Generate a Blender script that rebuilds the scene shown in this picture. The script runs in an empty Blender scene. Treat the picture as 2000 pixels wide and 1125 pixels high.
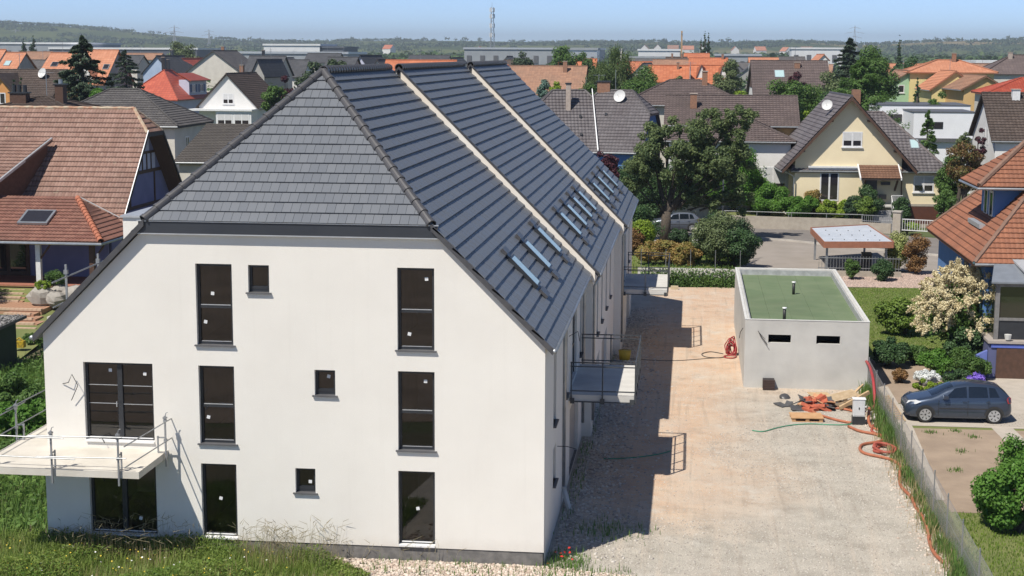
import bpy, math, random
import numpy as np
from mathutils import Vector, Matrix

random.seed(7)
SC = bpy.context.scene
COL = SC.collection
R = math.radians

# ---------------------------------------------------------------- camera
cam_d = bpy.data.cameras.new('camera')
cam = bpy.data.objects.new('camera', cam_d)
COL.objects.link(cam)
yaw, pitch, roll = R(6.64), R(8.72), R(0.244)
fwd = Vector((-math.sin(yaw) * math.cos(pitch), math.cos(yaw) * math.cos(pitch), -math.sin(pitch)))
rgt = Vector((math.cos(yaw), math.sin(yaw), 0))
upv = rgt.cross(fwd)
r2 = rgt * math.cos(roll) + upv * math.sin(roll)
u2 = upv * math.cos(roll) - rgt * math.sin(roll)
m3 = Matrix((r2, u2, -fwd)).transposed()
cam.matrix_world = Matrix.Translation((3.8, -40.47, 14.0)) @ m3.to_4x4()
cam_d.sensor_width = 36.0
cam_d.lens = 2993.0 / 2000.0 * 36.0
cam_d.clip_start = 0.5
cam_d.clip_end = 30000.0
SC.camera = cam

# ---------------------------------------------------------------- sky and sun
SUN = Vector((-2.43, -3.34, 5.95)).normalized()
world = bpy.data.worlds.new('World')
SC.world = world
world.use_nodes = True
wn = world.node_tree
bg = wn.nodes['Background']
sky = wn.nodes.new('ShaderNodeTexSky')
sky.sky_type = 'NISHITA'
sky.sun_disc = False
sky.sun_elevation = math.asin(SUN.z)
sky.sun_rotation = math.atan2(SUN.x, SUN.y)
sky.altitude = 150
sky.air_density = 0.36
sky.dust_density = 0.0
sky.ozone_density = 2.4
wn.links.new(sky.outputs[0], bg.inputs[0])
bg.inputs[1].default_value = 0.118
sun_d = bpy.data.lights.new('sun', 'SUN')
sun_d.energy = 4.1
sun_d.angle = R(0.53)
sun_d.color = (1.0, 0.94, 0.84)
sun = bpy.data.objects.new('sun', sun_d)
COL.objects.link(sun)
sun.rotation_euler = SUN.to_track_quat('Z', 'Y').to_euler()
SC.view_settings.view_transform = 'Standard'
SC.view_settings.look = 'None'
SC.view_settings.exposure = 0.52
SC.view_settings.gamma = 1.0
SC.view_settings.use_curve_mapping = False
SC.render.engine = 'CYCLES'
SC.cycles.max_bounces = 6
SC.cycles.transparent_max_bounces = 8
SC.cycles.use_denoising = True

# ---------------------------------------------------------------- materials
MATS = {}


def srgb(r, g, b):
    f = lambda c: ((c / 255 + 0.055) / 1.055) ** 2.4 if c > 10 else c / 255 / 12.92
    return (f(r), f(g), f(b))


def newmat(name):
    m = bpy.data.materials.new(name)
    m.use_nodes = True
    nt = m.node_tree
    return m, nt, nt.nodes['Principled BSDF']


def node(nt, t, **kw):
    n = nt.nodes.new(t)
    for k, v in kw.items():
        if hasattr(n, k):
            setattr(n, k, v)
        else:
            n.inputs[k].default_value = v
    return n


def mixc(nt, fac, a, b):
    """colour mix; fac, a, b are sockets or values"""
    n = nt.nodes.new('ShaderNodeMix')
    n.data_type = 'RGBA'
    for i, v in ((0, fac), (6, a), (7, b)):
        if hasattr(v, 'is_output'):
            nt.links.new(v, n.inputs[i])
        else:
            n.inputs[i].default_value = v if i == 0 else (*v[:3], 1)
    return n.outputs[2]


def math_(nt, op, a, b=None, clamp=False):
    n = nt.nodes.new('ShaderNodeMath')
    n.operation = op
    n.use_clamp = clamp
    for i, v in ((0, a), (1, b)):
        if v is None:
            continue
        if hasattr(v, 'is_output'):
            nt.links.new(v, n.inputs[i])
        else:
            n.inputs[i].default_value = v
    return n.outputs[0]


def noise(nt, vec, scale, detail=3, rough=0.55):
    n = node(nt, 'ShaderNodeTexNoise')
    n.inputs['Scale'].default_value = scale
    n.inputs['Detail'].default_value = detail
    n.inputs['Roughness'].default_value = rough
    if vec is not None:
        nt.links.new(vec, n.inputs['Vector'])
    return n.outputs['Fac']


def ramp(nt, fac, lo, hi):
    n = node(nt, 'ShaderNodeMapRange')
    nt.links.new(fac, n.inputs[0])
    n.inputs[1].default_value = lo
    n.inputs[2].default_value = hi
    return n.outputs[0]


def bump(nt, b, height, strength, dist=0.02):
    n = node(nt, 'ShaderNodeBump')
    n.inputs['Strength'].default_value = strength
    n.inputs['Distance'].default_value = dist
    nt.links.new(height, n.inputs['Height'])
    nt.links.new(n.outputs[0], b.inputs['Normal'])


def pm(name, c1, c2=None, scale=3.0, rough=0.8, bmp=0.0, bscale=40.0, metal=0.0, spec=0.5, lo=0.35, hi=0.65, grime=0.0):
    """general surface: two tones by noise, optional fine relief and broad weathering"""
    if name in MATS:
        return MATS[name]
    m, nt, b = newmat(name)
    tc = node(nt, 'ShaderNodeTexCoord').outputs['Object']
    if c2 is None:
        c2 = tuple(x * 0.88 for x in c1)
    col = mixc(nt, ramp(nt, noise(nt, tc, scale), lo, hi), c1, c2)
    if grime:
        g = ramp(nt, noise(nt, tc, scale * 0.23, 4, 0.65), 0.5, 0.8)
        col = mixc(nt, math_(nt, 'MULTIPLY', g, grime), col, tuple(x * 0.45 for x in c1))
    nt.links.new(col, b.inputs['Base Color'])
    b.inputs['Roughness'].default_value = rough
    b.inputs['Metallic'].default_value = metal
    b.inputs['Specular IOR Level'].default_value = spec
    if bmp:
        bump(nt, b, noise(nt, tc, bscale, 4), bmp)
    MATS[name] = m
    return m


def roofmat(name, c1, c2, c3=None, rough=0.75, line=0.5, lichen=0.0, spec=0.3):
    """tiles: UV counts tiles (u) and courses (v); every tile its own tone, old roofs get lichen"""
    if name in MATS:
        return MATS[name]
    m, nt, b = newmat(name)
    uv = node(nt, 'ShaderNodeUVMap').outputs[0]
    sx = node(nt, 'ShaderNodeSeparateXYZ')
    nt.links.new(uv, sx.inputs[0])
    u, v = sx.outputs[0], sx.outputs[1]
    fu, fv = math_(nt, 'FLOOR', u), math_(nt, 'FLOOR', v)
    cx = node(nt, 'ShaderNodeCombineXYZ')
    nt.links.new(fu, cx.inputs[0])
    nt.links.new(fv, cx.inputs[1])
    wnz = node(nt, 'ShaderNodeTexWhiteNoise')
    nt.links.new(cx.outputs[0], wnz.inputs['Vector'])
    col = mixc(nt, wnz.outputs['Value'], c1, c2)
    tc = node(nt, 'ShaderNodeTexCoord').outputs['Object']
    big = ramp(nt, noise(nt, tc, 0.35, 4, 0.6), 0.42, 0.68)
    col = mixc(nt, math_(nt, 'MULTIPLY', big, 0.55), col, c3 or tuple(x * 0.6 for x in c1))
    if lichen:
        l = ramp(nt, noise(nt, tc, 3.1, 5, 0.75), 0.60, 0.67)
        col = mixc(nt, math_(nt, 'MULTIPLY', l, lichen), col, (0.42, 0.38, 0.28))
    if line:
        ru = math_(nt, 'FRACT', u)
        rv = math_(nt, 'FRACT', v)
        e = math_(nt, 'LESS_THAN', ru, 0.13)
        e2 = math_(nt, 'LESS_THAN', rv, 0.14)
        e = math_(nt, 'MAXIMUM', math_(nt, 'MULTIPLY', e, 0.6), e2)
        col = mixc(nt, math_(nt, 'MULTIPLY', e, line), col, tuple(x * 0.25 for x in c1))
    nt.links.new(col, b.inputs['Base Color'])
    b.inputs['Roughness'].default_value = rough
    b.inputs['Specular IOR Level'].default_value = spec
    bump(nt, b, noise(nt, tc, 18, 3), 0.25, 0.01)
    MATS[name] = m
    return m


def leafmat(name, c1, c2, trans=0.35, rough=0.5):
    """leaves: every leaf its own tone, some light through them"""
    if name in MATS:
        return MATS[name]
    m, nt, b = newmat(name)
    c1, c2 = tuple(min(.8, x * 1.6) for x in c1), tuple(min(.8, x * 1.6) for x in c2)
    geo = node(nt, 'ShaderNodeNewGeometry')
    tc = node(nt, 'ShaderNodeTexCoord').outputs['Object']
    f = math_(nt, 'ADD', math_(nt, 'MULTIPLY', geo.outputs['Random Per Island'], 0.65),
              math_(nt, 'MULTIPLY', ramp(nt, noise(nt, tc, 0.9, 2), 0.35, 0.65), 0.35))
    col = mixc(nt, f, c1, c2)
    nt.links.new(col, b.inputs['Base Color'])
    b.inputs['Roughness'].default_value = rough
    b.inputs['Specular IOR Level'].default_value = 0.25
    tr = node(nt, 'ShaderNodeBsdfTranslucent')
    nt.links.new(col, tr.inputs[0])
    mx = node(nt, 'ShaderNodeMixShader')
    mx.inputs[0].default_value = trans
    nt.links.new(b.outputs[0], mx.inputs[1])
    nt.links.new(tr.outputs[0], mx.inputs[2])
    nt.links.new(mx.outputs[0], nt.nodes['Material Output'].inputs[0])
    MATS[name] = m
    return m


def glassmat(name, c=(0.026, 0.023, 0.024), rough=0.03, spec=0.6):
    if name in MATS:
        return MATS[name]
    m, nt, b = newmat(name)
    b.inputs['Base Color'].default_value = (*c, 1)
    b.inputs['Roughness'].default_value = rough
    b.inputs['Specular IOR Level'].default_value = spec
    b.inputs['IOR'].default_value = 1.64
    MATS[name] = m
    return m


# ---------------------------------------------------------------- mesh helpers
def tag(o, label, cat=None, group=None, kind=None):
    if label:
        o['label'] = label
    if cat:
        o['category'] = cat
    if group:
        o['group'] = group
    if kind:
        o['kind'] = kind
    return o


def empty(name, loc=(0, 0, 0), rz=0.0):
    o = bpy.data.objects.new(name, None)
    o.location = loc
    o.rotation_euler = (0, 0, rz)
    COL.objects.link(o)
    return o


def link(name, me, parent=None):
    o = bpy.data.objects.new(name, me)
    COL.objects.link(o)
    if parent is not None:
        o.parent = parent
    return o


class MB:
    """collects faces; build() makes ONE mesh object of them"""

    def __init__(s, M=None):
        s.v, s.f, s.uv, s.M = [], [], [], M

    def face(s, pts, uv=None):
        n = len(s.v)
        s.v += [tuple(p) for p in pts]
        s.f.append(tuple(range(n, n + len(pts))))
        s.uv.append(uv)
        return s

    def box(s, x0, x1, y0, y1, z0, z1):
        n = len(s.v)
        s.v += [(x0, y0, z0), (x1, y0, z0), (x1, y1, z0), (x0, y1, z0), (x0, y0, z1), (x1, y0, z1), (x1, y1, z1), (x0, y1, z1)]
        for q in ((0, 3, 2, 1), (4, 5, 6, 7), (0, 1, 5, 4), (1, 2, 6, 5), (2, 3, 7, 6), (3, 0, 4, 7)):
            s.f.append(tuple(n + i for i in q))
            s.uv.append(None)
        return s

    def fbox(s, F, a0, a1, b0, b1, c0, c1):
        """box in a wall frame F(a along, b up, c outwards)"""
        n = len(s.v)
        s.v += [F(a, b, c) for c in (c0, c1) for b in (b0, b1) for a in (a0, a1)]
        for q in ((0, 2, 3, 1), (4, 5, 7, 6), (0, 1, 5, 4), (2, 6, 7, 3), (0, 4, 6, 2), (1, 3, 7, 5)):
            s.f.append(tuple(n + i for i in q))
            s.uv.append(None)
        return s

    def prism(s, top, dz, uv=None):
        """a polygon with a copy dz below it and sides"""
        s.face(top, uv)
        bot = [(p[0], p[1], p[2] - dz) for p in top]
        s.face(bot[::-1])
        k = len(top)
        for i in range(k):
            j = (i + 1) % k
            s.face([top[j], top[i], bot[i], bot[j]])
        return s

    def tube(s, pts, r, n=6, cap=True, r1=None):
        pts = [Vector(p) for p in pts]
        k = len(pts)
        base = len(s.v)
        prev = None
        for i, p in enumerate(pts):
            d = (pts[min(i + 1, k - 1)] - pts[max(i - 1, 0)])
            if d.length < 1e-9:
                d = Vector((0, 0, 1))
            d.normalize()
            if prev is None:
                a = d.orthogonal().normalized()
            else:
                a = (prev - d * prev.dot(d))
                a = a.normalized() if a.length > 1e-6 else d.orthogonal().normalized()
            prev = a
            b = d.cross(a)
            rr = r if r1 is None else r + (r1 - r) * i / max(1, k - 1)
            for j in range(n):
                t = 2 * math.pi * j / n
                s.v.append(tuple(p + a * (rr * math.cos(t)) + b * (rr * math.sin(t))))
        for i in range(k - 1):
            for j in range(n):
                q = (j + 1) % n
                s.f.append((base + i * n + j, base + i * n + q, base + (i + 1) * n + q, base + (i + 1) * n + j))
                s.uv.append(None)
        if cap:
            s.f.append(tuple(base + j for j in range(n))[::-1])
            s.f.append(tuple(base + (k - 1) * n + j for j in range(n)))
            s.uv += [None, None]
        return s

    def disc(s, c, nrm, r, depth=0.0, n=16, rings=3):
        """shallow bowl (satellite dish)"""
        c, nrm = Vector(c), Vector(nrm).normalized()
        a = nrm.orthogonal().normalized()
        b = nrm.cross(a)
        prev = None
        for i in range(rings + 1):
            t = i / rings
            ring = [c + nrm * (depth * t * t) + (a * math.cos(2 * math.pi * j / n) + b * math.sin(2 * math.pi * j / n)) * r * t for j in range(n)]
            if prev is not None:
                for j in range(n):
                    q = (j + 1) % n
                    if i == 1:
                        s.face([c, ring[j], ring[q]])
                    else:
                        s.face([prev[j], ring[j], ring[q], prev[q]])
            prev = ring
        return s

    def mesh(s, name, mat, smooth=False):
        me = bpy.data.meshes.new(name)
        v = s.v
        if s.M is not None:
            v = [tuple(s.M @ Vector(p)) for p in v]
        me.from_pydata(v, [], s.f)
        if any(u is not None for u in s.uv):
            lay = me.uv_layers.new(name='UVMap')
            k = 0
            dat = np.zeros(len(me.loops) * 2, 'f')
            for f, u in zip(s.f, s.uv):
                if u is not None:
                    for i, c in enumerate(u):
                        dat[(k + i) * 2] = c[0]
                        dat[(k + i) * 2 + 1] = c[1]
                k += len(f)
            lay.data.foreach_set('uv', dat)
        if mat is not None:
            me.materials.append(mat)
        if smooth:
            me.polygons.foreach_set('use_smooth', [True] * len(me.polygons))
        me.update()
        return me

    def build(s, name, mat, parent=None, smooth=False):
        return link(name, s.mesh(name, mat, smooth), parent)


def nmesh(name, V, F, mat, parent=None, smooth=False):
    """fast mesh from numpy arrays; F is (m,4) or (m,3)"""
    me = bpy.data.meshes.new(name)
    V = np.asarray(V, 'f')
    F = np.asarray(F, 'i')
    k = F.shape[1]
    me.vertices.add(len(V))
    me.vertices.foreach_set('co', V.ravel())
    me.loops.add(F.size)
    me.loops.foreach_set('vertex_index', F.ravel())
    me.polygons.add(len(F))
    me.polygons.foreach_set('loop_start', np.arange(0, F.size, k, dtype='i'))
    me.polygons.foreach_set('loop_total', np.full(len(F), k, 'i'))
    if smooth:
        me.polygons.foreach_set('use_smooth', np.ones(len(F), bool))
    me.update(calc_edges=True)
    me.materials.append(mat)
    return link(name, me, parent)


def unit(a):
    return a / np.maximum(np.linalg.norm(a, axis=1, keepdims=True), 1e-9)


def leafquads(P, N, L, W, rng, along=None):
    """diamond leaves at P with normals N"""
    n = len(P)
    t = rng.normal(size=(n, 3)) if along is None else along + rng.normal(size=(n, 3)) * 0.35
    a = unit(t - N * np.sum(t * N, 1, keepdims=True))
    b = np.cross(N, a)
    L = np.broadcast_to(L, (n,))[:, None] * rng.uniform(0.7, 1.3, (n, 1))
    W = np.broadcast_to(W, (n,))[:, None] * rng.uniform(0.8, 1.2, (n, 1))
    bend = N * (L * 0.12)
    V = np.stack([P - a * L / 2 - bend, P + b * W / 2, P + a * L / 2 - bend, P - b * W / 2], 1).reshape(-1, 3)
    return V, np.arange(4 * n).reshape(n, 4)


def frame_of(o, r, n):
    o, r, n = Vector(o), Vector(r), Vector(n)
    return lambda a, b, c: tuple(o + r * a + n * c + Vector((0, 0, b)))


def clip(poly, a, b, c):
    """keep a*x+b*y<=c of a 2d polygon"""
    out = []
    k = len(poly)
    for i in range(k):
        p, q = poly[i], poly[(i + 1) % k]
        dp, dq = a * p[0] + b * p[1] - c, a * q[0] + b * q[1] - c
        if dp <= 1e-9:
            out.append(p)
        if (dp < -1e-9 and dq > 1e-9) or (dp > 1e-9 and dq < -1e-9):
            t = dp / (dp - dq)
            out.append((p[0] + (q[0] - p[0]) * t, p[1] + (q[1] - p[1]) * t))
    return out


def wall_openings(mb, F, poly, holes, depth, step=None):
    """wall face polygon (a,b) with rectangular openings and their reveals"""
    xs = sorted({p[0] for p in poly} | {h[0] for h in holes} | {h[1] for h in holes})
    zs = sorted({p[1] for p in poly} | {h[2] for h in holes} | {h[3] for h in holes})
    k = len(poly)
    area = sum(poly[i][0] * poly[(i + 1) % k][1] - poly[(i + 1) % k][0] * poly[i][1] for i in range(k))
    P = poly if area > 0 else poly[::-1]
    for i in range(len(xs) - 1):
        for j in range(len(zs) - 1):
            cx, cz = (xs[i] + xs[i + 1]) / 2, (zs[j] + zs[j + 1]) / 2
            if any(h[0] < cx < h[1] and h[2] < cz < h[3] for h in holes):
                continue
            c = [(xs[i], zs[j]), (xs[i + 1], zs[j]), (xs[i + 1], zs[j + 1]), (xs[i], zs[j + 1])]
            for e in range(k):
                p, q = P[e], P[(e + 1) % k]
                a, b = q[1] - p[1], -(q[0] - p[0])
                c = clip(c, a, b, a * p[0] + b * p[1])
                if len(c) < 3:
                    break
            if len(c) >= 3:
                mb.face([F(x, z, 0) for x, z in c])
    for x0, x1, z0, z1 in holes:
        d = -depth
        mb.face([F(x0, z0, 0), F(x0, z1, 0), F(x0, z1, d), F(x0, z0, d)])
        mb.face([F(x1, z0, d), F(x1, z1, d), F(x1, z1, 0), F(x1, z0, 0)])
        mb.face([F(x0, z1, 0), F(x1, z1, 0), F(x1, z1, d), F(x0, z1, d)])
        mb.face([F(x0, z0, d), F(x1, z0, d), F(x1, z0, 0), F(x0, z0, 0)])


def span(poly, v):
    """u interval of a convex (u,v) polygon at height v"""
    us = []
    k = len(poly)
    for i in range(k):
        (u0, v0), (u1, v1) = poly[i], poly[(i + 1) % k]
        if (v0 - v) * (v1 - v) <= 0 and abs(v1 - v0) > 1e-9:
            us.append(u0 + (u1 - u0) * (v - v0) / (v1 - v0))
        elif abs(v1 - v0) <= 1e-9 and abs(v - v0) < 1e-6:
            us += [u0, u1]
    return (min(us), max(us)) if us else None


def plane_uv(poly3):
    """origin, u (level), v (up the slope), n of a roof face"""
    P = [Vector(p) for p in poly3]
    n = (P[1] - P[0]).cross(P[2] - P[0]).normalized()
    if n.z < 0:
        n = -n
    u = Vector((0, 0, 1)).cross(n).normalized()
    v = n.cross(u)
    o = min(P, key=lambda p: p.z)
    q = [((p - o).dot(u), (p - o).dot(v)) for p in P]
    return o, u, v, n, q


def tile_face(mb, poly3, course=0.36, tw=0.3, amp=0.03, lip=0.035, ns=4, lift=0.012, sag=0.0):
    """covers one roof face with overlapping courses; amp>0 gives rolled tiles"""
    o, u, v, n, q = plane_uv(poly3)
    vmax = max(p[1] for p in q)
    rows = max(1, round(vmax / course))
    cs = vmax / rows
    for r in range(rows):
        v0, v1 = r * cs, (r + 1) * cs
        s0, s1 = span(q, v0 + 1e-4), span(q, v1 - 1e-4)
        if not s0 or not s1:
            continue
        lo, hi = min(s0[0], s1[0]), max(s0[1], s1[1])
        if amp:
            st = tw / ns
            k0, k1 = math.floor(lo / st), math.ceil(hi / st)
            us = [k * st for k in range(k0, k1 + 1)]
        else:
            us = [lo, hi]
        rowb, rowt, uvb, uvt, low = [], [], [], [], []
        for uu in us:
            a, b = min(max(uu, s0[0]), s0[1]), min(max(uu, s1[0]), s1[1])
            w = amp * (0.5 + 0.5 * math.cos(2 * math.pi * uu / tw)) ** 0.7 if amp else 0
            js = random.uniform(-sag, sag) if sag else 0
            rowb.append(o + u * a + v * (v0 - 0.03) + n * (lift + lip + w + js))
            low.append(o + u * a + v * (v0 - 0.03) + n * (lift * 0.2 + w * 0.3))
            rowt.append(o + u * b + v * v1 + n * (lift + w * 0.9))
            uvb.append((a / tw + 0.5, r + 0.0))
            uvt.append((b / tw + 0.5, r + 0.999))
        n0 = len(mb.v)
        k = len(us)
        mb.v += [tuple(p) for p in rowb] + [tuple(p) for p in rowt] + [tuple(p) for p in low]
        for i in range(k - 1):
            mb.f.append((n0 + i, n0 + i + 1, n0 + k + i + 1, n0 + k + i))
            mb.uv.append((uvb[i], uvb[i + 1], uvt[i + 1], uvt[i]))
            mb.f.append((n0 + 2 * k + i, n0 + 2 * k + i + 1, n0 + i + 1, n0 + i))
            mb.uv.append((uvb[i], uvb[i + 1], uvb[i + 1], uvb[i]))


def flat_face(mb, poly3, course=0.36, tw=0.3, dz=0.16):
    """a plain roof face with tile counts in its UVs"""
    o, u, v, n, q = plane_uv(poly3)
    mb.prism(poly3, dz, [(a / tw, b / course) for a, b in q])
# ================================================================ THE NEW APARTMENT BUILDING
def rendermat():
    """scraped white render: fine grain, faint clouding, thin rain streaks"""
    m, nt, b = newmat('white_render')
    tc = node(nt, 'ShaderNodeTexCoord').outputs['Object']
    mp = node(nt, 'ShaderNodeMapping')
    mp.inputs['Scale'].default_value = (5.0, 5.0, .22)
    nt.links.new(tc, mp.inputs[0])
    col = mixc(nt, ramp(nt, noise(nt, tc, .5, 5, .6), .35, .68), (0.77, 0.742, 0.685), (0.73, 0.70, 0.645))
    col = mixc(nt, math_(nt, 'MULTIPLY', ramp(nt, noise(nt, mp.outputs[0], 1.0, 5, .65), .55, .78), .13), col, (0.56, 0.53, 0.48))
    sx = node(nt, 'ShaderNodeSeparateXYZ')
    nt.links.new(tc, sx.inputs[0])
    low = math_(nt, 'MULTIPLY', ramp(nt, math_(nt, 'ADD', sx.outputs[2], math_(nt, 'MULTIPLY', noise(nt, tc, 3.0, 4), .5)), 1.0, .45), .35)
    col = mixc(nt, low, col, (0.50, 0.44, 0.37))
    g = noise(nt, tc, 60, 3, .7)
    col = mixc(nt, math_(nt, 'MULTIPLY', ramp(nt, g, .55, .75), .16), col, (0.5, 0.48, 0.45))
    nt.links.new(col, b.inputs['Base Color'])
    b.inputs['Roughness'].default_value = 0.92
    bump(nt, b, g, .5, .02)
    MATS['white_render'] = m
    return m


M_plaster = rendermat()
M_plinth = pm('plinth_grey', (0.13, 0.125, 0.12), (0.19, 0.18, 0.17), 5, 0.9, 0.3, 30)
M_anth = pm('anthracite_frame', (0.022, 0.024, 0.028), (0.03, 0.032, 0.036), 3, 0.4)
M_sheet = pm('anthracite_sheet', (0.03, 0.034, 0.042), (0.038, 0.042, 0.05), 0.7, 0.38, spec=0.5)
M_sill = pm('sill_grey', (0.09, 0.09, 0.095), (0.11, 0.11, 0.115), 3, 0.5)
M_whitesill = pm('white_sill', (0.78, 0.78, 0.78), (0.72, 0.72, 0.72), 3, 0.4)
M_alu = pm('light_metal_trim', (0.55, 0.56, 0.57), (0.48, 0.49, 0.5), 4, 0.4, metal=0.5)
M_zinc = pm('zinc', (0.42, 0.44, 0.46), (0.34, 0.36, 0.38), 4, 0.42, metal=0.7)
M_galv = pm('galvanised_tube', (0.36, 0.37, 0.38), (0.27, 0.28, 0.29), 6, 0.45, metal=0.55)
M_glass = glassmat('dark_glass')
M_room = pm('bare_room', (0.36, 0.30, 0.27), (0.26, 0.215, 0.19), .8, .9)


def panemat():
    """clear tinted glazing: see-through with mirror reflection by angle"""
    m, nt, b = newmat('window_pane')
    nt.nodes.remove(b)
    tr = node(nt, 'ShaderNodeBsdfTransparent')
    tr.inputs[0].default_value = (.66, .66, .66, 1)
    gl = node(nt, 'ShaderNodeBsdfGlossy')
    gl.inputs['Roughness'].default_value = .02
    fr = node(nt, 'ShaderNodeFresnel')
    fr.inputs[0].default_value = 1.9
    mx = node(nt, 'ShaderNodeMixShader')
    nt.links.new(fr.outputs[0], mx.inputs[0])
    nt.links.new(tr.outputs[0], mx.inputs[1])
    nt.links.new(gl.outputs[0], mx.inputs[2])
    nt.links.new(mx.outputs[0], nt.nodes['Material Output'].inputs[0])
    return m


M_pane = panemat()
M_sticker = pm('white_sticker', (0.7, 0.71, 0.72), (0.62, 0.63, 0.64), 5, 0.6)
M_wood = pm('raw_timber', (0.52, 0.37, 0.22), (0.42, 0.29, 0.16), 6, 0.8)
M_concrete = pm('pale_concrete', (0.60, 0.585, 0.55), (0.52, 0.505, 0.475), 1.6, 0.9, 0.25, 40, grime=0.25)
M_balc = pm('balcony_concrete', (0.62, 0.58, 0.51), (0.53, 0.495, 0.43), 1.4, 0.9, 0.3, 35, grime=0.25)
M_strip = pm('gable_strip_render', (0.78, 0.74, 0.68), (0.74, 0.66, 0.56), .5, .9)
M_cable = pm('black_cable', (0.03, 0.03, 0.03), None, 3, 0.6)


def slatemat():
    m, nt, b = newmat('dark_flat_tile')
    geo = node(nt, 'ShaderNodeNewGeometry')
    oi = node(nt, 'ShaderNodeObjectInfo')
    tc = node(nt, 'ShaderNodeTexCoord').outputs['Object']
    rnd = math_(nt, 'FRACT', math_(nt, 'ADD', geo.outputs['Random Per Island'], oi.outputs['Random']))
    col = mixc(nt, math_(nt, 'MULTIPLY', rnd, 1.0), (0.126, 0.137, 0.155), (0.134, 0.145, 0.163))
    col = mixc(nt, math_(nt, 'MULTIPLY', ramp(nt, noise(nt, tc, 0.6, 4), 0.45, 0.7), 0.35), col, (0.135, 0.14, 0.148))
    nt.links.new(col, b.inputs['Base Color'])
    rr = math_(nt, 'ADD', math_(nt, 'MULTIPLY', rnd, 0.1), 0.42)
    nt.links.new(rr, b.inputs['Roughness'])
    b.inputs['Specular IOR Level'].default_value = 0.55
    bump(nt, b, noise(nt, tc, 30, 3), 0.12, 0.01)
    MATS['slate'] = m
    return m


M_slate = slatemat()
M_cap = pm('dark_ridge_tile', (0.055, 0.055, 0.06), (0.075, 0.073, 0.076), 4, 0.4, spec=0.55)

B = empty('apartment_building')
tag(B, 'long white rendered new apartment building with dark tiled roof in three stepped sections', 'apartment building')

SEC = [(0.0, 14.6, 0.0), (14.6, 30.3, 0.34), (30.3, 43.2, 0.68)]
XR, ZR, XE, ZE = -7.07, 13.42, 0.2, 6.12
SL = (ZR - ZE) / (XE - XR)
FX0 = -14.15


def rz_at(x, sh=0.0):
    return ZR - SL * abs(x - (XR + sh))


# --- front wall with its openings
FW = [('c1_2', -9.69, -8.66, 5.97, 8.24, 'T'), ('s_2', -8.20, -7.61, 7.47, 8.23, 'S'), ('c2_2', -4.05, -3.03, 5.97, 8.24, 'T'),
      ('big_1', -13.01, -11.0, 3.16, 5.39, 'B'), ('c1_1', -9.68, -8.66, 3.16, 5.38, 'T'), ('c2_1', -4.05, -3.03, 3.16, 5.38, 'T'),
      ('s_1', -6.38, -5.80, 4.64, 5.35, 'S'), ('big_0', -12.96, -11.0, 0.44, 2.55, 'D'), ('c1_0', -9.68, -8.66, 0.46, 2.58, 'G'),
      ('s_0', -6.97, -6.40, 1.84, 2.54, 'S'), ('c2_0', -4.06, -3.03, 0.46, 2.57, 'G')]
FF = frame_of((0, 0, 0), (1, 0, 0), (0, -1, 0))
mb = MB()
wall_openings(mb, FF, [(FX0, 0.39), (0, 0.39), (0, rz_at(0) - 0.14), (-2.9, 9.06), (-11.24, 9.06), (FX0, rz_at(FX0) - 0.14)],
              [w[1:5] for w in FW], 0.2)
for y0, y1, sh in SEC:   # side and rear shell
    x1 = sh
    S = frame_of((x1, 0, 0), (0, 1, 0), (1, 0, 0))
    holes = {0.0: [(2.7, 3.6, 3.3, 5.4), (2.7, 3.6, 1.5, 2.6), (6.8, 7.7, 3.2, 5.4), (9.6, 11.6, 3.08, 5.35), (13.1, 14.0, 3.3, 5.4), (8.8, 12.6, 0.0, 2.35)],
             0.34: [(17.3, 18.2, 3.3, 5.4), (20.2, 21.1, 3.3, 5.4), (23.4, 24.3, 3.3, 5.4), (26.5, 27.4, 3.3, 5.4), (15.6, 19.4, 0.0, 2.35), (21.0, 24.8, 0.0, 2.35)],
             0.68: [(31.2, 32.0, 3.3, 5.4), (33.0, 35.0, 3.08, 5.35), (38.4, 39.3, 3.3, 5.4), (37.0, 40.5, 0.0, 2.35)]}[sh]
    wall_openings(mb, S, [(y0, 0.0), (y1, 0.0), (y1, rz_at(x1, sh) - 0.14), (y0, rz_at(x1, sh) - 0.14)], holes, 0.12)
    mb.face([(FX0 + sh, y0, 0), (FX0 + sh, y1, 0), (FX0 + sh, y1, rz_at(FX0) - 0.14), (FX0 + sh, y0, rz_at(FX0) - 0.14)])
    for h in holes:
        if h[2] > 0.5:
            f = MB().fbox(S, h[0], h[1], h[2], h[3], -0.12, -0.11).fbox(S, h[0], h[0] + 0.07, h[2], h[3], -0.11, -0.08).fbox(S, h[1] - 0.07, h[1], h[2], h[3], -0.11, -0.08)
            f.fbox(S, h[0] + 0.07, h[1] - 0.07, h[2] + 1.0, h[2] + 1.06, -0.11, -0.08)
            w = f.build('window', M_anth, B)
            MB().fbox(S, h[0] + 0.07, h[1] - 0.07, h[2] + 0.05, h[3] - 0.05, -0.109, -0.1).build('pane', M_glass, w)
            if h[1] - h[0] < 1.5:
                MB().fbox(S, h[0] - 0.05, h[1] + 0.05, h[2] - 0.04, h[2], -0.1, 0.09).build('sill', M_sill, w)
        else:
            MB().fbox(S, h[0], h[1], h[2], h[3], -0.16, -0.11).build('garage_door', pm('garage_door_grey', (0.34, 0.33, 0.32), None, 4, 0.6), B)
yN = SEC[2][1]
mb.face([(FX0 + .68, yN, 0), (.68, yN, 0), (.68, yN, rz_at(0) - .14), (XR + .68, yN, ZR - .14), (FX0 + .68, yN, rz_at(FX0) - .14)])
for y in (14.6, 30.3):   # party walls rising between the stepped roofs
    sh = 0.34 if y < 20 else 0.68
    mb.face([(FX0 + sh, y, 0), (sh, y, 0), (sh, y, rz_at(0) - .14), (XR + sh, y, ZR - .14), (FX0 + sh, y, rz_at(FX0) - .14)])
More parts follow.
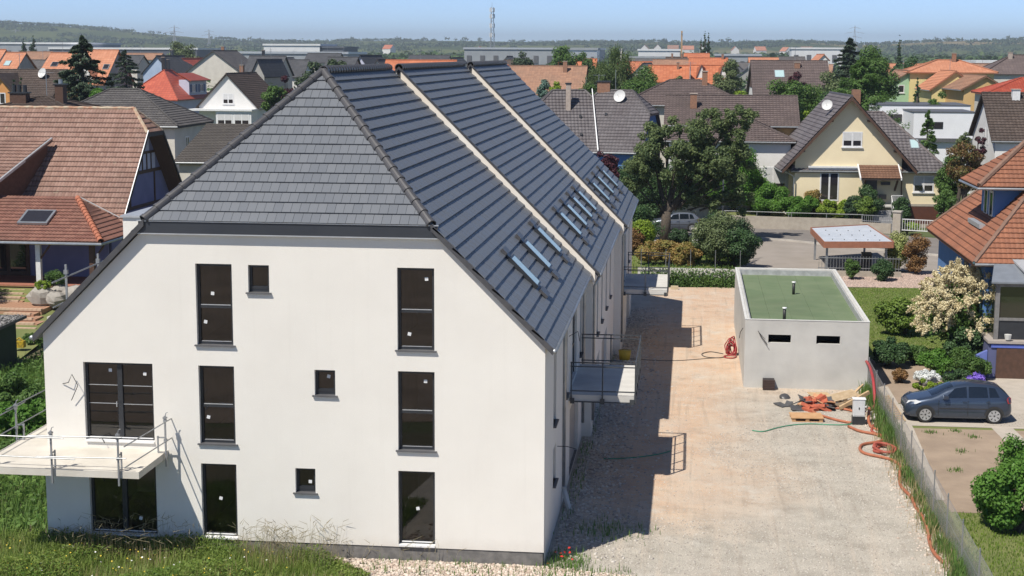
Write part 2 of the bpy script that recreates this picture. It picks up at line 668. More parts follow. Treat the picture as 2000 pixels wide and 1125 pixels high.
mb.build('wall', M_plaster, B)
MB().box(FX0 + 0.03, -0.03, 0.025, 0.3, -0.3, 0.39).box(-0.3, -0.026, 0.3, 14.5, -0.3, 0.02).build('plinth', M_plinth, B)


def bars(F, x0, x1, z0, z1, t, c0, c1):
    m = MB()
    m.fbox(F, x0, x0 + t, z0, z1, c0, c1).fbox(F, x1 - t, x1, z0, z1, c0, c1)
    m.fbox(F, x0 + t, x1 - t, z0, z0 + t, c0, c1).fbox(F, x0 + t, x1 - t, z1 - t, z1, c0, c1)
    return m


STICK = {'c1_2': [(0.42, 1.42), (0.2, 0.62)], 'c2_2': [(0.78, 1.95), (0.3, 0.42)], 'big_1': [(0.72, 1.98), (1.72, 1.9)], 'c1_1': [(0.2, 0.72)],
         'c2_1': [(0.74, 1.92)], 's_1': [(0.36, 0.5)], 'big_0': [(0.35, 1.85), (1.42, 0.42)], 'c1_0': [(0.5, 1.08)], 's_0': [(0.38, 0.28)], 'c2_0': [(0.52, 1.0)]}
for nm, x0, x1, z0, z1, st in FW:
    f = bars(FF, x0, x1, z0, z1, 0.075, -0.2, -0.13)
    if st == 'T':
        f.fbox(FF, x0 + .075, x1 - .075, z0 + 1.02, z0 + 1.10, -0.2, -0.13)
    if st in 'BD':
        xm = (x0 + x1) / 2
        f.fbox(FF, xm - 0.07, xm + 0.07, z0 + .075, z1 - .075, -0.2, -0.12)
    if st == 'S':
        f.fbox(FF, x0 + .075, x1 - .075, z0 + .075, z0 + 0.16, -0.2, -0.12)
    w = f.build('window', M_anth, B)
    pane = MB().face([FF(x0 + .07, z0 + .07, -.18), FF(x1 - .07, z0 + .07, -.18), FF(x1 - .07, z1 - .07, -.18), FF(x0 + .07, z1 - .07, -.18)]).build('pane', M_pane, w)
    ra, rb_, rf, rt, rd = x0 - .2, x1 + .2, (z0 - .02 if st != 'S' else z1 - 2.2), z1 + .22, -4.2
    r_ = MB()
    r_.face([FF(ra, rf, -.21), FF(rb_, rf, -.21), FF(rb_, rf, rd), FF(ra, rf, rd)])
    r_.face([FF(ra, rt, -.21), FF(ra, rt, rd), FF(rb_, rt, rd), FF(rb_, rt, -.21)])
    r_.face([FF(ra, rf, rd), FF(rb_, rf, rd), FF(rb_, rt, rd), FF(ra, rt, rd)])
    r_.face([FF(ra, rf, -.21), FF(ra, rf, rd), FF(ra, rt, rd), FF(ra, rt, -.21)])
    r_.face([FF(rb_, rf, -.21), FF(rb_, rt, -.21), FF(rb_, rt, rd), FF(rb_, rf, rd)])
    r_.build('interior', M_room, w)
    if st in 'TS':
        MB().fbox(FF, x0 - .06, x1 + .06, z0 - .035, z0 + .004, -0.13, 0.075).build('sill', M_sill, w)
        if st == 'T':
            MB().fbox(FF, x0 + .1, x1 - .09, z0 + 1.1, z0 + 1.12, -0.15, -0.118).build('glazing_bead', M_alu, w)
            MB().fbox(FF, x0 + .1, x1 - .09, z0 + .08, z0 + .095, -0.15, -0.12).build('glazing_bead', M_alu, w)
    else:
        MB().fbox(FF, x0 + .01, x1 - .002, z0 - .045, z0 + .003, -0.13, 0.06).build('sill', M_whitesill, w)
        MB().fbox(FF, x0 + .08, x1 - .08, z0 + .045, z0 + .07, -0.13, -0.1).build('threshold_trim', M_whitesill, w)
    if st == 'B':
        for zz in (z0 + 1.02, z0 + 1.55):
            MB().fbox(FF, x0 + .08, xm - .07, zz, zz + .016, -0.165, -0.15).fbox(FF, xm + .07, x1 - .08, zz - .01, zz + .006, -0.165, -0.15).build('guard_bar', M_alu, w)
        MB().fbox(FF, xm - .11, xm - .09, z0 + .95, z0 + 1.1, -0.12, -0.08).build('handle', M_alu, w)
    for a, b_ in STICK.get(nm, []):
        tl = random.uniform(-0.25, 0.25)
        c, s_ = math.cos(tl) * .047, math.sin(tl) * .047
        MB().face([FF(x0 + a + p * c - q * s_, z0 + b_ + p * s_ + q * c, -0.171) for p, q in ((-1, -1), (1, -1), (1, 1), (-1, 1))]).build('sticker', M_sticker, w)

# --- roof: structure, tiles, caps
roof = MB()
faces_r, faces_l = [], []
for k, (y0, y1, sh) in enumerate(SEC):
    if k == 0:
        fr = [(XE, -0.16, ZE), (XE, y1, ZE), (XR, y1, ZR), (XR, 4.4, ZR), (-3.09, -0.16, 9.42)]
        fl = [(2 * XR - p[0], p[1], p[2]) for p in fr][::-1]
    else:
        fr = [(XE + sh, y0 - 0.12, ZE), (XE + sh, y1 + (0.15 if k == 2 else 0), ZE), (XR + sh, y1 + (0.15 if k == 2 else 0), ZR), (XR + sh, y0 - 0.12, ZR)]
        fl = [(2 * (XR + sh) - p[0], p[1], p[2]) for p in fr][::-1]
    faces_r.append(fr)
    faces_l.append(fl)
    roof.prism(fr, 0.13)
    roof.prism(fl, 0.13)
HIP = [(-11.05, -0.13, 9.42), (-3.09, -0.13, 9.42), (XR, 4.4, ZR)]
roof.prism(HIP, 0.1)
ROOF = roof.build('roof', M_sheet, B)
CS, TW = 0.385, 0.245


def flat_tile_mesh(w, h, lip=0.045, th=0.03, cut=None):
    """one flat interlocking tile lying in (u,v); cut = polygon for tiles trimmed at an edge"""
    m = MB()
    poly = cut or [(0.004, -0.035), (w - 0.004, -0.035), (w - 0.004, h), (0.004, h)]
    hgt = lambda v: 0.02 + lip * (1 - max(0.0, v + 0.035) / (h + 0.035))
    top = [(u, v, hgt(v)) for u, v in poly]
    bot = [(u, v, hgt(v) - th) for u, v in poly]
    m.face(top)
    k = len(poly)
    for i in range(k):
        j = (i + 1) % k
        m.face([top[j], top[i], bot[i], bot[j]])
    return m


def tile_cells(poly3):
    o, u, v, n, q = plane_uv(poly3)
    k = len(q)
    area = sum(q[i][0] * q[(i + 1) % k][1] - q[(i + 1) % k][0] * q[i][1] for i in range(k))
    P = q if area > 0 else q[::-1]
    vmax = max(p[1] for p in q)
    rows = round(vmax / CS)
    cs = vmax / rows
    lo, hi = min(p[0] for p in q), max(p[0] for p in q)
    for r in range(rows):
        off = 0.5 * TW if r % 2 else 0.0
        c0 = math.floor((lo - off) / TW)
        for c in range(c0, math.ceil((hi - off) / TW) + 1):
            u0, v0 = c * TW + off, r * cs
            cell = [(u0 + .004, v0 - .035), (u0 + TW - .004, v0 - .035), (u0 + TW - .004, v0 + cs), (u0 + .004, v0 + cs)]
            cc = cell
            for e in range(k):
                p, s = P[e], P[(e + 1) % k]
                a, b = s[1] - p[1], -(s[0] - p[0])
                # let the lowest course hang over the eave
                cc = clip(cc, a, b, a * p[0] + b * p[1] + (0.05 * math.hypot(a, b)))
                if len(cc) < 3:
                    break
            if len(cc) < 3:
                continue
            full = len(cc) == 4 and all(abs(a_[0] - b_[0]) < 1e-6 and abs(a_[1] - b_[1]) < 1e-6 for a_, b_ in zip(sorted(cc), sorted(cell)))
            yield o, u, v, n, u0, v0, cs, full, [(a - u0, b - v0) for a, b in cc]


full_mesh = None
for o, u, v, n, u0, v0, cs, full, cut in tile_cells(HIP):
    if full:
        if full_mesh is None:
            full_mesh = flat_tile_mesh(TW, cs).mesh('roof_tile', M_slate)
        me = full_mesh
    else:
        ar = abs(sum(cut[i][0] * cut[(i + 1) % len(cut)][1] - cut[(i + 1) % len(cut)][0] * cut[i][1] for i in range(len(cut)))) / 2
        if ar < 0.004:
            continue
        me = flat_tile_mesh(TW, cs, cut=cut).mesh('roof_tile', M_slate)
    t = link('roof_tile', me, ROOF)
    jig = random.uniform(-0.002, 0.003)
    pos = o + u * u0 + v * v0 + n * jig
    t.matrix_world = Matrix.Translation(pos) @ Matrix((u, v, n)).transposed().to_4x4()
for k, fc in enumerate(faces_r):
    m = MB()
    for o, u, v, n, u0, v0, cs, full, cut in tile_cells(fc):
        t = flat_tile_mesh(TW, cs, 0.055, 0.05, None if full else cut)
        n0 = len(m.v)
        jig = random.uniform(-0.003, 0.003)
        m.v += [tuple(o + u * (u0 + a) + v * (v0 + b) + n * (c + jig)) for a, b, c in t.v]
        m.f += [tuple(n0 + i for i in f) for f in t.f]
        m.uv += t.uv
    t = m.build('tile_courses', M_slate, ROOF)
    t['kind'] = 'stuff'
for fc in faces_l:
    m = MB()
    tile_face(m, fc, CS, TW, 0, 0.05)
    t = m.build('tile_courses', M_slate, ROOF)
    t['kind'] = 'stuff'


def capmesh(r, ln, collar=True):
    m = MB()
    prof = [(0, r * .92), (ln - .09, r * 1.0), (ln - .085, r * 1.12), (ln + .01, r * 1.13), (ln + .012, r * .95)] if collar else [(0, r * .95), (ln, r * 1.05), (ln, r * 0.9)]
    rings = []
    for x, rr in prof:
        rings.append([(x, rr * math.cos(t), rr * math.sin(t)) for t in [R(-25 + 230 * j / 10) for j in range(11)]])
    for a, b_ in zip(rings, rings[1:]):
        for j in range(10):
            m.face([a[j], b_[j], b_[j + 1], a[j + 1]])
    return m.mesh('ridge_tile', M_cap, True)


def caps(p0, p1, r, step, lift, parent, me=None):
    p0, p1 = Vector(p0), Vector(p1)
    d = (p1 - p0)
    n = max(1, round(d.length / step))
    st = d.length / n
    d.normalize()
    side = Vector((0, 0, 1)).cross(d).normalized()
    up = d.cross(side)
    me = me or capmesh(r, st)
    for i in range(n):
        o = link('ridge_tile', me, parent)
        # collar at the lower end
        o.matrix_world = Matrix.Translation(p0 + d * (st * (i + 1)) + up * lift) @ Matrix((-d, -side, up)).transposed().to_4x4()


caps((-3.09, -0.13, 9.42), (XR, 4.4, ZR), 0.13, 0.47, 0.03, ROOF)
caps((-11.05, -0.13, 9.42), (XR, 4.4, ZR), 0.13, 0.47, 0.03, ROOF)
for k, (y0, y1, sh) in enumerate(SEC):
    caps((XR + sh, 4.4 if k == 0 else y0 - .12, ZR + .0), (XR + sh, y1 - (0.0 if k == 2 else 0.22), ZR), 0.14, 0.36, 0.035, ROOF)
# gable verges of the raised sections (dark boards over the white strips) and the front verges
for k in (1, 2):
    y0, _, sh = SEC[k]
    for sgn in (1, -1):
        P = lambda t, dz, dy: (XR + sh + sgn * (XE - XR) * t, y0 + dy, ZR - (ZR - ZE) * t + dz)
        MB().prism([P(0, .08, -.2), P(1.01, .08, -.2), P(1.01, .08, -.05), P(0, .08, -.05)], 0.10).build('verge', M_cap, ROOF)
        MB().prism([P(0.01, -.03, -.18), P(0.985, -.03, -.18), P(0.985, -.03, -.02), P(0.01, -.03, -.02)], 0.46).build('gable_strip', M_strip, B)
for sgn in (1, -1):
    q = [(XR + sgn * (-3.09 - XR), -.21, 9.42 + .06), (XR + sgn * (XE + .02 - XR), -.21, ZE + .05), (XR + sgn * (XE + .02 - XR), -.12, ZE + .05), (XR + sgn * (-3.09 - XR), -.12, 9.42 + .06)]
    MB().prism(q, 0.2).build('verge', M_cap, ROOF)
# sheet metal band over the front wall
MB().box(-11.22, -2.92, -0.15, -0.004, 9.08, 9.40).build('fascia_band', M_sheet, B)
MB().box(-11.26, -2.88, -0.18, -0.14, 9.405, 9.43).build('band_trim', M_alu, B)
MB().box(-11.26, -2.88, -0.165, -0.004, 9.05, 9.078).build('band_trim', M_alu, B)
for y0, y1, sh in SEC:
    MB().tube([(XE + sh + .07, y0 - .2, ZE - .05), (XE + sh + .07, y1, ZE - .05)], 0.07, 8).build('gutter', M_zinc, ROOF, True)
MB().tube([(2 * XR - XE - .07, -.2, ZE - .05), (2 * XR - XE - .07, 14.5, ZE - .05)], 0.07, 8).build('gutter', M_zinc, ROOF, True)
for y, sh in ((5.9, 0), (14.75, .34), (30.4, .68), (14.3, 0)):
    MB().tube([(XE + sh + .05, y, ZE - .1), (sh + .06, y, ZE - .5), (sh + .06, y, 0.6)], 0.05, 8).build('downpipe', M_zinc, B, True)
MB().tube([(.07, 5.9, .6), (.07, 5.95, 0.45), (.3, 5.3, 0.0)], 0.09, 6).build('drain_boot', M_concrete, B)
# flat dormer on the far slope
MB().box(-12.4, -10.6, 1.8, 8.0, 7.6, 9.28).build('dormer', M_plaster, B)
MB().box(-12.46, -10.5, 1.74, 8.06, 9.283, 9.34).build('dormer_roof', M_alu, B)

# --- roof windows with tile brackets above and below
M_rglass = glassmat('roof_window_glass', (0.40, 0.54, 0.55), 0.18, 0.7)
un = Vector((SL, 0, 1)).normalized()
vs = Vector((-1, 0, SL)).normalized()
for sh, ys in ((0.0, (4.6, 8.35, 12.3)), (0.34, (17.5, 20.7, 23.85, 26.8)), (0.68, (31.4, 35.15, 39.2))):
    for y in ys:
        o = Vector((-1.15 + sh * 1.0, y, rz_at(-1.15 + sh, sh))) + un * 0.05
        G = lambda a, b_, c: tuple(o + Vector((0, 1, 0)) * a + vs * b_ + un * c)
        w = MB().fbox(G, -.42, -.36, -.6, .6, 0, .12).fbox(G, .36, .42, -.6, .6, 0, .12).fbox(G, -.36, .36, -.6, -.54, 0, .12).fbox(G, -.36, .36, .54, .6, 0, .12).build('roof_window', M_anth, ROOF)
        MB().fbox(G, -.36, .36, -.54, .54, 0.05, .118).build('pane', M_rglass, w)
        MB().fbox(G, -.30, .38, .74, .95, 0.02, .12).fbox(G, -.2, .3, .62, .74, .02, .07).build('bracket', M_cap, w)
        MB().fbox(G, -.38, .34, -1.02, -.70, 0.02, .10).build('bracket', M_cap, w)

# --- balconies on the side: slab and steel railing
M_steel = pm('dark_steel', (0.035, 0.04, 0.045), (0.05, 0.055, 0.06), 5, 0.45)
for y0, y1, sh in ((8.3, 13.3, 0.0), (31.1, 36.4, 0.68)):
    slab = MB().box(sh + .003, sh + 2.12, y0, y1, 2.78, 3.0).build('balcony', M_concrete, B)
    m = MB()
    xo = sh + 2.16
    for yy in (y0 - .04, y1 + .04):
        for xx in (sh + .08, sh + 1.1, xo):
            m.box(xx - .02, xx + .02, yy - .02, yy + .02, 2.74, 4.08)
        for z in (4.06, 3.93, 3.12, 2.76):
            m.box(sh + .05, xo, yy - .016, yy + .016, z, z + .035)
    for i in range(5):
        yy = y0 + (y1 - y0) * i / 4
        m.box(xo - .02, xo + .02, yy - .02, yy + .02, 2.74, 4.08)
    for z in (4.062, 3.932, 3.122, 2.762):
        m.box(xo - .016, xo + .016, y0, y1, z, z + .035)
    m.build('railing', M_steel, slab)
    for xa in (sh + .05, sh + 1.03, sh + 1.99):
        MB().box(xa, xa + .14, y0 - .09, y0 - .062, 2.72, 2.9).build('anchor_plate', M_steel, slab)

# --- concrete balcony at the front left corner, with temporary guard rails
slab = MB().box(-15.25, -10.62, -2.32, -0.004, 2.74, 2.93)
slab.box(-15.25, FX0 - .004, -0.003, 3.8, 2.74, 2.93).build('front_balcony', M_balc, B)
MB().box(FX0 - 0.12, FX0 - .004, 0.05, 0.25, 0, 2.72).build('support_wall', M_plaster, B)


def rail_post(x, y, nx, ny):
    """clamp-on site guard post: upright outside the slab edge, bracket and claws on the slab"""
    m = MB()
    m.box(x - .022, x + .022, y - .022, y + .022, 2.55, 4.0)
    m.box(x - .05 + nx * .0, x + .05, y - .05, y + .05, 3.92, 3.97)
    ix, iy = x - nx * .22, y - ny * .22
    m.box(min(x, ix) - .012, max(x, ix) + .012, min(y, iy) - .012, max(y, iy) + .012, 2.95, 2.98)
    m.box(ix - .02, ix + .02, iy - .02, iy + .02, 2.945, 3.42)
    m.box(min(x, ix) - .012, max(x, ix) + .012, min(y, iy) - .012, max(y, iy) + .012, 3.36, 3.40)
    for z in (3.3, 3.86):
        m.box(x - .04, x + .04, y - .04, y + .04, z - .04, z + .04)
    m.tube([(x, y, 3.95), (x + .03, y + .01, 4.08), (x + .08, y + .02, 4.1)], .012, 5)
    return m


GR = empty('guard_rail', (-13, -2, 2.93))
tag(GR, 'galvanised temporary guard rail clamped round the front left balcony', 'guard rail', 'temporary guard rails')
for x, y, nx, ny in ((-10.56, -.35, 1, 0), (-11.15, -2.38, 0, -1), (-13.0, -2.38, 0, -1), (-14.9, -2.38, 0, -1), (-15.31, .55, -1, 0), (-15.31, 3.0, -1, 0)):
    m = rail_post(x, y, nx, ny)
    p = m.build('post', M_galv, GR)
    p.matrix_parent_inverse = GR.matrix_world.inverted()
    p.location = (13, 2, -2.93)
for q in ([(-10.5, 0.05, 3.84), (-10.62, -3.3, 3.88)], [(-10.5, .0, 3.29), (-10.62, -3.3, 3.32)], [(-11.0, -2.46, 3.9), (-13.6, -2.46, 3.86)], [(-12.6, -2.5, 3.83), (-16.2, -2.5, 3.88)],
          [(-10.9, -2.46, 3.33), (-13.4, -2.46, 3.3)], [(-12.3, -2.5, 3.27), (-16.3, -2.5, 3.32)], [(-15.36, -2.7, 3.84), (-15.36, 1.3, 3.88)], [(-15.38, .1, 3.92), (-15.38, 4.2, 3.9)], [(-15.36, -2.6, 3.3), (-15.36, 4.0, 3.32)]):
    p = MB().tube(q, .018, 7).build('rail', M_galv, GR)
    p.location = (13, 2, -2.93)
GR2 = empty('guard_rail', (-16.4, 8, 5.7))
tag(GR2, 'short stretch of galvanised guard rail rising beyond the left eave', 'guard rail', 'temporary guard rails')
for y in (7.05, 9.8):
    MB().box(-.03, .03, y - 8.03, y - 7.97, -3.0, 1.42).box(-.06, .06, y - 8.06, y - 7.94, 1.1, 1.24).build('post', M_galv, GR2)
for z in (1.12, .32):
    MB().tube([(.06, -2.2, z - .12), (.06, 6.5, z + .12)], .026, 7).build('rail', M_galv, GR2)
MB().box(-16.3, FX0 - .02, 5.2, 11.4, 5.5, 5.7).build('side_balcony', M_balc, B)
for x in (-15.9, -14.9):
    MB().box(x - .1, x + .1, 5.4, 5.6, 0, 5.5).box(x - .1, x + .1, 11.0, 11.2, 0, 5.5).build('balcony_pier', M_balc, B)
# loose cables on the walls
for pts in ([(-13.62, -.02, 4.75), (-13.4, -.14, 4.82), (-13.3, -.12, 5.05), (-13.12, -.16, 4.75), (-13.35, -.1, 4.3)],
            [(-12.6, -.02, 2.7), (-12.6, -.1, 2.3), (-12.45, -.14, 2.0)], [(-12.6, -.02, 3.2), (-12.5, -.1, 3.25), (-12.42, -.12, 3.1)]):
    MB().tube(pts, .012, 5).build('loose_cable', M_cable, B)
for pts in ([(.02, 3.9, 2.4), (.3, 4.1, 2.35), (.55, 4.4, 2.2)], [(.02, 7.9, 5.0), (.3, 8.0, 5.15), (.35, 8.2, 4.8)]):
    MB().tube(pts, .012, 5).build('loose_cable', M_cable, B)
# ================================================================ GROUND, YARD AND GARDENS
def sheet(name, pts, z, mat, parent=None):
    o = MB().face([(x, y, z) for x, y in pts]).build(name, mat, parent)
    if parent is None:
        o['kind'] = 'structure'
    return o


def yardmat():
    m, nt, b = newmat('gravel_yard')
    tc = node(nt, 'ShaderNodeTexCoord').outputs['Object']
    sx = node(nt, 'ShaderNodeSeparateXYZ')
    nt.links.new(tc, sx.inputs[0])
    x, y = sx.outputs[0], sx.outputs[1]
    big = noise(nt, tc, 0.16, 5, 0.6)
    mid = noise(nt, tc, 0.9, 5, 0.65)
    fine = noise(nt, tc, 9.0, 4, 0.7)
    gr = noise(nt, tc, 34.0, 2, 0.6)
    # the tan driven track runs along the building; grey limestone gravel lies to the right of it and in front
    w = math_(nt, 'ADD', x, math_(nt, 'MULTIPLY', math_(nt, 'SUBTRACT', big, 0.5), 7.0))
    track = ramp(nt, w, 7.8, 3.4)
    front = ramp(nt, math_(nt, 'ADD', y, math_(nt, 'MULTIPLY', math_(nt, 'SUBTRACT', mid, 0.5), 5.0)), 2.5, 6.5)
    nearw = ramp(nt, math_(nt, 'ADD', x, math_(nt, 'MULTIPLY', mid, 1.5)), 0.8, 3.0)
    track = math_(nt, 'MULTIPLY', math_(nt, 'MULTIPLY', track, front), nearw)
    back = ramp(nt, y, 20.0, 27.0)
    track = math_(nt, 'MAXIMUM', track, math_(nt, 'MULTIPLY', back, nearw))
    sand = mixc(nt, ramp(nt, mid, 0.3, 0.7), (0.57, 0.36, 0.235), (0.63, 0.47, 0.335))
    grav = mixc(nt, ramp(nt, mid, 0.35, 0.65), (0.40, 0.37, 0.315), (0.57, 0.525, 0.45))
    col = mixc(nt, math_(nt, 'MULTIPLY', track, ramp(nt, fine, 0.2, 0.55)), grav, sand)
    white = ramp(nt, noise(nt, tc, 0.55, 5, 0.7), 0.56, 0.70)
    col = mixc(nt, math_(nt, 'MULTIPLY', white, 0.8), col, (0.62, 0.585, 0.52))
    pale = ramp(nt, noise(nt, tc, 0.33, 6, 0.75), 0.47, 0.62)
    col = mixc(nt, math_(nt, 'MULTIPLY', pale, 0.4), col, (0.56, 0.50, 0.43))
    dark = ramp(nt, noise(nt, tc, 0.8, 6, 0.75), 0.54, 0.68)
    col = mixc(nt, math_(nt, 'MULTIPLY', dark, 0.5), col, (0.30, 0.26, 0.21))
    mpt = node(nt, 'ShaderNodeMapping')
    mpt.inputs['Scale'].default_value = (2.6, .10, 1)
    mpt.inputs['Rotation'].default_value = (0, 0, .06)
    nt.links.new(tc, mpt.inputs[0])
    ruts = ramp(nt, noise(nt, mpt.outputs[0], 1.0, 3, .5), .52, .66)
    col = mixc(nt, math_(nt, 'MULTIPLY', ruts, .38), col, (0.60, 0.50, 0.40))
    ruts2 = ramp(nt, noise(nt, mpt.outputs[0], 1.7, 3, .5), .58, .68)
    col = mixc(nt, math_(nt, 'MULTIPLY', ruts2, .30), col, (0.30, 0.25, 0.20))
    spk = ramp(nt, gr, 0.38, 0.62)
    grain = math_(nt, 'MULTIPLY', math_(nt, 'SUBTRACT', 1.0, math_(nt, 'MULTIPLY', track, 0.6)), 0.5)
    col = mixc(nt, math_(nt, 'MULTIPLY', math_(nt, 'SUBTRACT', 1.0, spk), grain), col, (0.19, 0.17, 0.145))
    vo = node(nt, 'ShaderNodeTexVoronoi')
    vo.inputs['Scale'].default_value = 16.0
    nt.links.new(tc, vo.inputs['Vector'])
    st = math_(nt, 'MULTIPLY', ramp(nt, vo.outputs['Distance'], 0.35, 0.2), grain)
    col = mixc(nt, math_(nt, 'MULTIPLY', st, 0.35), col, (0.64, 0.60, 0.54))
    nt.links.new(col, b.inputs['Base Color'])
    b.inputs['Roughness'].default_value = 0.95
    b.inputs['Specular IOR Level'].default_value = 0.15
    h = math_(nt, 'ADD', math_(nt, 'MULTIPLY', gr, 0.6), math_(nt, 'MULTIPLY', vo.outputs['Distance'], -0.6))
    bump(nt, b, h, 0.7, 0.04)
    return m


M_field = pm('field_green', (0.07, 0.10, 0.03), (0.10, 0.11, 0.045), 0.03, 0.95, 0.4, 3, grime=0.3)
M_yard = yardmat()
M_asphalt = pm('asphalt', (0.26, 0.23, 0.20), (0.30, 0.265, 0.235), 0.5, 0.92, 0.3, 60, grime=0.25)
M_path = pm('footway_asphalt', (0.16, 0.145, 0.135), (0.20, 0.18, 0.165), 0.7, 0.92, 0.3, 60, grime=0.2)
M_kerb = pm('kerb_stone', (0.46, 0.43, 0.39), (0.38, 0.355, 0.32), 2, 0.9, 0.2, 30)
M_lawn = pm('lawn_soil', (0.13, 0.155, 0.045), (0.18, 0.19, 0.065), 0.6, 0.95, 0.5, 14, grime=0.35)
M_soil = pm('bare_soil', (0.34, 0.26, 0.19), (0.27, 0.205, 0.15), 0.9, 0.97, 0.9, 9, grime=0.4)
M_pink = pm('pinkish_chippings', (0.44, 0.35, 0.30), (0.34, 0.27, 0.23), 9, 0.95, 0.8, 22)
M_paver = pm('paver', (0.42, 0.375, 0.32), (0.36, 0.32, 0.27), 1.3, 0.9, 0.3, 30, grime=0.2)
M_pconc = pm('path_slab', (0.45, 0.40, 0.34), (0.40, 0.355, 0.30), 2, 0.9, 0.2, 30)
M_earth = pm('weedy_earth', (0.085, 0.085, 0.04), (0.13, 0.11, 0.06), 0.7, 0.95, 0.6, 8)

sheet('ground', [(-9000, -600), (9000, -600), (9000, 12000), (-9000, 12000)], -0.03, M_field)
sheet('weedy_ground', [(-60, -14), (-1.2, -14), (-1.6, -1.0), (-3.5, -.6), (-14.2, 0.0), (-14.2, 34), (-60, 34)], -0.012, M_earth)
sheet('gravel_yard', [(-3.6, -16), (11.2, -16), (11.35, 24), (11.0, 43), (6.8, 52.4), (0.4, 51.6), (-2, 46), (-1, 16), (-1, .3), (-3.8, .1), (-5.5, -1.5)], -0.004, M_yard)
sheet('side_garden', [(11.35, -16), (40, -16), (40, 44), (11.0, 44)], -0.02, M_lawn)
sheet('soil_bed', [(12.05, 6.7), (30, 6.9), (30, 18.0), (11.8, 17.6), (11.75, 12)], -0.008, M_soil)
DRV = sheet('paved_drive', [(11.7, 18.0), (40, 18.2), (40, 28.5), (16.9, 28.5), (16.6, 22.3), (11.9, 21.6)], -0.006, M_pconc)
# pavers of the drive, joints open between them
pv = MB().box(0, .285, 0, .185, -0.02, 0.012).mesh('paver', M_paver)
n = 0
for i in range(26):
    for j in range(11):
        x, y = 15.2 + i * .30 + (.15 if j % 2 else 0), 18.35 + j * .20
        o = link('paver', pv, DRV)
        o.location = (x, y, random.uniform(-.001, .002))
sheet('garden_path', [(15.35, 18.1), (16.15, 18.15), (16.3, 15.2), (15.9, 9), (15.0, 9), (15.5, 15)], -0.002, M_pconc)
sheet('paving_strip', [(11.45, 8.0), (12.05, 8.0), (12.4, 17.6), (12.35, 25), (11.5, 25)], -0.004, M_pconc)
sheet('rockery_soil', [(11.6, 21.7), (16.6, 22.4), (16.9, 30.4), (12.0, 31)], -0.007, M_soil)
sheet('lawn', [(11.1, 31.5), (17.0, 30.8), (19.0, 40), (20, 54.0), (16, 53.7), (12.9, 53.2), (11.4, 50)], -0.006, M_lawn)
sheet('chippings', [(11.8, 53.4), (20, 54.1), (22, 62), (17.6, 60.8), (12.2, 60.6)], -0.005, M_pink)
# the street beyond: carriageway with kerbs, raised footway, forecourt
sheet('road', [(6.6, 56.2), (12.1, 58.5), (12.2, 61.0), (17.4, 61.2), (22, 61), (60, 50), (60, 61), (21.76, 68.78), (14.8, 73.53), (11.6, 76.2), (8.2, 78.0), (-20, 81), (-60, 80), (-60, 72), (-20, 73), (0, 72), (4, 70)], 0.0, M_asphalt)
MB().prism([(60, 61.1, .12), (21.8, 68.9, .12), (14.85, 73.65, .12), (11.6, 76.3, .12), (8.2, 78.1, .12), (-20, 81.1, .12), (-60, 80.1, .12), (-60, 84, .12), (-20, 86, .12), (8.6, 87.5, .12), (12, 85.7, .12), (19.4, 80.9, .12), (23.4, 78.8, .12), (60, 70, .12)], 0.2).build('footway', M_path)['kind'] = 'structure'
k = MB()
kp = [(-60, 79.95), (-20, 80.95), (8.2, 77.95), (11.6, 76.12), (14.8, 73.45), (21.76, 68.7), (60, 60.9)]
for a, b_ in zip(kp, kp[1:]):
    d = Vector((b_[0] - a[0], b_[1] - a[1], 0)).normalized()
    q = Vector((-d.y, d.x, 0)) * .16
    k.prism([(a[0], a[1], .135), (b_[0], b_[1], .135), (b_[0] + q.x, b_[1] + q.y, .135), (a[0] + q.x, a[1] + q.y, .135)], .2)
k.build('kerb', M_kerb)['kind'] = 'structure'

sheet('site_soil', [(-70, -160), (60, -160), (60, -16.2), (-3.8, -16.2), (-16, -14.2), (-70, -14.2)], -0.014, pm('turned_soil', (0.29, 0.225, 0.17), (0.20, 0.155, 0.115), .35, .95, .8, 4, grime=.5))
# ---------------------------------------------------------------- loose stones
rng = np.random.default_rng(3)


def stones(name, label, P, S, mat, seed=1):
    g = np.random.default_rng(seed)
    t = (1 + 5 ** .5) / 2
    v = np.array([(-1, t, 0), (1, t, 0), (-1, -t, 0), (1, -t, 0), (0, -1, t), (0, 1, t), (0, -1, -t), (0, 1, -t), (t, 0, -1), (t, 0, 1), (-t, 0, -1), (-t, 0, 1)]) / 1.9
    f = np.array([(0, 11, 5), (0, 5, 1), (0, 1, 7), (0, 7, 10), (0, 10, 11), (1, 5, 9), (5, 11, 4), (11, 10, 2), (10, 7, 6), (7, 1, 8), (3, 9, 4), (3, 4, 2), (3, 2, 6), (3, 6, 8), (3, 8, 9), (4, 9, 5), (2, 4, 11), (6, 2, 10), (8, 6, 7), (9, 8, 1)])
    n = len(P)
    sc = S[:, None, None] * g.uniform(.6, 1.25, (n, 1, 3)) * np.array([1, 1, .7])
    V = v[None] * g.uniform(.75, 1.2, (n, 12, 1)) * sc
    a = g.uniform(0, 6.28, n)
    c, s_ = np.cos(a)[:, None], np.sin(a)[:, None]
    X, Y = V[:, :, 0] * c - V[:, :, 1] * s_, V[:, :, 0] * s_ + V[:, :, 1] * c
    V = np.stack([X, Y, V[:, :, 2]], 2) + P[:, None, :]
    F = (f[None] + 12 * np.arange(n)[:, None, None]).reshape(-1, 3)
    o = nmesh(name, V.reshape(-1, 3), F, mat)
    tag(o, label, 'gravel', kind='stuff')
    return o


def stonemat(name, c1, c2):
    m, nt, b = newmat(name)
    geo = node(nt, 'ShaderNodeNewGeometry')
    nt.links.new(mixc(nt, geo.outputs['Random Per Island'], c1, c2), b.inputs['Base Color'])
    b.inputs['Roughness'].default_value = 0.95
    MATS[name] = m
    return m


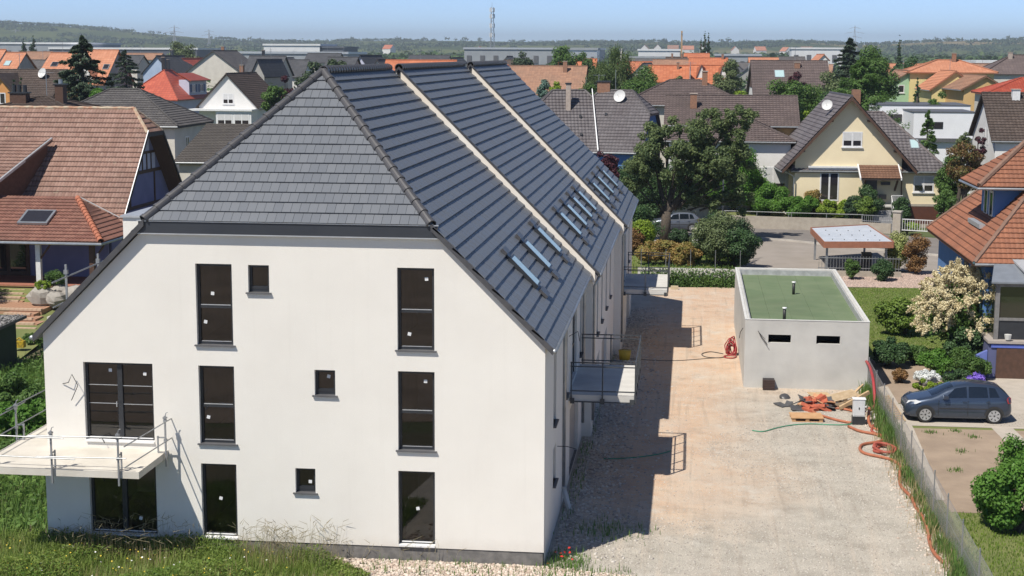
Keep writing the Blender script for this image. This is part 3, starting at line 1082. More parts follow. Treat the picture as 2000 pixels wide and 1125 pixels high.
M_stone = stonemat('limestone_bits', (0.66, 0.58, 0.50), (0.38, 0.29, 0.23))
M_stoneg = stonemat('grey_gravel_bits', (0.60, 0.56, 0.50), (0.28, 0.25, 0.22))
n = 5200
x = rng.uniform(-6.5, 3.5, n)
P = np.stack([x, -np.abs(rng.normal(0, .9, n)) - .05 - np.maximum(0, x) * .2, rng.uniform(-.01, .02, n)], 1)
P = P[P[:, 1] > -5]
stones('rubble', 'pale broken limestone along the foot of the white front wall', P, rng.uniform(.025, .075, len(P)), M_stone, 4)
n = 26000
P = np.stack([rng.uniform(1.5, 11.3, n), rng.uniform(-5, 24, n), np.zeros(n)], 1)
keep = (P[:, 0] > 6.5 + 2 * np.sin(P[:, 1] * .35)) | (P[:, 1] < 5) | (rng.random(n) < .12)
P = P[keep]
stones('gravel', 'grey crushed gravel scattered over the yard', P, rng.uniform(.009, .03, len(P)), M_stoneg, 5)
n = 6000
P = np.stack([np.abs(rng.normal(0, 1.0, n)) + .1, rng.uniform(.5, 44, n), np.zeros(n)], 1)
stones('debris', 'stones and building debris along the shaded side of the building', P, rng.uniform(.02, .07, n), M_stoneg, 6)
n = 1500
P = np.stack([11.25 - np.abs(rng.normal(0, .35, n)), rng.uniform(-4, 23, n), np.zeros(n)], 1)
stones('pebbles', 'pale stones along the foot of the wire fence', P, rng.uniform(.02, .06, n), M_stone, 7)
n = 5000
P = np.stack([rng.uniform(12, 19.5, n), rng.uniform(53.6, 60, n), np.zeros(n)], 1)
stones('pink_pebbles', 'pinkish garden chippings round the carport shrubs', P, rng.uniform(.03, .06, n), stonemat('pink_bits', (0.52, 0.40, 0.34), (0.34, 0.26, 0.22)), 8)

# ---------------------------------------------------------------- flat-roofed concrete garage
G = empty('concrete_garage', (6.22, 24.0, 0))
tag(G, 'raw concrete flat roofed garage box with green felt roof', 'garage')
gw, gl, gh = 5.15, 15.9, 2.92
mb = MB()
f1 = frame_of((0, 0, 0), (1, 0, 0), (0, -1, 0))
vents = [(0.98, 1.92, 1.95, 2.3), (2.98, 3.96, 1.95, 2.3)]
wall_openings(mb, f1, [(0, -.2), (gw, -.2), (gw, gh), (0, gh)], vents, .18)
mb.face([(0, gl, -.2), (0, 0, -.2), (0, 0, gh), (0, gl, gh)]).face([(gw, 0, -.2), (gw, gl, -.2), (gw, gl, gh), (gw, 0, gh)]).face([(gw, gl, -.2), (0, gl, -.2), (0, gl, gh), (gw, gl, gh)])
t = .2
pz = gh - .32
for a in ([(0, 0), (gw, 0), (gw - t, t), (t, t)], [(gw, 0), (gw, gl), (gw - t, gl - t), (gw - t, t)], [(gw, gl), (0, gl), (t, gl - t), (gw - t, gl - t)], [(0, gl), (0, 0), (t, t), (t, gl - t)]):
    mb.face([(p[0], p[1], gh) for p in a])
    mb.face([(a[3][0], a[3][1], gh), (a[2][0], a[2][1], gh), (a[2][0], a[2][1], pz - .1), (a[3][0], a[3][1], pz - .1)])
M_gconc = pm('formwork_concrete', (0.52, 0.515, 0.49), (0.45, 0.445, 0.425), 0.9, 0.92, 0.3, 25, grime=0.35)
mb.build('wall', M_gconc, G)
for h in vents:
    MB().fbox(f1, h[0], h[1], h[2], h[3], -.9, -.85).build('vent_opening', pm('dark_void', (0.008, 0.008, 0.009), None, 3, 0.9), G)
M_felt = pm('green_roof_felt', (0.115, 0.165, 0.085), (0.145, 0.19, 0.105), 0.8, 0.95, 0.3, 60, grime=0.4)
for i in range(5):
    w = (gw - 2 * t) / 5
    MB().box(t + i * w + .004, t + (i + 1) * w - .004, t, gl - t, pz - .06, pz + (.004 if i % 2 else .0)).build('felt_strip', M_felt, G)
MB().box(t + .003, t + .05, t + .01, gl - t, pz, gh - .05).box(gw - t - .05, gw - t - .003, t + .01, gl - t, pz, gh - .05).box(t + .05, gw - t - .05, gl - t - .05, gl - t - .003, pz, gh - .05).build('felt_upstand', pm('aluminium_felt', (0.5, 0.51, 0.52), (0.36, 0.37, 0.38), 3, 0.6, metal=.3), G)
MB().box(-.015, gw + .015, -.015, .09, gh + .002, gh + .03).box(gw - .09, gw + .015, .09, gl + .015, gh + .002, gh + .03).box(-.015, .09, .09, gl + .015, gh + .002, gh + .03).box(.09, gw - .09, gl - .09, gl + .015, gh + .002, gh + .03).build('coping', pm('pale_coping', (0.62, 0.62, 0.60), (0.54, 0.54, 0.52), 2, 0.7), G)
M_pipe = pm('dark_pipe', (0.03, 0.03, 0.032), None, 3, 0.5)
for px, py in ((2.6, 9.3), (1.72, 1.6)):
    p = MB().tube([(px, py, pz), (px, py, pz + .55)], .07, 10).build('vent_pipe', M_pipe, G, True)
    MB().tube([(px, py, pz + .55), (px, py, pz + .62)], .10, 10).build('cap', M_whitesill, p, True)
MB().tube([(.55, -.01, 2.45), (.6, -.1, 2.35), (.95, -.12, 1.85)], .015, 5).tube([(.57, -.01, 2.42), (.62, -.08, 2.35), (.85, -.1, 2.1)], .012, 5).build('loose_cable', M_cable, G)
MB().tube([(-.01, 2.0, 2.2), (-.12, 2.1, 2.0), (-.15, 2.3, 1.7)], .015, 5).build('loose_cable', M_cable, G)
sp = empty('slatted_crate', (7.0, 23.75, 0))
tag(sp, 'dark slatted crate standing against the concrete garage front', 'crate')
for i in range(6):
    MB().box(0, .5, -.25, -.22, .03 + i * .07, .085 + i * .07).build('slat', pm('dark_slat', (0.06, 0.035, 0.03), None, 5, 0.7), sp)
MB().box(.01, .49, -.215, .2, .02, .44).build('box', pm('dark_slat2', (0.03, 0.025, 0.025), None, 5, 0.8), sp)

# ---------------------------------------------------------------- wire fence
def wiremat():
    m, nt, b = newmat('chain_link')
    uv = node(nt, 'ShaderNodeUVMap').outputs[0]
    sx = node(nt, 'ShaderNodeSeparateXYZ')
    nt.links.new(uv, sx.inputs[0])
    u, v = sx.outputs[0], sx.outputs[1]
    l1 = math_(nt, 'LESS_THAN', math_(nt, 'FRACT', math_(nt, 'ADD', u, v)), 0.23)
    l2 = math_(nt, 'LESS_THAN', math_(nt, 'FRACT', math_(nt, 'SUBTRACT', u, v)), 0.23)
    a = math_(nt, 'MAXIMUM', l1, l2)
    b.inputs['Base Color'].default_value = (0.42, 0.43, 0.44, 1)
    b.inputs['Metallic'].default_value = 0.4
    b.inputs['Roughness'].default_value = 0.5
    nt.links.new(a, b.inputs['Alpha'])
    return m


M_wire = wiremat()
FN = empty('wire_fence', (11.35, 0, 0))
tag(FN, 'galvanised wire mesh fence between the gravel yard and the gardens', 'fence')
ys = [-6.5, -4.0, -1.5, 1.0, 3.5, 6.0, 8.5, 11.0, 13.5, 16.0, 18.5, 21.0, 23.7]
for a, b_ in zip(ys, ys[1:]):
    c = .05
    MB().face([(0, a, .04), (0, b_, .04), (0, b_, 1.42), (0, a, 1.42)], [(a / c / 1.4, 0), (b_ / c / 1.4, 0), (b_ / c / 1.4, 1.38 / c / 1.4), (a / c / 1.4, 1.38 / c / 1.4)]).build('mesh_panel', M_wire, FN)
for a in ys:
    MB().tube([(.03, a, 0), (.03, a, 1.5)], .022, 7).build('post', M_galv, FN)
for z in (.1, .75, 1.4):
    MB().tube([(0.012, ys[0], z), (0.012, ys[-1], z)], .006, 4).build('tension_wire', M_galv, FN)
MB().box(-.06, .06, ys[0], ys[-1], -.1, .03).build('base_strip', M_concrete, FN)

# ---------------------------------------------------------------- hoses, bundle, building waste
M_hose = pm('orange_hose', (0.42, 0.15, 0.08), (0.34, 0.115, 0.06), 4, 0.55, grime=.3)
M_red = pm('red_hose', (0.36, 0.04, 0.045), (0.28, 0.035, 0.035), 4, 0.5)
M_ghose = pm('green_hose', (0.07, 0.30, 0.18), (0.05, 0.22, 0.13), 4, 0.5)


def smooth(pts, k=6):
    """Catmull-Rom through the points"""
    P = [Vector(p) for p in pts]
    P = [2 * P[0] - P[1]] + P + [2 * P[-1] - P[-2]]
    out = []
    for i in range(1, len(P) - 2):
        for j in range(k):
            t = j / k
            a, b_, c, d = P[i - 1:i + 3]
            out.append(.5 * ((2 * b_) + (c - a) * t + (2 * a - 5 * b_ + 4 * c - d) * t * t + (3 * b_ - 3 * c + d - a) * t ** 3))
    return out + [P[-2]]


def hose(name, label, pts, r, mat, group):
    o = MB().tube(smooth([(p[0], p[1], (p[2] if len(p) > 2 else r)) for p in pts]), r, 8).build(name, mat, None, True)
    return tag(o, label, 'hose', group)


hose('site_hose', 'long orange hose snaking beside the wire fence towards the camera', [(9.95, 17.3), (10.3, 16.6), (10.85, 16.15), (11.05, 15.5), (10.7, 15.0), (10.2, 14.6), (10.02, 13.9), (10.15, 13.3), (10.7, 12.85), (11.0, 12.45), (11.15, 11.8), (11.05, 11.1), (10.95, 10.3), (10.85, 9.4), (10.9, 8.7), (11.0, 8.0), (11.0, 6.9), (11.05, 5.9), (11.02, 4.6), (10.9, 3.4), (10.88, 2.4), (11.0, 1.6)], .055, M_hose, 'orange hoses')
hose('site_hose', 'orange hose loop lying behind the white site cabinet', [(10.1, 17.9), (9.6, 18.3), (9.0, 19.1), (8.8, 19.7), (9.0, 20.3), (9.6, 20.4), (10.2, 20.1), (10.5, 19.6)], .05, M_hose, 'orange hoses')
hose('site_hose', 'coil of red hose piled at the fence', [(10.9, 17.6), (10.75, 16.6), (11.1, 15.9), (11.2, 15.2), (10.9, 14.6), (10.6, 14.1), (10.5, 13.7), (10.8, 13.4, .1), (11.15, 13.7, .1), (11.1, 14.2, .12), (10.7, 14.35, .14), (10.55, 13.9, .12), (10.75, 13.3, .14), (11.1, 13.3, .14), (11.25, 13.8, .16), (10.95, 14.3, .18), (10.6, 14.25, .2), (10.5, 14.0, .1)], .05, pm('red_orange_hose', (0.38, 0.09, 0.06), (0.31, 0.07, 0.05), 4, .55), 'orange hoses')
hose('site_hose', 'thick orange bend standing up in the weeds at the fence', [(10.95, 19.4, .3), (10.85, 18.6, .45), (10.75, 17.9, .2), (10.8, 17.3, .06), (11.0, 16.9, .05)], .055, M_hose, 'orange hoses')
hose('site_hose', 'red hose hanging over the fence beside the garage', [(11.3, 25.3, 1.1), (11.3, 24.0, 1.25), (11.28, 22.6, 1.3), (11.26, 21.2, 1.1), (11.25, 20.4, .55), (11.2, 20.0, .1)], .06, M_red, 'orange hoses')
hose('garden_hose', 'thin green hose lying across the gravel to the white cabinet', [(6.3, 16.3), (6.7, 16.2), (7.3, 16.9), (7.9, 17.4), (8.6, 17.65), (9.3, 17.6), (9.9, 17.7), (10.2, 18.0)], .022, M_ghose, 'garden hoses')
hose('garden_hose', 'thin green hose lying in the shade of the building', [(1.0, 11.5), (1.5, 11.6), (2.2, 11.9), (2.9, 12.4), (3.3, 12.9)], .02, M_ghose, 'garden hoses')
hose('site_cable', 'thin grey cable trailing from the red bundle over the track', [(5.6, 30.4), (4.6, 29.9), (3.4, 29.3), (2.4, 29.2), (1.2, 29.4)], .014, M_cable, 'site cables')
hose('site_cable', 'grey cable looped beside the red bundle', [(5.5, 31.2), (4.9, 31.6), (4.5, 31.0), (4.7, 30.3), (5.3, 30.2), (5.6, 30.6)], .018, M_cable, 'site cables')
rb = empty('hose_bundle', (5.86, 31.0, 0))
rb.scale = (.72, .8, .8)
tag(rb, 'bundle of bright red hose hung beside the concrete garage', 'hose')
gb = random.Random(3)
for i in range(11):
    c0, w0 = gb.uniform(-.15, .2), gb.uniform(.12, .3)
    top = gb.uniform(.55, 1.15)
    pts = []
    for k_ in range(9):
        t_ = 2 * math.pi * k_ / 8 + gb.uniform(-.15, .15)
        pts.append((c0 + w0 * math.sin(t_) + gb.uniform(-.05, .05), gb.uniform(-.2, .25), max(.04, top * (.5 - .5 * math.cos(t_)) * gb.uniform(.85, 1.1))))
    MB().tube(smooth(pts, 4), .034, 6).build('loop', M_red, rb, True)
MB().tube(smooth([(.35, -.6, .04), (.1, -1.05, .04), (-.35, -1.0, .04), (-.45, -.6, .05), (-.1, -.35, .06), (.3, -.45, .06)]), .035, 6).build('loop', M_red, rb, True)

CB = empty('site_cabinet', (10.38, 18.0, 0))
tag(CB, 'small white site power cabinet on a dark stand among the hoses', 'cabinet')
MB().box(-.22, .22, -.17, .17, .32, .98).build('body', pm('cabinet_white', (0.66, 0.67, 0.67), (0.58, 0.59, 0.6), 4, .5), CB)
MB().box(-.2, .2, -.185, -.172, .36, .94).build('door', pm('cabinet_door', (0.6, 0.61, 0.62), None, 4, .5), CB)
MB().box(-.24, .24, -.19, .19, .0, .31).build('stand', M_anth, CB)
MB().box(-.25, .25, -.2, .2, .981, 1.0).build('lid', M_whitesill, CB)
for z in (.5, .62):
    MB().tube([(.221, -.05, z), (.28, -.05, z)], .035, 8).build('socket', M_red, CB)
MB().box(-.02, .02, -.2, -.186, .6, .68).build('latch', M_cable, CB)

M_oak = pm('pallet_timber', (0.52, 0.40, 0.26), (0.42, 0.31, 0.19), 5, .85)


def pallet(name, label, loc, rz, tilt=(0, 0), group='pallets', mat=None, n=7, top_sheet=False):
    e = empty(name, loc)
    e.rotation_euler = (tilt[0], tilt[1], rz)
    tag(e, label, 'pallet', group)
    for i in range(n):
        y = -.4 + i * .8 / (n - 1)
        MB().box(-.6, .6, y - .05, y + .05, .122, .144).build('slat', mat or M_oak, e)
    for y in (-.38, 0, .38):
        MB().box(-.58, .58, y - .05, y + .05, 0, .022).build('runner', mat or M_oak, e)
        for x in (-.52, 0, .52):
            MB().box(x - .07, x + .07, y - .05, y + .05, .023, .1).build('block', mat or M_oak, e)
    for x in (-.52, 0, .52):
        MB().box(x - .07, x + .07, -.45, .45, .101, .121).build('bearer', mat or M_oak, e)
    return e


pallet('pallet', 'timber pallet tipped against the waste heap by the garage', (10.1, 21.4, .2), .25, (.05, -.22))
pallet('pallet', 'second timber pallet lying under the tipped one', (10.05, 20.9, 0), .1, (0, 0), mat=pm('old_pallet', (0.30, 0.22, 0.15), (0.22, 0.16, 0.1), 5, .9))
p = pallet('pallet', 'low pallet topped with an orange board on the open gravel', (8.45, 18.45, 0), .05, (0, 0), mat=pm('orange_board', (0.55, 0.33, 0.17), (0.47, 0.27, 0.13), 4, .8))
MB().box(-.62, .62, -.47, .47, .1445, .165).build('board', MATS['orange_board'], p)
ob = empty('timber_offcut', (10.5, 20.5, .3))
ob.rotation_euler = (0, -.35, .55)
tag(ob, 'long pale timber board leaning on the pallets', 'board', 'timber boards')
MB().box(-.75, .75, -.05, .05, 0, .14).build('board', M_wood, ob)
ob = empty('timber_offcut', (9.3, 22.6, .06))
ob.rotation_euler = (0.1, .05, .3)
tag(ob, 'square sheet of pale plywood on the waste heap', 'board', 'timber boards')
MB().box(-.45, .45, -.3, .3, 0, .03).build('board', M_wood, ob)
ob = empty('timber_offcut', (10.75, 21.9, .45))
ob.rotation_euler = (0.1, -.5, .8)
tag(ob, 'short splintered batten sticking up behind the pallets', 'board', 'timber boards')
MB().box(-.4, .4, -.03, .03, 0, .05).box(-.3, .25, .06, .11, -.05, 0).build('board', M_wood, ob)
# heap of tile remains
g2 = random.Random(5)
cols = {'red': pm('red_tile_scrap', (0.46, 0.12, 0.06), (0.36, 0.09, 0.05), 6, .8), 'dark': pm('dark_tile_scrap', (0.06, 0.06, 0.065), (0.09, 0.09, 0.09), 6, .7), 'ply': pm('orange_scrap', (0.52, 0.28, 0.15), (0.44, 0.22, 0.11), 6, .85)}
HP = empty('waste_heap', (8.9, 20.6, 0))
tag(HP, 'heap of broken red and dark roof tiles and board scraps by the garage', 'heap')
for i in range(54):
    r_ = abs(g2.gauss(0, .42))
    a = g2.uniform(0, 6.28)
    x, y = r_ * 1.5 * math.cos(a), r_ * math.sin(a)
    z = max(.03, .34 - .4 * r_ + g2.uniform(-.05, .05))
    k = 'red' if (abs(x - .15) < .35 and g2.random() < .75) else ('dark' if g2.random() < .6 else 'ply')
    w, l = g2.uniform(.12, .26), g2.uniform(.16, .36)
    m = MB(Matrix.Translation((x, y, z)) @ Matrix.Rotation(g2.uniform(0, 6), 4, 'Z') @ Matrix.Rotation(g2.uniform(-.5, .5), 4, 'X') @ Matrix.Rotation(g2.uniform(-.4, .4), 4, 'Y'))
    m.prism([(-w, -l, .02), (w, -l * .9, .02), (w * 1.05, l, .02), (w * .2, l * .85, .03), (-w * .9, l, .02)], .035 if k != 'red' else .12)
    m.build('scrap', cols[k], HP)
tag(stones('rag_bits', 'pale packaging scraps between cabinet and weeds', np.stack([rng.uniform(10.6, 11.2, 60), rng.uniform(18.6, 21.4, 60), rng.uniform(.0, .1, 60)], 1), rng.uniform(.04, .13, 60), stonemat('packaging', (.7, .68, .68), (.45, .40, .42)), 9), 'pale packaging scraps between cabinet and weeds', 'litter')
pk = MB().tube([(0, 0, 0), (0, 0, .06), (0, 0, .1)], .24, 12, True, .16).build('roof_cowl', M_cap, None, True)
pk.location = (7.85, 22.1, .02)
pk.rotation_euler = (.5, .2, 0)
tag(pk, 'dark round cowl lying alone on the gravel before the garage', 'cowl')
wb = MB().box(0, .45, 0, .25, 0, .2).build('foam_block', pm('pale_block', (0.5, 0.42, 0.28), None, 4, .9))
wb.location = (2.75, 51.0, 0)
tag(wb, 'small pale block left at the far end of the track', 'block')
yb = empty('site_bucket', (.95, 29.2, 0))
tag(yb, 'yellow plastic tub seen through the near balcony railing', 'tub')
MB().tube([(0, 0, 0), (0, 0, .2), (0, 0, .45)], .24, 12, True, .30).build('tub', pm('yellow_plastic', (0.55, 0.38, 0.03), None, 4, .5), yb, True)
MB().tube([(-.3, 0, .44), (0, 0, .5), (.3, 0, .44)], .012, 5).build('handle', M_cable, yb)
# open gate leaf leaning past the balcony shade
LD = empty('ladder', (11.95, 21.8, .02))
LD.rotation_euler = (0, 0, .02)
tag(LD, 'pale ladder lying on the ground behind the fence', 'ladder')
MB().box(-.22, -.17, -3.2, 1.2, 0, .06).build('stile', M_wood, LD)
MB().box(.17, .22, -3.2, 1.2, 0, .06).build('stile', M_wood, LD)
for i in range(12):
    MB().box(-.17, .17, -3.0 + i * .36, -2.95 + i * .36, .015, .045).build('rung', M_wood, LD)

# ---------------------------------------------------------------- cars
def carpaint(name, c):
    m, nt, b = newmat(name)
    b.inputs['Base Color'].default_value = (*c, 1)
    b.inputs['Metallic'].default_value = 0.45
    b.inputs['Roughness'].default_value = 0.32
    b.inputs['Coat Weight'].default_value = 0.8
    b.inputs['Coat Roughness'].default_value = 0.05
    return m


def car(name, label, loc, rz, paint, L=4.0):
    """five-door hatchback, nose towards -x"""
    e = empty(name, loc, rz)
    tag(e, label, 'car')
    # stations along the length: x, belt z, roof z (same as belt outside the cabin), half width, half roof width, sill z
    st = [(-2.0, .50, .50, .52, .30, .30), (-1.96, .64, .66, .68, .5, .24), (-1.80, .74, .77, .78, .62, .20), (-1.45, .84, .88, .835, .68, .18), (-1.05, .91, .96, .845, .70, .17), (-.80, .94, 1.06, .85, .68, .17),
          (-.45, .95, 1.26, .85, .63, .17), (-.10, .96, 1.40, .85, .60, .17), (.30, .97, 1.47, .85, .585, .17), (.75, .98, 1.475, .85, .58, .17), (1.2, 1.0, 1.44, .845, .57, .18), (1.55, 1.02, 1.37, .83, .55, .20), (1.80, 1.02, 1.18, .80, .56, .24), (1.93, .98, 1.02, .74, .58, .28), (2.0, .66, .72, .66, .52, .34)]
    rows = []
    for x, zb, zr, hw, hr, zs in st:
        prof = [(hw * .86, zs), (hw * .97, zs + .10), (hw, zs + (zb - zs) * .45), (hw * .985, zs + (zb - zs) * .8), (hw * .94, zb), (hr + (hw * .94 - hr) * .35, zb + (zr - zb) * .62), (hr, zb + (zr - zb) * .93), (hr * .6, zr), (0, zr + .012)]
        rows.append([(x, -y, z) for y, z in prof] + [(x, y, z) for y, z in prof[::-1][1:]])
    body = MB()
    k = len(rows[0])
    n0 = 0
    for r_ in rows:
        body.v += r_
    for i in range(len(rows) - 1):
        for j in range(k - 1):
            body.f.append((i * k + j, (i + 1) * k + j, (i + 1) * k + j + 1, i * k + j + 1))
            body.uv.append(None)
    body.f.append(tuple(range(k)))
    body.f.append(tuple((len(rows) - 1) * k + j for j in range(k))[::-1])
    body.uv += [None, None]
    bo = body.build('body', paint, e, True)

    def at(x):
        for a, b_ in zip(st, st[1:]):
            if a[0] <= x <= b_[0]:
                t = (x - a[0]) / (b_[0] - a[0])
                return [p + (q - p) * t for p, q in zip(a, b_)]
        return st[-1]

    def side(x, f, sgn, out=.012):
        """point on the cabin side, f=0 belt, 1 near roof"""
        _, zb, zr, hw, hr, _ = at(x)
        pts = [(hw * .94, zb), (hr + (hw * .94 - hr) * .35, zb + (zr - zb) * .62), (hr, zb + (zr - zb) * .93)]
        if f <= .62 / .93:
            t = f / (.62 / .93)
            p, q = pts[0], pts[1]
        else:
            t = (f - .62 / .93) / (1 - .62 / .93)
            p, q = pts[1], pts[2]
        y, z = p[0] + (q[0] - p[0]) * t, p[1] + (q[1] - p[1]) * t
        return (x, sgn * (y + out), z)

    gl = glassmat('car_glass', (0.008, 0.012, 0.018), .04, .8)
    for sgn in (-1, 1):
        for lo, hi, tl, tr in ((-.62, .28, -.12, .28), (.36, 1.08, .36, 1.04), (1.14, 1.52, 1.12, 1.34)):
            m = MB()
            N = 5
            for i in range(N):
                for j in range(3):
                    q = []
                    for a, b_ in ((i, j), (i + 1, j), (i + 1, j + 1), (i, j + 1)):
                        f = .06 + .84 * b_ / 3
                        x0, x1 = lo + (tl - lo) * f, hi + (tr - hi) * f
                        q.append(side(x0 + (x1 - x0) * a / N, f, sgn))
                    m.face(q)
            m.build('side_window', gl, e)
        m = MB().fbox(frame_of((.12, sgn * .852, .82), (1, 0, 0), (0, sgn, 0)), 0, .16, 0, .03, 0, .025).build('door_handle', paint, e)
        MB().fbox(frame_of((1.0, sgn * .85, .84), (1, 0, 0), (0, sgn, 0)), 0, .15, 0, .03, 0, .025).build('door_handle', paint, e)
        MB().fbox(frame_of((-.75, sgn * .853, .56), (1, 0, 0), (0, sgn, 0)), 0, 1.9, 0, .03, -.006, .012).build('side_moulding', M_cable, e)
        for x in (.32, -.78, 1.1):
            MB().fbox(frame_of((x, sgn * .845, .28), (1, 0, 0), (0, sgn, 0)), 0, .01, 0, .62, 0, .012).build('door_gap', M_cable, e)
        mi = MB()
        mi.box(-.62, -.44, sgn * .9 - .09, sgn * .9 + .09, .95, 1.08)
        mi.build('wing_mirror', paint, e)
        hl = MB().face([(-1.93, sgn * .52, .66), (-1.62, sgn * .815, .70), (-1.42, sgn * .845, .80), (-1.62, sgn * .74, .855), (-1.86, sgn * .5, .775)])
        hl.v = [(x - .015, y + sgn * .015, z + .012) for x, y, z in hl.v]
        hl.build('headlight', pm('lamp_glass', (0.62, 0.64, 0.66), None, 5, .12, spec=.8), e)
        tl_ = MB().face([(1.93, sgn * .72, .80), (1.98, sgn * .58, .80), (1.95, sgn * .60, 1.0), (1.82, sgn * .70, 1.04), (1.74, sgn * .82, .96), (1.80, sgn * .815, .80)])
        tl_.v = [(x + .02, y + sgn * .02, z) for x, y, z in tl_.v]
        tl_.build('tail_light', pm('tail_red', (0.5, 0.015, 0.015), None, 5, .15), e)
        for wx in (-1.26, 1.33):
            w = MB()
            N = 24
            prof = [(.17, -.09), (.23, -.10), (.29, -.095), (.31, -.06), (.31, .06), (.29, .095), (.2, .1)]
            for i in range(N):
                a0, a1 = 2 * math.pi * i / N, 2 * math.pi * (i + 1) / N
                for (r0, y0), (r1_, y1) in zip(prof, prof[1:]):
                    w.face([(wx + r0 * math.cos(a0), sgn * .76 + y0, .31 + r0 * math.sin(a0)), (wx + r1_ * math.cos(a0), sgn * .76 + y1, .31 + r1_ * math.sin(a0)), (wx + r1_ * math.cos(a1), sgn * .76 + y1, .31 + r1_ * math.sin(a1)), (wx + r0 * math.cos(a1), sgn * .76 + y0, .31 + r0 * math.sin(a1))])
            wh = w.build('wheel', pm('tyre_rubber', (0.02, 0.02, 0.02), None, 6, .8), e, True)
            rim = MB()
            yo = sgn * .855
            for i in range(7):
                a = 2 * math.pi * i / 7
                c, s_ = math.cos(a), math.sin(a)
                rim.face([(wx + r_ * c - t * s_, yo, .31 + r_ * s_ + t * c) for r_, t in ((.03, -.03), (.205, -.058), (.205, .058), (.03, .03))])
            for i in range(20):
                a0, a1 = 2 * math.pi * i / 20, 2 * math.pi * (i + 1) / 20
                rim.face([(wx + r_ * math.cos(a), yo + sgn * .004, .31 + r_ * math.sin(a)) for r_, a in ((.19, a0), (.225, a0), (.225, a1), (.19, a1))])
            rim.build('rim', pm('wheel_alloy', (0.55, 0.56, 0.57), None, 6, .35, metal=.6), wh)
            MB().tube([(wx, sgn * .70, .31), (wx, sgn * .84, .31)], .2, 16).build('brake_disc', M_cable, wh)
            ar = MB()
            for i in range(12):
                a0, a1 = math.pi * i / 12, math.pi * (i + 1) / 12
                ar.face([(wx + r_ * math.cos(a), sgn * .862, .31 + r_ * math.sin(a)) for r_, a in ((.30, a0), (.375, a0), (.375, a1), (.30, a1))])
            ar.build('wheel_arch', M_cable, e)
    ws = MB()
    N = 6
    for i in range(N):
        for j in range(4):
            q = []
            for a, b_ in ((i, j), (i + 1, j), (i + 1, j + 1), (i, j + 1)):
                x = -.98 + .80 * b_ / 4
                _, zb, zr, hw, hr, _ = at(x)
                y = (a / N * 2 - 1) * (hr * .97)
                q.append((x - .01, y, zr + .02 - abs(a / N * 2 - 1) ** 3 * .06))
            ws.face(q)
    ws.build('windscreen', gl, e)
    rw = MB().face([(1.56, -.5, 1.385), (1.56, .5, 1.385), (1.84, .58, 1.16), (1.84, -.58, 1.16)])
    rw.build('rear_window', gl, e)
    MB().box(-2.02, -1.9, -.3, .3, .40, .55).build('grille', M_cable, e)
    MB().box(-2.03, -2.0, -.26, .26, .36, .46).build('number_plate', M_whitesill, e)
    MB().box(2.0, 2.03, -.26, .26, .55, .66).build('number_plate', M_whitesill, e)
    return e


car('hatchback_car', 'dark blue five door hatchback parked behind the wire fence', (14.2, 19.4, .01), R(1.5), carpaint('paint_dark_blue', (0.042, 0.062, 0.102)))
car('hatchback_car', 'blue grey car parked in the street beyond the big dark tree', (2.6, 81.2, .12), R(4), carpaint('paint_silver', (0.17, 0.19, 0.23)))
# ================================================================ HOUSES
RM_red = roofmat('old_red_tiles', (0.235, 0.138, 0.108), (0.315, 0.198, 0.16), (0.145, 0.092, 0.075), lichen=.4, line=.55)
RM_red2 = roofmat('porch_red_tiles', (0.20, 0.092, 0.07), (0.27, 0.135, 0.10), (0.125, 0.07, 0.056), lichen=.15, line=.55)
RM_brown = roofmat('brown_tiles', (0.075, 0.055, 0.046), (0.105, 0.08, 0.068), (0.055, 0.045, 0.04), line=.5)
RM_plum = roofmat('plum_tiles', (0.105, 0.095, 0.10), (0.145, 0.132, 0.137), (0.075, 0.06, 0.062), line=.5, spec=.5, rough=.55)
RM_plum2 = roofmat('plum_brown_tiles', (0.12, 0.092, 0.088), (0.155, 0.12, 0.112), (0.085, 0.068, 0.065), line=.6)
RM_grey = roofmat('grey_tiles', (0.09, 0.085, 0.085), (0.125, 0.118, 0.115), (0.065, 0.06, 0.06), line=.5)
RM_dark = roofmat('dark_grey_tiles', (0.055, 0.058, 0.065), (0.08, 0.082, 0.09), (0.045, 0.047, 0.052), line=.4)
RM_or = roofmat('orange_tiles', (0.42, 0.13, 0.06), (0.52, 0.19, 0.095), (0.33, 0.11, 0.06), line=.45)
RM_or2 = roofmat('pale_orange_tiles', (0.46, 0.19, 0.105), (0.54, 0.25, 0.15), (0.36, 0.16, 0.095), line=.45)
RM_bright = roofmat('bright_red_tiles', (0.40, 0.075, 0.04), (0.52, 0.12, 0.065), (0.36, 0.07, 0.04), line=.5, spec=.5, rough=.5)
RM_clay = roofmat('clay_plain_tiles', (0.31, 0.13, 0.075), (0.25, 0.105, 0.062), (0.16, 0.076, 0.05), lichen=.12, line=.5)
RM_tan = roofmat('old_tan_tiles', (0.36, 0.20, 0.13), (0.27, 0.15, 0.10), (0.21, 0.14, 0.10), lichen=.4, line=.4)
RM_fib = roofmat('old_fibre_sheet', (0.095, 0.085, 0.078), (0.11, 0.10, 0.09), (0.07, 0.063, 0.058), lichen=.25, line=.4)

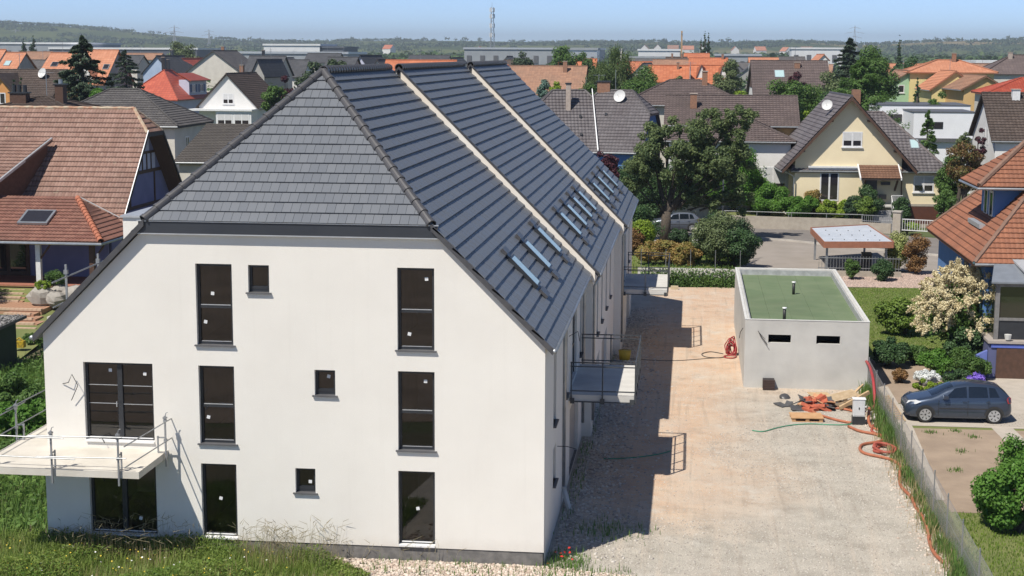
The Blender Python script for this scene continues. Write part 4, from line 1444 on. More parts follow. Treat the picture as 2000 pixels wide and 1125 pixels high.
WM = {'cream': pm('cream_render', (0.80, 0.69, 0.47), (0.76, 0.65, 0.44), 1, .9, .2, 60, grime=.05),
      'white': pm('white_wall', (0.70, 0.69, 0.67), (0.65, 0.64, 0.62), 1, .9, .2, 60, grime=.08),
      'offw': pm('offwhite_wall', (0.60, 0.57, 0.51), (0.54, 0.51, 0.455), 1, .9, .2, 60, grime=.1),
      'blue': pm('blue_wall', (0.10, 0.22, 0.47), (0.085, 0.19, 0.42), 1, .9, .2, 60, grime=.08),
      'violet': pm('violet_blue_wall', (0.20, 0.20, 0.36), (0.17, 0.17, 0.31), 1, .9, .2, 60, grime=.08),
      'pblue': pm('pale_blue_wall', (0.36, 0.44, 0.58), (0.31, 0.39, 0.53), 1, .9, .2, 60, grime=.08),
      'yellow': pm('yellow_wall', (0.66, 0.56, 0.27), (0.60, 0.50, 0.23), 1, .9, .2, 60, grime=.1),
      'ochre': pm('ochre_wall', (0.60, 0.40, 0.18), (0.55, 0.36, 0.155), 1, .9, .2, 60, grime=.1),
      'green': pm('mint_wall', (0.34, 0.50, 0.33), (0.30, 0.46, 0.29), 1, .9, .2, 60, grime=.1),
      'orange': pm('orange_wall', (0.60, 0.29, 0.10), (0.54, 0.25, 0.085), 1, .9, .2, 60, grime=.05),
      'grey': pm('grey_wall', (0.36, 0.355, 0.34), (0.31, 0.305, 0.29), 1, .9, .2, 60, grime=.1),
      'redw': pm('red_wall', (0.48, 0.10, 0.05), (0.42, 0.085, 0.045), 1, .9),
      'lilac': pm('lilac_wall', (0.52, 0.53, 0.64), (0.47, 0.48, 0.59), 1, .9, .2, 60, grime=.08)}
M_winw = pm('white_window_frame', (0.72, 0.72, 0.72), None, 4, .4)
M_shut = pm('grey_roller_shutter', (0.58, 0.58, 0.58), (0.53, 0.53, 0.53), 4, .6)
M_brick = pm('chimney_brick', (0.30, 0.16, 0.10), (0.22, 0.12, 0.08), 9, .9, .4, 30)
M_chim = pm('chimney_render', (0.42, 0.35, 0.30), (0.34, 0.28, 0.24), 4, .9)
M_brownw = pm('brown_timber', (0.09, 0.045, 0.028), (0.065, 0.033, 0.02), 6, .7)
M_dish = pm('dish_white', (0.62, 0.62, 0.61), (0.55, 0.55, 0.54), 3, .5)
M_stoneb = pm('sandstone_base', (0.40, 0.36, 0.30), (0.34, 0.30, 0.25), 3, .95, .4, 20)


def window(par, F, a, z, w, h, st='plain', M=None):
    """frame with pane; sh = roller shutter partly down, f = no sill, s2 = side shutters"""
    m = MB(M)
    t = .11
    m.fbox(F, a, a + t, z, z + h, -.05, .03).fbox(F, a + w - t, a + w, z, z + h, -.05, .03).fbox(F, a + t, a + w - t, z, z + t, -.05, .03).fbox(F, a + t, a + w - t, z + h - t, z + h, -.05, .03)
    if w > .95:
        m.fbox(F, a + w / 2 - .07, a + w / 2 + .07, z + t, z + h - t, -.05, .028)
    wo = m.build('window', M_winw, par)
    MB(M).fbox(F, a + .04, a + w - .04, z + .04, z + h - .04, -.06, .008).build('pane', M_glass, wo)
    if 'f' not in st:
        MB(M).fbox(F, a - .08, a + w + .08, z - .08, z - .001, -.05, .13).build('sill', M_winw if 'o' not in st else M_stoneb, wo)
    if 'sh' in st:
        MB(M).fbox(F, a + .03, a + w - .03, z + h * .42, z + h - .01, 0.009, .024).build('roller_shutter', M_shut, wo)
    if 's2' in st:
        for q in (a - w * .5, a + w):
            MB(M).fbox(F, q + .01, q + w * .5 - .01, z, z + h, .004, .05).build('shutter', pm('shutter_blue', (0.06, 0.10, 0.22), None, 5, .6), wo)
    return wo


def dish(par, p, r=.45, M=None, out=(-.35, -.8, .35), name='satellite_dish'):
    d = MB(M)
    d.disc(Vector(p) + Vector((0, 0, .45)), out, r, r * .28, 18, 4)
    o = d.build(name, M_dish, par, True)
    q = Vector(out).normalized()
    c = Vector(p) + Vector((0, 0, .45))
    MB(M).tube([p, tuple(c + q * .01)], .025, 6).tube([tuple(c - Vector((0, 0, r * .9))), tuple(c + q * r * 1.0)], .012, 5).build('mount', M_galv, o)
    return o


def house_parts(e, M, w, l, ez, rz, kind='gable', wall=None, roof=None, ov=.45, gov=.35, z0=0.0, hipl=None, course=.36, tw=.3, wave=0.0, wins=(), chims=(), hb=.45, gutter=True, capmat=None, skip=(), skyl=()):
    """walls, roof, windows and chimneys of one volume in local axes: ridge along x, w across (y), l along"""
    k = (rz - ez) / (w / 2)
    hl = l / 2
    hip = (hipl if hipl is not None else w / 2)
    wl = MB(M)
    t = -.12
    # walls
    for sg in (-1, 1):
        wl.face([(-hl, sg * w / 2, z0), (hl, sg * w / 2, z0), (hl, sg * w / 2, ez + t), (-hl, sg * w / 2, ez + t)])
        top = []
        if kind == 'gable':
            top = [(0, rz + t)]
        elif kind == 'half':
            zz = ez + (rz - ez) * (1 - hb)
            yy = w / 2 * hb
            top = [(yy, zz + t), (-yy, zz + t)]
        wl.face([(sg * hl, -w / 2, z0), (sg * hl, w / 2, z0), (sg * hl, w / 2, ez + t)] + [(sg * hl, y, z) for y, z in top] + [(sg * hl, -w / 2, ez + t)])
    wo = wl.build('wall', wall, e)
    yo, zo = w / 2 + ov, ez - k * ov
    xg = hl + gov
    faces = []
    if kind == 'gable':
        for sg in (-1, 1):
            faces.append([(-xg, sg * yo, zo), (xg, sg * yo, zo), (xg, 0, rz), (-xg, 0, rz)])
        ridge = [((-xg, 0, rz), (xg, 0, rz))]
    elif kind == 'hip':
        rx = hl - hip
        xo = hl + ov
        for sg in (-1, 1):
            faces.append([(-xo, sg * yo, zo), (xo, sg * yo, zo), (rx, 0, rz), (-rx, 0, rz)] if rx > .01 else [(-xo, sg * yo, zo), (xo, sg * yo, zo), (0, 0, rz)])
            faces.append([(sg * xo, -yo, zo), (sg * xo, yo, zo), (sg * rx, 0, rz)])
        ridge = [((-rx, 0, rz), (rx, 0, rz))] if rx > .01 else []
        ridge += [((sx * xo, sy * yo, zo), (sx * rx, 0, rz)) for sx in (-1, 1) for sy in (-1, 1)]
    else:
        zz = ez + (rz - ez) * (1 - hb)
        yy = w / 2 * hb
        hd = yy * 1.0
        rx = xg - hd
        for sg in (-1, 1):
            faces.append([(-xg, sg * yo, zo), (xg, sg * yo, zo), (xg, sg * yy, zz), (rx, 0, rz), (-rx, 0, rz), (-xg, sg * yy, zz)])
            faces.append([(sg * xg, -yy, zz), (sg * xg, yy, zz), (sg * rx, 0, rz)])
        ridge = [((-rx, 0, rz), (rx, 0, rz))] + [((sx * xg, sy * yy, zz), (sx * rx, 0, rz)) for sx in (-1, 1) for sy in (-1, 1)]
    rf = MB(M)
    for f in faces:
        flat_face(rf, f, course, tw)
    ro = rf.build('roof', roof, e)
    if wave is not None:
        tl = MB(M)
        for f in faces:
            tile_face(tl, f, course, tw, wave, .04, 4)
        t_ = tl.build('tile_courses', roof, ro)
        t_['kind'] = 'stuff'
    for a, b_ in ridge:
        a, b_ = Vector(a), Vector(b_)
        n = max(2, int((b_ - a).length / .4))
        rc = MB(M)
        pts = [tuple(a + (b_ - a) * (i / n) + Vector((0, 0, .02 + (.025 if i % 2 else 0)))) for i in range(n + 1)]
        rc.tube(pts, .11, 6)
        rc.build('ridge_cap', capmat or roof, ro)
    if gutter:
        for sg in (-1, 1):
            xx = hl + (ov if kind == 'hip' else gov)
            MB(M).tube([(-xx, sg * (yo + .05), zo - .06), (xx, sg * (yo + .05), zo - .06)], .065, 6).build('gutter', M_zinc, ro)
    sides = {'S': frame_of((0, -w / 2, 0), (1, 0, 0), (0, -1, 0)), 'N': frame_of((0, w / 2, 0), (-1, 0, 0), (0, 1, 0)), 'E': frame_of((hl, 0, 0), (0, 1, 0), (1, 0, 0)), 'W': frame_of((-hl, 0, 0), (0, -1, 0), (-1, 0, 0))}
    for wi in wins:
        window(e, sides[wi[0]], wi[1], wi[2], wi[3], wi[4], wi[5] if len(wi) > 5 else 'plain', M)
    for ch in chims:
        x, y, top, sx = ch[:4]
        zb = rz - k * abs(y) - .8
        c = MB(M).box(x - sx / 2, x + sx / 2, y - .28, y + .28, zb, top).build('chimney', ch[4] if len(ch) > 4 else M_brick, ro)
        MB(M).box(x - sx / 2 - .06, x + sx / 2 + .06, y - .34, y + .34, top + .003, top + .09).build('cap', M_chim if len(ch) < 6 else M_anth, c)
    for sk in skyl:
        x, f, sg = sk[:3]
        y = sg * yo * (1 - f)
        z = rz - k * abs(y)
        o = Vector((x, y, z))
        nn = Vector((0, sg * k, 1)).normalized()
        vv = Vector((0, -sg, k)).normalized()
        Gf = lambda a, b_, c: tuple(o + Vector((1, 0, 0)) * a + vv * b_ + nn * c)
        ww, hh = (sk[3], sk[4]) if len(sk) > 3 else (.8, 1.1)
        s_ = MB(M).fbox(Gf, -ww / 2, ww / 2, -hh / 2, hh / 2, .0, .1).build('roof_window', M_zinc, ro)
        MB(M).fbox(Gf, -ww / 2 + .08, ww / 2 - .08, -hh / 2 + .08, hh / 2 - .08, .09, .108).build('pane', M_rglass if len(sk) < 6 else M_glass, s_)
    return wo, ro, sides, k


def house(name, label, X, Y, rot, group=None, cat='house', **kw):
    e = empty(name, (X, Y, 0), R(rot))
    tag(e, label, cat, group)
    r_ = house_parts(e, None, **kw)
    return (e,) + r_


# ---------------------------------------------------------------- left: red-tiled half-timbered house on the rise
ORD = 'first second third fourth fifth sixth seventh eighth ninth tenth eleventh twelfth thirteenth fourteenth fifteenth sixteenth seventeenth eighteenth nineteenth twentieth twenty-first twenty-second twenty-third twenty-fourth twenty-fifth twenty-sixth twenty-seventh twenty-eighth'.split()
ORD += [t_ + '-' + o_ for t_ in ('thirty', 'forty', 'fifty') for o_ in ORD[:9]]
sheet('garden_terrace', [(-60, 37.7), (-27.4, 37.7), (-27, 41), (-26, 60), (-60, 60)], 1.42, M_lawn)
bk = MB()
prof = [(24.0, -.02), (33.5, .5), (36.2, .66), (37.7, 1.34)]
for (ya, za), (yb, zb) in zip(prof, prof[1:]):
    bk.face([(-60, ya, za), (-26.4, ya, za), (-27.4, yb, zb), (-60, yb, zb)])
bk.build('bank', M_lawn)['kind'] = 'structure'
E1 = empty('half_timbered_house', (-38.0, 48.2, 0))
tag(E1, 'large old house with red pantile roof and half timbered gable beyond the left eave', 'house')
house_parts(E1, None, w=10.4, l=18.2, ez=4.9, rz=10.6, kind='half', wall=WM['violet'], roof=RM_red, ov=.5, gov=.9, z0=1.4, hb=.24, course=.37, tw=.2, wave=.03, capmat=pm('lichen_cap', (0.36, 0.19, 0.12), (0.45, 0.38, 0.28), 3, .9))
# gable timbers, bargeboard
FE = frame_of((9.1, 0, 0), (0, 1, 0), (1, 0, 0))
tb = [(-3.2, 3.2, 6.75, 6.95), (-2.3, 2.3, 7.9, 8.05), (-1.35, 1.35, 9.0, 9.12), (-.08, .08, 8.05, 9.0), (-1.5, -1.38, 6.95, 7.9), (-.75, -.63, 6.95, 7.9), (0, .12, 6.95, 7.9), (.75, .87, 6.95, 7.9), (1.5, 1.62, 6.95, 7.9), (-3.9, 3.9, 4.75, 4.95), (-2.2, -2.05, 4.95, 6.75), (2.0, 2.15, 4.95, 6.75)]
for a0, a1, b0, b1 in ((-1.3, -.1, 8.06, 8.99), (.1, 1.3, 8.06, 8.99), (-2.2, -1.52, 6.96, 7.89), (-1.36, -.77, 6.96, 7.89), (-.61, -.02, 6.96, 7.89), (.14, .73, 6.96, 7.89), (.89, 1.48, 6.96, 7.89), (1.64, 2.3, 6.96, 7.89)):
    MB().fbox(FE, a0, a1, b0, b1, 0.003, .02).build('infill_panel', pm('lilac_infill', (.52, .52, .68), None, 4, .9), E1)
for a0, a1, b0, b1 in tb:
    MB().fbox(FE, a0, a1, b0, b1, 0.003, .06).build('timber', M_brownw, E1)
bb = MB()
for sg in (-1, 1):
    P0, P1 = (10.02, sg * 5.72, 4.55), (10.02, sg * 1.25, 9.35)
    bb.prism([P0, P1, (10.08, P1[1], P1[2]), (10.08, P0[1], P0[2])], .22)
bb.box(10.0, 10.06, -1.25, 1.25, 9.02, 9.3).build('bargeboard', pm('dark_bargeboard', (0.05, 0.04, 0.038), None, 5, .7), E1)
MB().prism([(10.02, -5.72, 4.62), (10.02, -1.25, 9.42), (10.07, -1.25, 9.42), (10.07, -5.72, 4.62)], .05).build('verge_trim', M_zinc, E1)
MB().fbox(FE, -3.4, -1.0, 1.45, 4.2, .01, .05).build('balcony_door', M_brownw, E1)
MB().box(9.1, 10.6, -4.6, 4.6, 4.3, 4.45).build('gable_balcony', M_brownw, E1)
# shed dormer at the left, front part of the roof
dm = MB()
dm.prism([(-6, -6.9, 6.6), (3.1, -6.9, 6.6), (4.6, -2.3, 8.9), (-6, -2.3, 8.9)], .15)
d1 = dm.build('dormer_roof', RM_red, E1)
tl = MB()
tile_face(tl, [(-6, -6.9, 6.6), (3.1, -6.9, 6.6), (4.4, -2.3, 8.9), (-6, -2.3, 8.9)], .37, .2, .03, .04, 4)
tl.build('tile_courses', RM_red, d1)['kind'] = 'stuff'
MB().prism([(3.05, -6.95, 6.68), (4.45, -2.2, 8.98), (4.56, -2.2, 8.98), (3.16, -6.95, 6.68)], .16).build('verge_trim', M_alu, d1)
MB().face([(2.85, -6.5, 3.6), (2.85, -6.5, 6.5), (4.3, -2.4, 8.7), (4.3, -2.4, 6.0)]).face([(-6, -6.55, 3.6), (2.85, -6.55, 3.6), (2.85, -6.55, 6.45), (-6, -6.55, 6.45)]).build('dormer_wall', pm('brown_cladding', (0.16, 0.075, 0.05), (0.12, 0.055, 0.038), 5, .85), E1)
MB().box(-6, 2.6, -6.75, -6.58, 5.05, 5.6).build('dormer_beam', pm('orange_beam', (0.40, 0.19, 0.09), None, 5, .8), E1)
MB().tube([(-6, -7.0, 6.5), (3.1, -7.0, 6.5)], .07, 6).tube([(3.0, -6.98, 6.45), (3.0, -6.7, 6.2), (3.0, -6.7, 4.9)], .05, 6).build('gutter', M_zinc, E1)
# porch with hipped lean-to roof
PR = [(-9, -10.9, 3.95), (10.75, -10.9, 3.95), (7.6, -6.3, 5.9), (-9, -6.3, 5.9)]
PS = [(10.75, -10.9, 3.95), (10.75, -5.6, 3.95), (9.6, -5.4, 4.62), (7.6, -6.3, 5.9)]
pr_ = MB().prism(PR, .15).prism(PS, .12).build('porch_roof', RM_red2, E1)
tl = MB()
tile_face(tl, PR, .35, .2, .035, .04, 4)
tile_face(tl, PS, .35, .2, .02, .04, 4)
tl.build('tile_courses', RM_red2, pr_)['kind'] = 'stuff'
hc = capmesh(.16, .36)
a, b_ = Vector((10.75 - 38, -10.9 + 48.2, 4.0)), Vector((7.6 - 38, -6.3 + 48.2, 5.95))
for i in range(15):
    o = link('ridge_tile', hc, pr_)
    o.data = hc
    d = (b_ - a).normalized()
    sd = Vector((0, 0, 1)).cross(d).normalized()
    upx = d.cross(sd)
    o.matrix_world = E1.matrix_world.inverted() @ Matrix.Identity(4)
    o.matrix_basis = Matrix.Translation(a - Vector((-38.0, 48.2, 0)) + d * (.38 * (i + 1))) @ Matrix((-d, -sd, upx)).transposed().to_4x4()
hcm = pm('orange_cap', (0.42, 0.15, 0.08), (0.34, 0.12, 0.07), 3, .8)
hc.materials[0] = hcm
MB().tube([(-9, -10.98, 3.86), (10.8, -10.98, 3.86), (10.83, -5.6, 3.86)], .075, 7).build('gutter', M_zinc, pr_)
MB().prism([(7.7, -6.2, 5.93), (9.75, -5.3, 4.66), (9.85, -5.4, 4.66), (7.8, -6.3, 5.93)], .06).build('flashing', M_whitesill, pr_)
o_, u_, v_, n_, q_ = plane_uv(PR)
for x in (6.5, 1.4):
    c = Vector((x - .2, -8.7, 3.95 + 2.2 * 1.95 / 4.6)) + n_ * .08
    Gf = lambda a, b_, cc: tuple(c + u_ * a + v_ * b_ + n_ * cc)
    s_ = MB().fbox(Gf, -.85, .85, -.75, .75, 0, .12).build('roof_window', M_zinc, pr_)
    MB().fbox(Gf, -.72, .72, -.6, .62, .1, .13).build('pane', M_glass, s_)
MB().box(-9, 10.2, -10.4, -5.3, 1.3, 1.5).build('porch_floor', pm('terracotta_floor', (0.36, 0.15, 0.10), (0.30, 0.12, 0.08), 6, .8), E1)
MB().box(-9, 9.6, -7.0, -6.9, 1.5, 4.6).build('porch_wall', WM['violet'], E1)
MB().box(2.6, 5.0, -7.08, -7.0, 1.5, 3.7).build('porch_door', M_brownw, E1)
for x0 in (2.75, 3.9):
    MB().box(x0, x0 + .9, -7.12, -7.085, 1.75, 3.55).build('pane', M_glass, E1)
for x, m_ in ((7.0, M_winw), (2.0, M_brownw), (10.0, M_brownw), (-3.0, M_brownw)):
    p = MB().box(x - .13, x + .13, -10.45, -10.2, 1.5, 3.85).build('porch_post', m_, E1)
    MB().prism([(x + .1, -10.4, 3.0), (x + .7, -10.4, 3.8), (x + .7, -10.25, 3.8), (x + .1, -10.25, 3.0)], .12).build('brace', M_brownw, p)
# brick steps down into the garden
ST = empty('garden_steps', (-33.2, 38.4, 0))
tag(ST, 'curved brick garden steps leading up to the red tiled house', 'steps')
M_brickw = pm('warm_brick', (0.42, 0.24, 0.15), (0.34, 0.19, 0.12), 4, .9, .3, 20)
M_brickp = pm('pale_brick_edge', (0.52, 0.38, 0.27), (0.45, 0.32, 0.22), 4, .9)
bm_ = MB().box(0, .23, 0, .2, 0, .11).mesh('brick', M_brickp)
bm2 = MB().box(0, .22, 0, .22, 0, .116).mesh('brick', M_brickw)
flights = [(0.0 + .06 * i, -.42 * (i + 1), 1.5 - .13 * (i + 1), 1.65, .75) for i in range(5)]
flights.append((.3, -4.3, .80, 3.6, 2.3))
flights += [(2.2 + .42 * i, -4.3 - .75 * (i + 1), .80 - .11 * (i + 1), 1.6, 1.0) for i in range(7)]
for x, y, z, w, dp in flights:
    MB().box(x, x + w, y, y + dp, -.1, z).build('step', M_brickw, ST)
    for j in range(int(w / .24)):
        o = link('brick', bm_, ST)
        o.location = (x + j * .24, y - .03, z + .003 - .06)
    for k_ in range(int((dp - .2) / .25)):
        for j in range(int(w / .24)):
            o = link('brick', bm2, ST)
            o.location = (x + j * .24 + (.0 if k_ % 2 else .01), y + .22 + k_ * .25, z - .11)
for (x, y, s_, sd) in ((-29.9, 35.6, .8, 1), (-29.0, 35.3, .6, 2), (-28.2, 36.0, .8, 3), (-29.3, 36.6, .75, 4), (-34.3, 33.8, .5, 5), (-33.5, 33.0, .35, 6)):
    g = random.Random(sd)
    m = MB()
    N, K = 9, 6
    rows = []
    for i in range(K + 1):
        ph = math.pi * i / K
        rows.append([(s_ * math.sin(ph) * math.cos(2 * math.pi * j / N) * g.uniform(.8, 1.15), s_ * .8 * math.sin(ph) * math.sin(2 * math.pi * j / N) * g.uniform(.8, 1.15), s_ * .7 * math.cos(ph) + s_ * .45 + g.uniform(-.06, .06)) for j in range(N)])
    for i in range(K):
        for j in range(N):
            m.face([rows[i][j], rows[i + 1][j], rows[i + 1][(j + 1) % N], rows[i][(j + 1) % N]])
    o = m.build('boulder', pm('boulder_stone', (0.34, 0.315, 0.28), (0.24, 0.22, 0.195), 1.6, .95, .6, 6))
    o.location = (x, y, .9 if sd < 5 else .6)
    tag(o, ['big pale boulder in front of the red house porch', 'small rounded boulder at the porch rockery', 'grey boulder at the right end of the porch rockery', 'boulder wedged between the rockery stones', 'pale boulder left of the brick steps', 'small stone beside the brick steps'][sd - 1], 'boulder', 'boulders at the brick steps')
SH = empty('garden_shed', (-27.2, 22.2, 0))
tag(SH, 'dark green garden shed with pebble covered flat roof at the left edge', 'shed')
MB().box(-3.2, 1.25, -1.4, 1.6, 0, 2.0).build('wall', pm('dark_green_boards', (0.012, 0.03, 0.02), (0.018, 0.04, 0.026), 4, .8), SH)
for i in range(15):
    MB().box(-3.18 + i * .295, -2.91 + i * .295, -1.43, -1.403, .05, 1.98).build('plank', MATS['dark_green_boards'], SH)
MB().prism([(-3.4, -1.7, 2.14), (1.45, -1.7, 2.14), (1.6, 2.0, 2.3), (-3.4, 2.0, 2.3)], .13).build('roof', pm('shed_roof_edge', (0.10, 0.10, 0.10), None, 5, .9), SH)
g = np.random.default_rng(2)
P = np.stack([g.uniform(-30.5, -25.7, 900), g.uniform(20.6, 24.1, 900), np.zeros(900)], 1)
P[:, 2] = 2.16 + (P[:, 1] - 20.5) * .043
stones('roof_pebbles', 'grey pebbles covering the shed roof', P, g.uniform(.04, .09, 900), stonemat('roof_pebble', (.32, .31, .30), (.12, .115, .11)), 12)
yt = MB().box(-.25, .25, -.15, .15, 0, .3).tube([(-.2, 0, .3), (0, 0, .45), (.2, 0, .3)], .04, 6).build('yellow_tool', pm('tool_yellow', (.55, .38, .02), (.2, .15, .03), 9, .5))
yt.location = (-27.2, 26.8, .3)
tag(yt, 'small yellow garden tool lying beside the brick steps', 'tool')

# ---------------------------------------------------------------- right: blue house with clay tile roof
E2 = empty('blue_house', (23.1, 36.2, 0))
tag(E2, 'blue rendered house with weathered clay tile hip roof at the right edge', 'house')
house_parts(E2, None, w=13.0, l=12.2, ez=5.35, rz=11.6, kind='hip', wall=WM['blue'], roof=RM_clay, ov=.55, hipl=6.05, course=.30, tw=.22, wave=.018, capmat=pm('dark_hip_cap', (0.16, 0.10, 0.075), (0.24, 0.14, 0.10), 4, .9))
# dormer on the left slope: blue cheeks, small hipped roof, window with balcony sill
DM = MB().box(-5.1, -1.0, -2.9, .5, 5.9, 8.1).build('dormer_wall', WM['blue'], E2)
DR = [(-6.0, -3.6, 7.95), (.5, -3.6, 7.95), (.5, -1.2, 10.0), (-3.4, -1.2, 10.0)]
DL = [(-6.0, 1.2, 7.95), (-6.0, -3.6, 7.95), (-3.4, -1.2, 10.0)]
dr = MB().prism(DR, .12).prism(DL, .12).build('dormer_roof', RM_clay, E2)
tl = MB()
tile_face(tl, DR, .3, .22, .018, .035, 4)
tile_face(tl, DL, .3, .22, .018, .035, 4)
tl.build('tile_courses', RM_clay, dr)['kind'] = 'stuff'
MB().tube([(-6.0, -3.6, 8.02), (-3.4, -1.2, 10.06)], .13, 7).build('hip_cap', MATS['dark_hip_cap'], dr)
MB().tube([(.5, -3.66, 7.86), (-6.05, -3.66, 7.86), (-6.08, 1.2, 7.86)], .06, 6).build('gutter', M_zinc, dr)
FD = frame_of((-5.1, -1.2, 0), (0, -1, 0), (-1, 0, 0))
window(E2, FD, -1.0, 6.35, .9, 1.3, 'f')
window(E2, FD, .35, 6.35, .9, 1.3, 'f')
MB().box(-5.75, -5.11, -2.8, .3, 5.9, 6.1).build('dormer_sill', M_alu, E2)
FWs = frame_of((-6.1, 0, 0), (0, -1, 0), (-1, 0, 0))
for a in (1.6, 3.6):
    window(E2, FWs, a, 2.9, 1.0, 1.7, 'f')
    MB().fbox(FWs, a - .02, a + 1.02, 2.88, 4.62, .031, .06).build('shutter', M_brownw, E2)
MB().tube([(-6.7, -7.1, 4.85), (-6.35, -6.7, 4.5), (-6.2, -6.4, 4.2), (-6.2, -6.4, .2)], .06, 8).build('downpipe', pm('teal_pipe', (.03, .07, .08), None, 4, .4), E2)
FS = frame_of((0, -6.5, 0), (1, 0, 0), (0, -1, 0))
# conservatory and garage below it
CV = empty('conservatory', (20.0, 27.4, 0))
tag(CV, 'dark framed glazed veranda standing on a garage beside the blue house', 'conservatory')
M_gw = pm('garage_dark_wall', (.10, .11, .22), (.085, .095, .19), 1, .9)
M_wf = pm('weathered_grey_frame', (.20, .195, .19), (.15, .145, .14), 5, .7)
MB().box(-3.1, 6, 0, 4.0, 0, 1.55).build('garage_wall', M_gw, CV)
MB().box(-3.0, 6, -.06, -.003, 1.36, 1.5).build('garage_lintel', pm('bright_blue_trim', (0.10, 0.15, 0.50), None, 4, .6), CV)
MB().box(-2.75, -.3, -.05, -.003, 0, 1.33).build('garage_door', M_brownw, CV)
MB().box(-.1, 2.6, -.05, -.003, 0, 1.33).build('garage_door', M_brownw, CV)
MB().box(-3.15, 6, -.12, 4.0, 1.552, 1.66).build('terrace_edge', pm('terrace_stone', (.36, .32, .29), None, 4, .9), CV)
for x in (-2.75, -.75, 1.25, 3.25):
    MB().box(x - .09, x + .09, .3, .48, 1.66, 4.0).build('mullion', M_wf, CV)
MB().box(-2.85, 6, .29, .49, 4.003, 4.2).build('frame_rail', M_wf, CV)
MB().box(-2.65, 6, .33, .45, 2.5, 2.62).build('frame_rail', M_wf, CV)
for x in (-2.65, -.65, 1.35):
    MB().box(x, x + 1.8, .40, .43, 2.63, 4.0).build('pane', glassmat('conservatory_glass', (.02, .025, .015), .05, .6), CV)
    MB().box(x, x + 1.8, .38, .42, 1.67, 2.5).build('lower_panel', M_anth, CV)
MB().box(-2.8, -2.72, .5, 4.2, 1.66, 4.0).build('side_pane', MATS['conservatory_glass'], CV)
MB().prism([(-3.1, .05, 4.24), (-1.5, 0.05, 4.24), (-1.5, 2.2, 5.0), (-2.6, 2.2, 5.0)], .07).build('glass_roof', pm('grey_glass_roof', (.20, .22, .25), None, 3, .15), CV)
MB().prism([(-1.45, -.1, 4.45), (6, -.1, 4.45), (6, 2.4, 5.15), (-2.0, 2.4, 5.15)], .09).build('awning_roof', pm('grey_awning', (.36, .37, .39), None, 3, .5), CV)
MB().prism([(-5.4, .0, .05), (-3.12, .05, 1.2), (-3.12, .3, 1.2), (-5.4, .25, .05)], 1.5).build('ramp_wall', pm('blue_ramp', (.13, .17, .45), (.11, .145, .40), 2, .85), CV)
for i in range(3):
    MB().tube([(-2.3 + i * 1.9, -.02, 1.72), (-2.3 + i * 1.9, -.02, 1.95)], .12, 8, True, .16).build('flower_pot', pm('pot_white', (.6, .6, .58), None, 4, .6), CV)

# ---------------------------------------------------------------- cream house across the street
E3 = empty('cream_house', (16.2, 92.0, 0), R(3.5))
tag(E3, 'cream rendered house with steep plum tiled gable across the street', 'house')
M90 = Matrix.Rotation(R(90), 4, 'Z')
wi = [('W', -.55, 6.55, 1.6, 1.25, 'sh'), ('W', -2.25, 2.15, 1.55, 2.35, 'f')]
house_parts(E3, M90, w=8.6, l=10.5, ez=5.9, rz=10.65, kind='gable', wall=WM['cream'], roof=RM_plum, ov=1.15, gov=.7, course=.36, tw=.33, wave=.045, wins=wi)
MB().box(-3.2, .9, -5.42, -5.26, 4.72, 4.86).box(-3.25, .9, -5.5, -5.26, 4.861, 5.0).build('awning_box', M_winw, E3)
MW = Matrix.Translation((1.8, 0.1, 0))
house_parts(E3, MW, w=10.2, l=12.0, ez=4.95, rz=9.15, kind='hip', hipl=4.2, wall=WM['cream'], roof=RM_plum, ov=.4, course=.36, tw=.33, wave=.045, wins=[('S', 3.55, 2.9, 1.65, 1.35, 'sh')], capmat=pm('plum_cap', (.12, .10, .10), None, 4, .7), skyl=[(3.9, .45, -1, .75, 1.1)])
F3 = frame_of((0, -5.35, 0), (1, 0, 0), (0, -1, 0))
MB().fbox(F3, -4.3, 4.28, 0, 1.3, -.2, .13).build('base_wall', M_stoneb, E3)
MB().box(4.32, 7.84, -5.06, -4.9, 0, .3).box(4.32, 4.7, -5.06, -4.9, .3, 1.9).box(7.45, 7.84, -5.06, -4.9, .3, 1.9).box(4.7, 7.45, -5.06, -4.9, 1.75, 1.95).build('base_wall', M_stoneb, E3)
MB().box(4.7, 7.45, -5.04, -5.01, 0.3, 1.75).build('garage_door', pm('garage_brown', (.10, .035, .02), (.08, .028, .017), 3, .6), E3)
MB().fbox(F3, 1.35, 2.35, 1.95, 4.1, .02, .06).build('front_door', pm('door_dark', (.02, .02, .024), None, 3, .3), E3)
MB().fbox(F3, 1.2, 3.6, 1.8, 1.95, .14, 1.2).build('landing', M_concrete, E3)
cp = [(4.0, -6.9, 4.15), (.75, -6.9, 4.15), (.75, -5.4, 5.1), (4.0, -5.4, 5.1)]
c_ = MB().prism(cp, .14).build('door_canopy', RM_brown, E3)
tl = MB()
tile_face(tl, cp, .3, .25, .02, .03, 4)
tl.build('tile_courses', roofmat('canopy_tiles', (.16, .085, .055), (.2, .11, .07), line=.4), c_)['kind'] = 'stuff'
MB().prism([(.7, -6.95, 4.2), (.7, -5.35, 5.2), (.8, -5.35, 5.2), (.8, -6.95, 4.2)], .2).build('verge', M_winw, c_)
MB().prism([(3.95, -6.95, 4.2), (3.95, -5.35, 5.2), (4.05, -5.35, 5.2), (4.05, -6.95, 4.2)], .2).build('verge', M_winw, c_)
for x in (1.15, 3.7):
    MB().prism([(x, -5.5, 3.2), (x, -6.6, 4.1), (x + .14, -6.6, 4.1), (x + .14, -5.5, 3.2)], .18).build('bracket', M_brownw, c_)
for i in range(7):
    MB().box(1.75, 3.3, -6.55 - .3 * (i + 1), -6.55 - .3 * i, -.1, 1.8 - .24 * (i + 1)).build('step', pm('grey_step', (.30, .30, .31), (.26, .26, .27), 4, .8), E3)
r_ = MB()
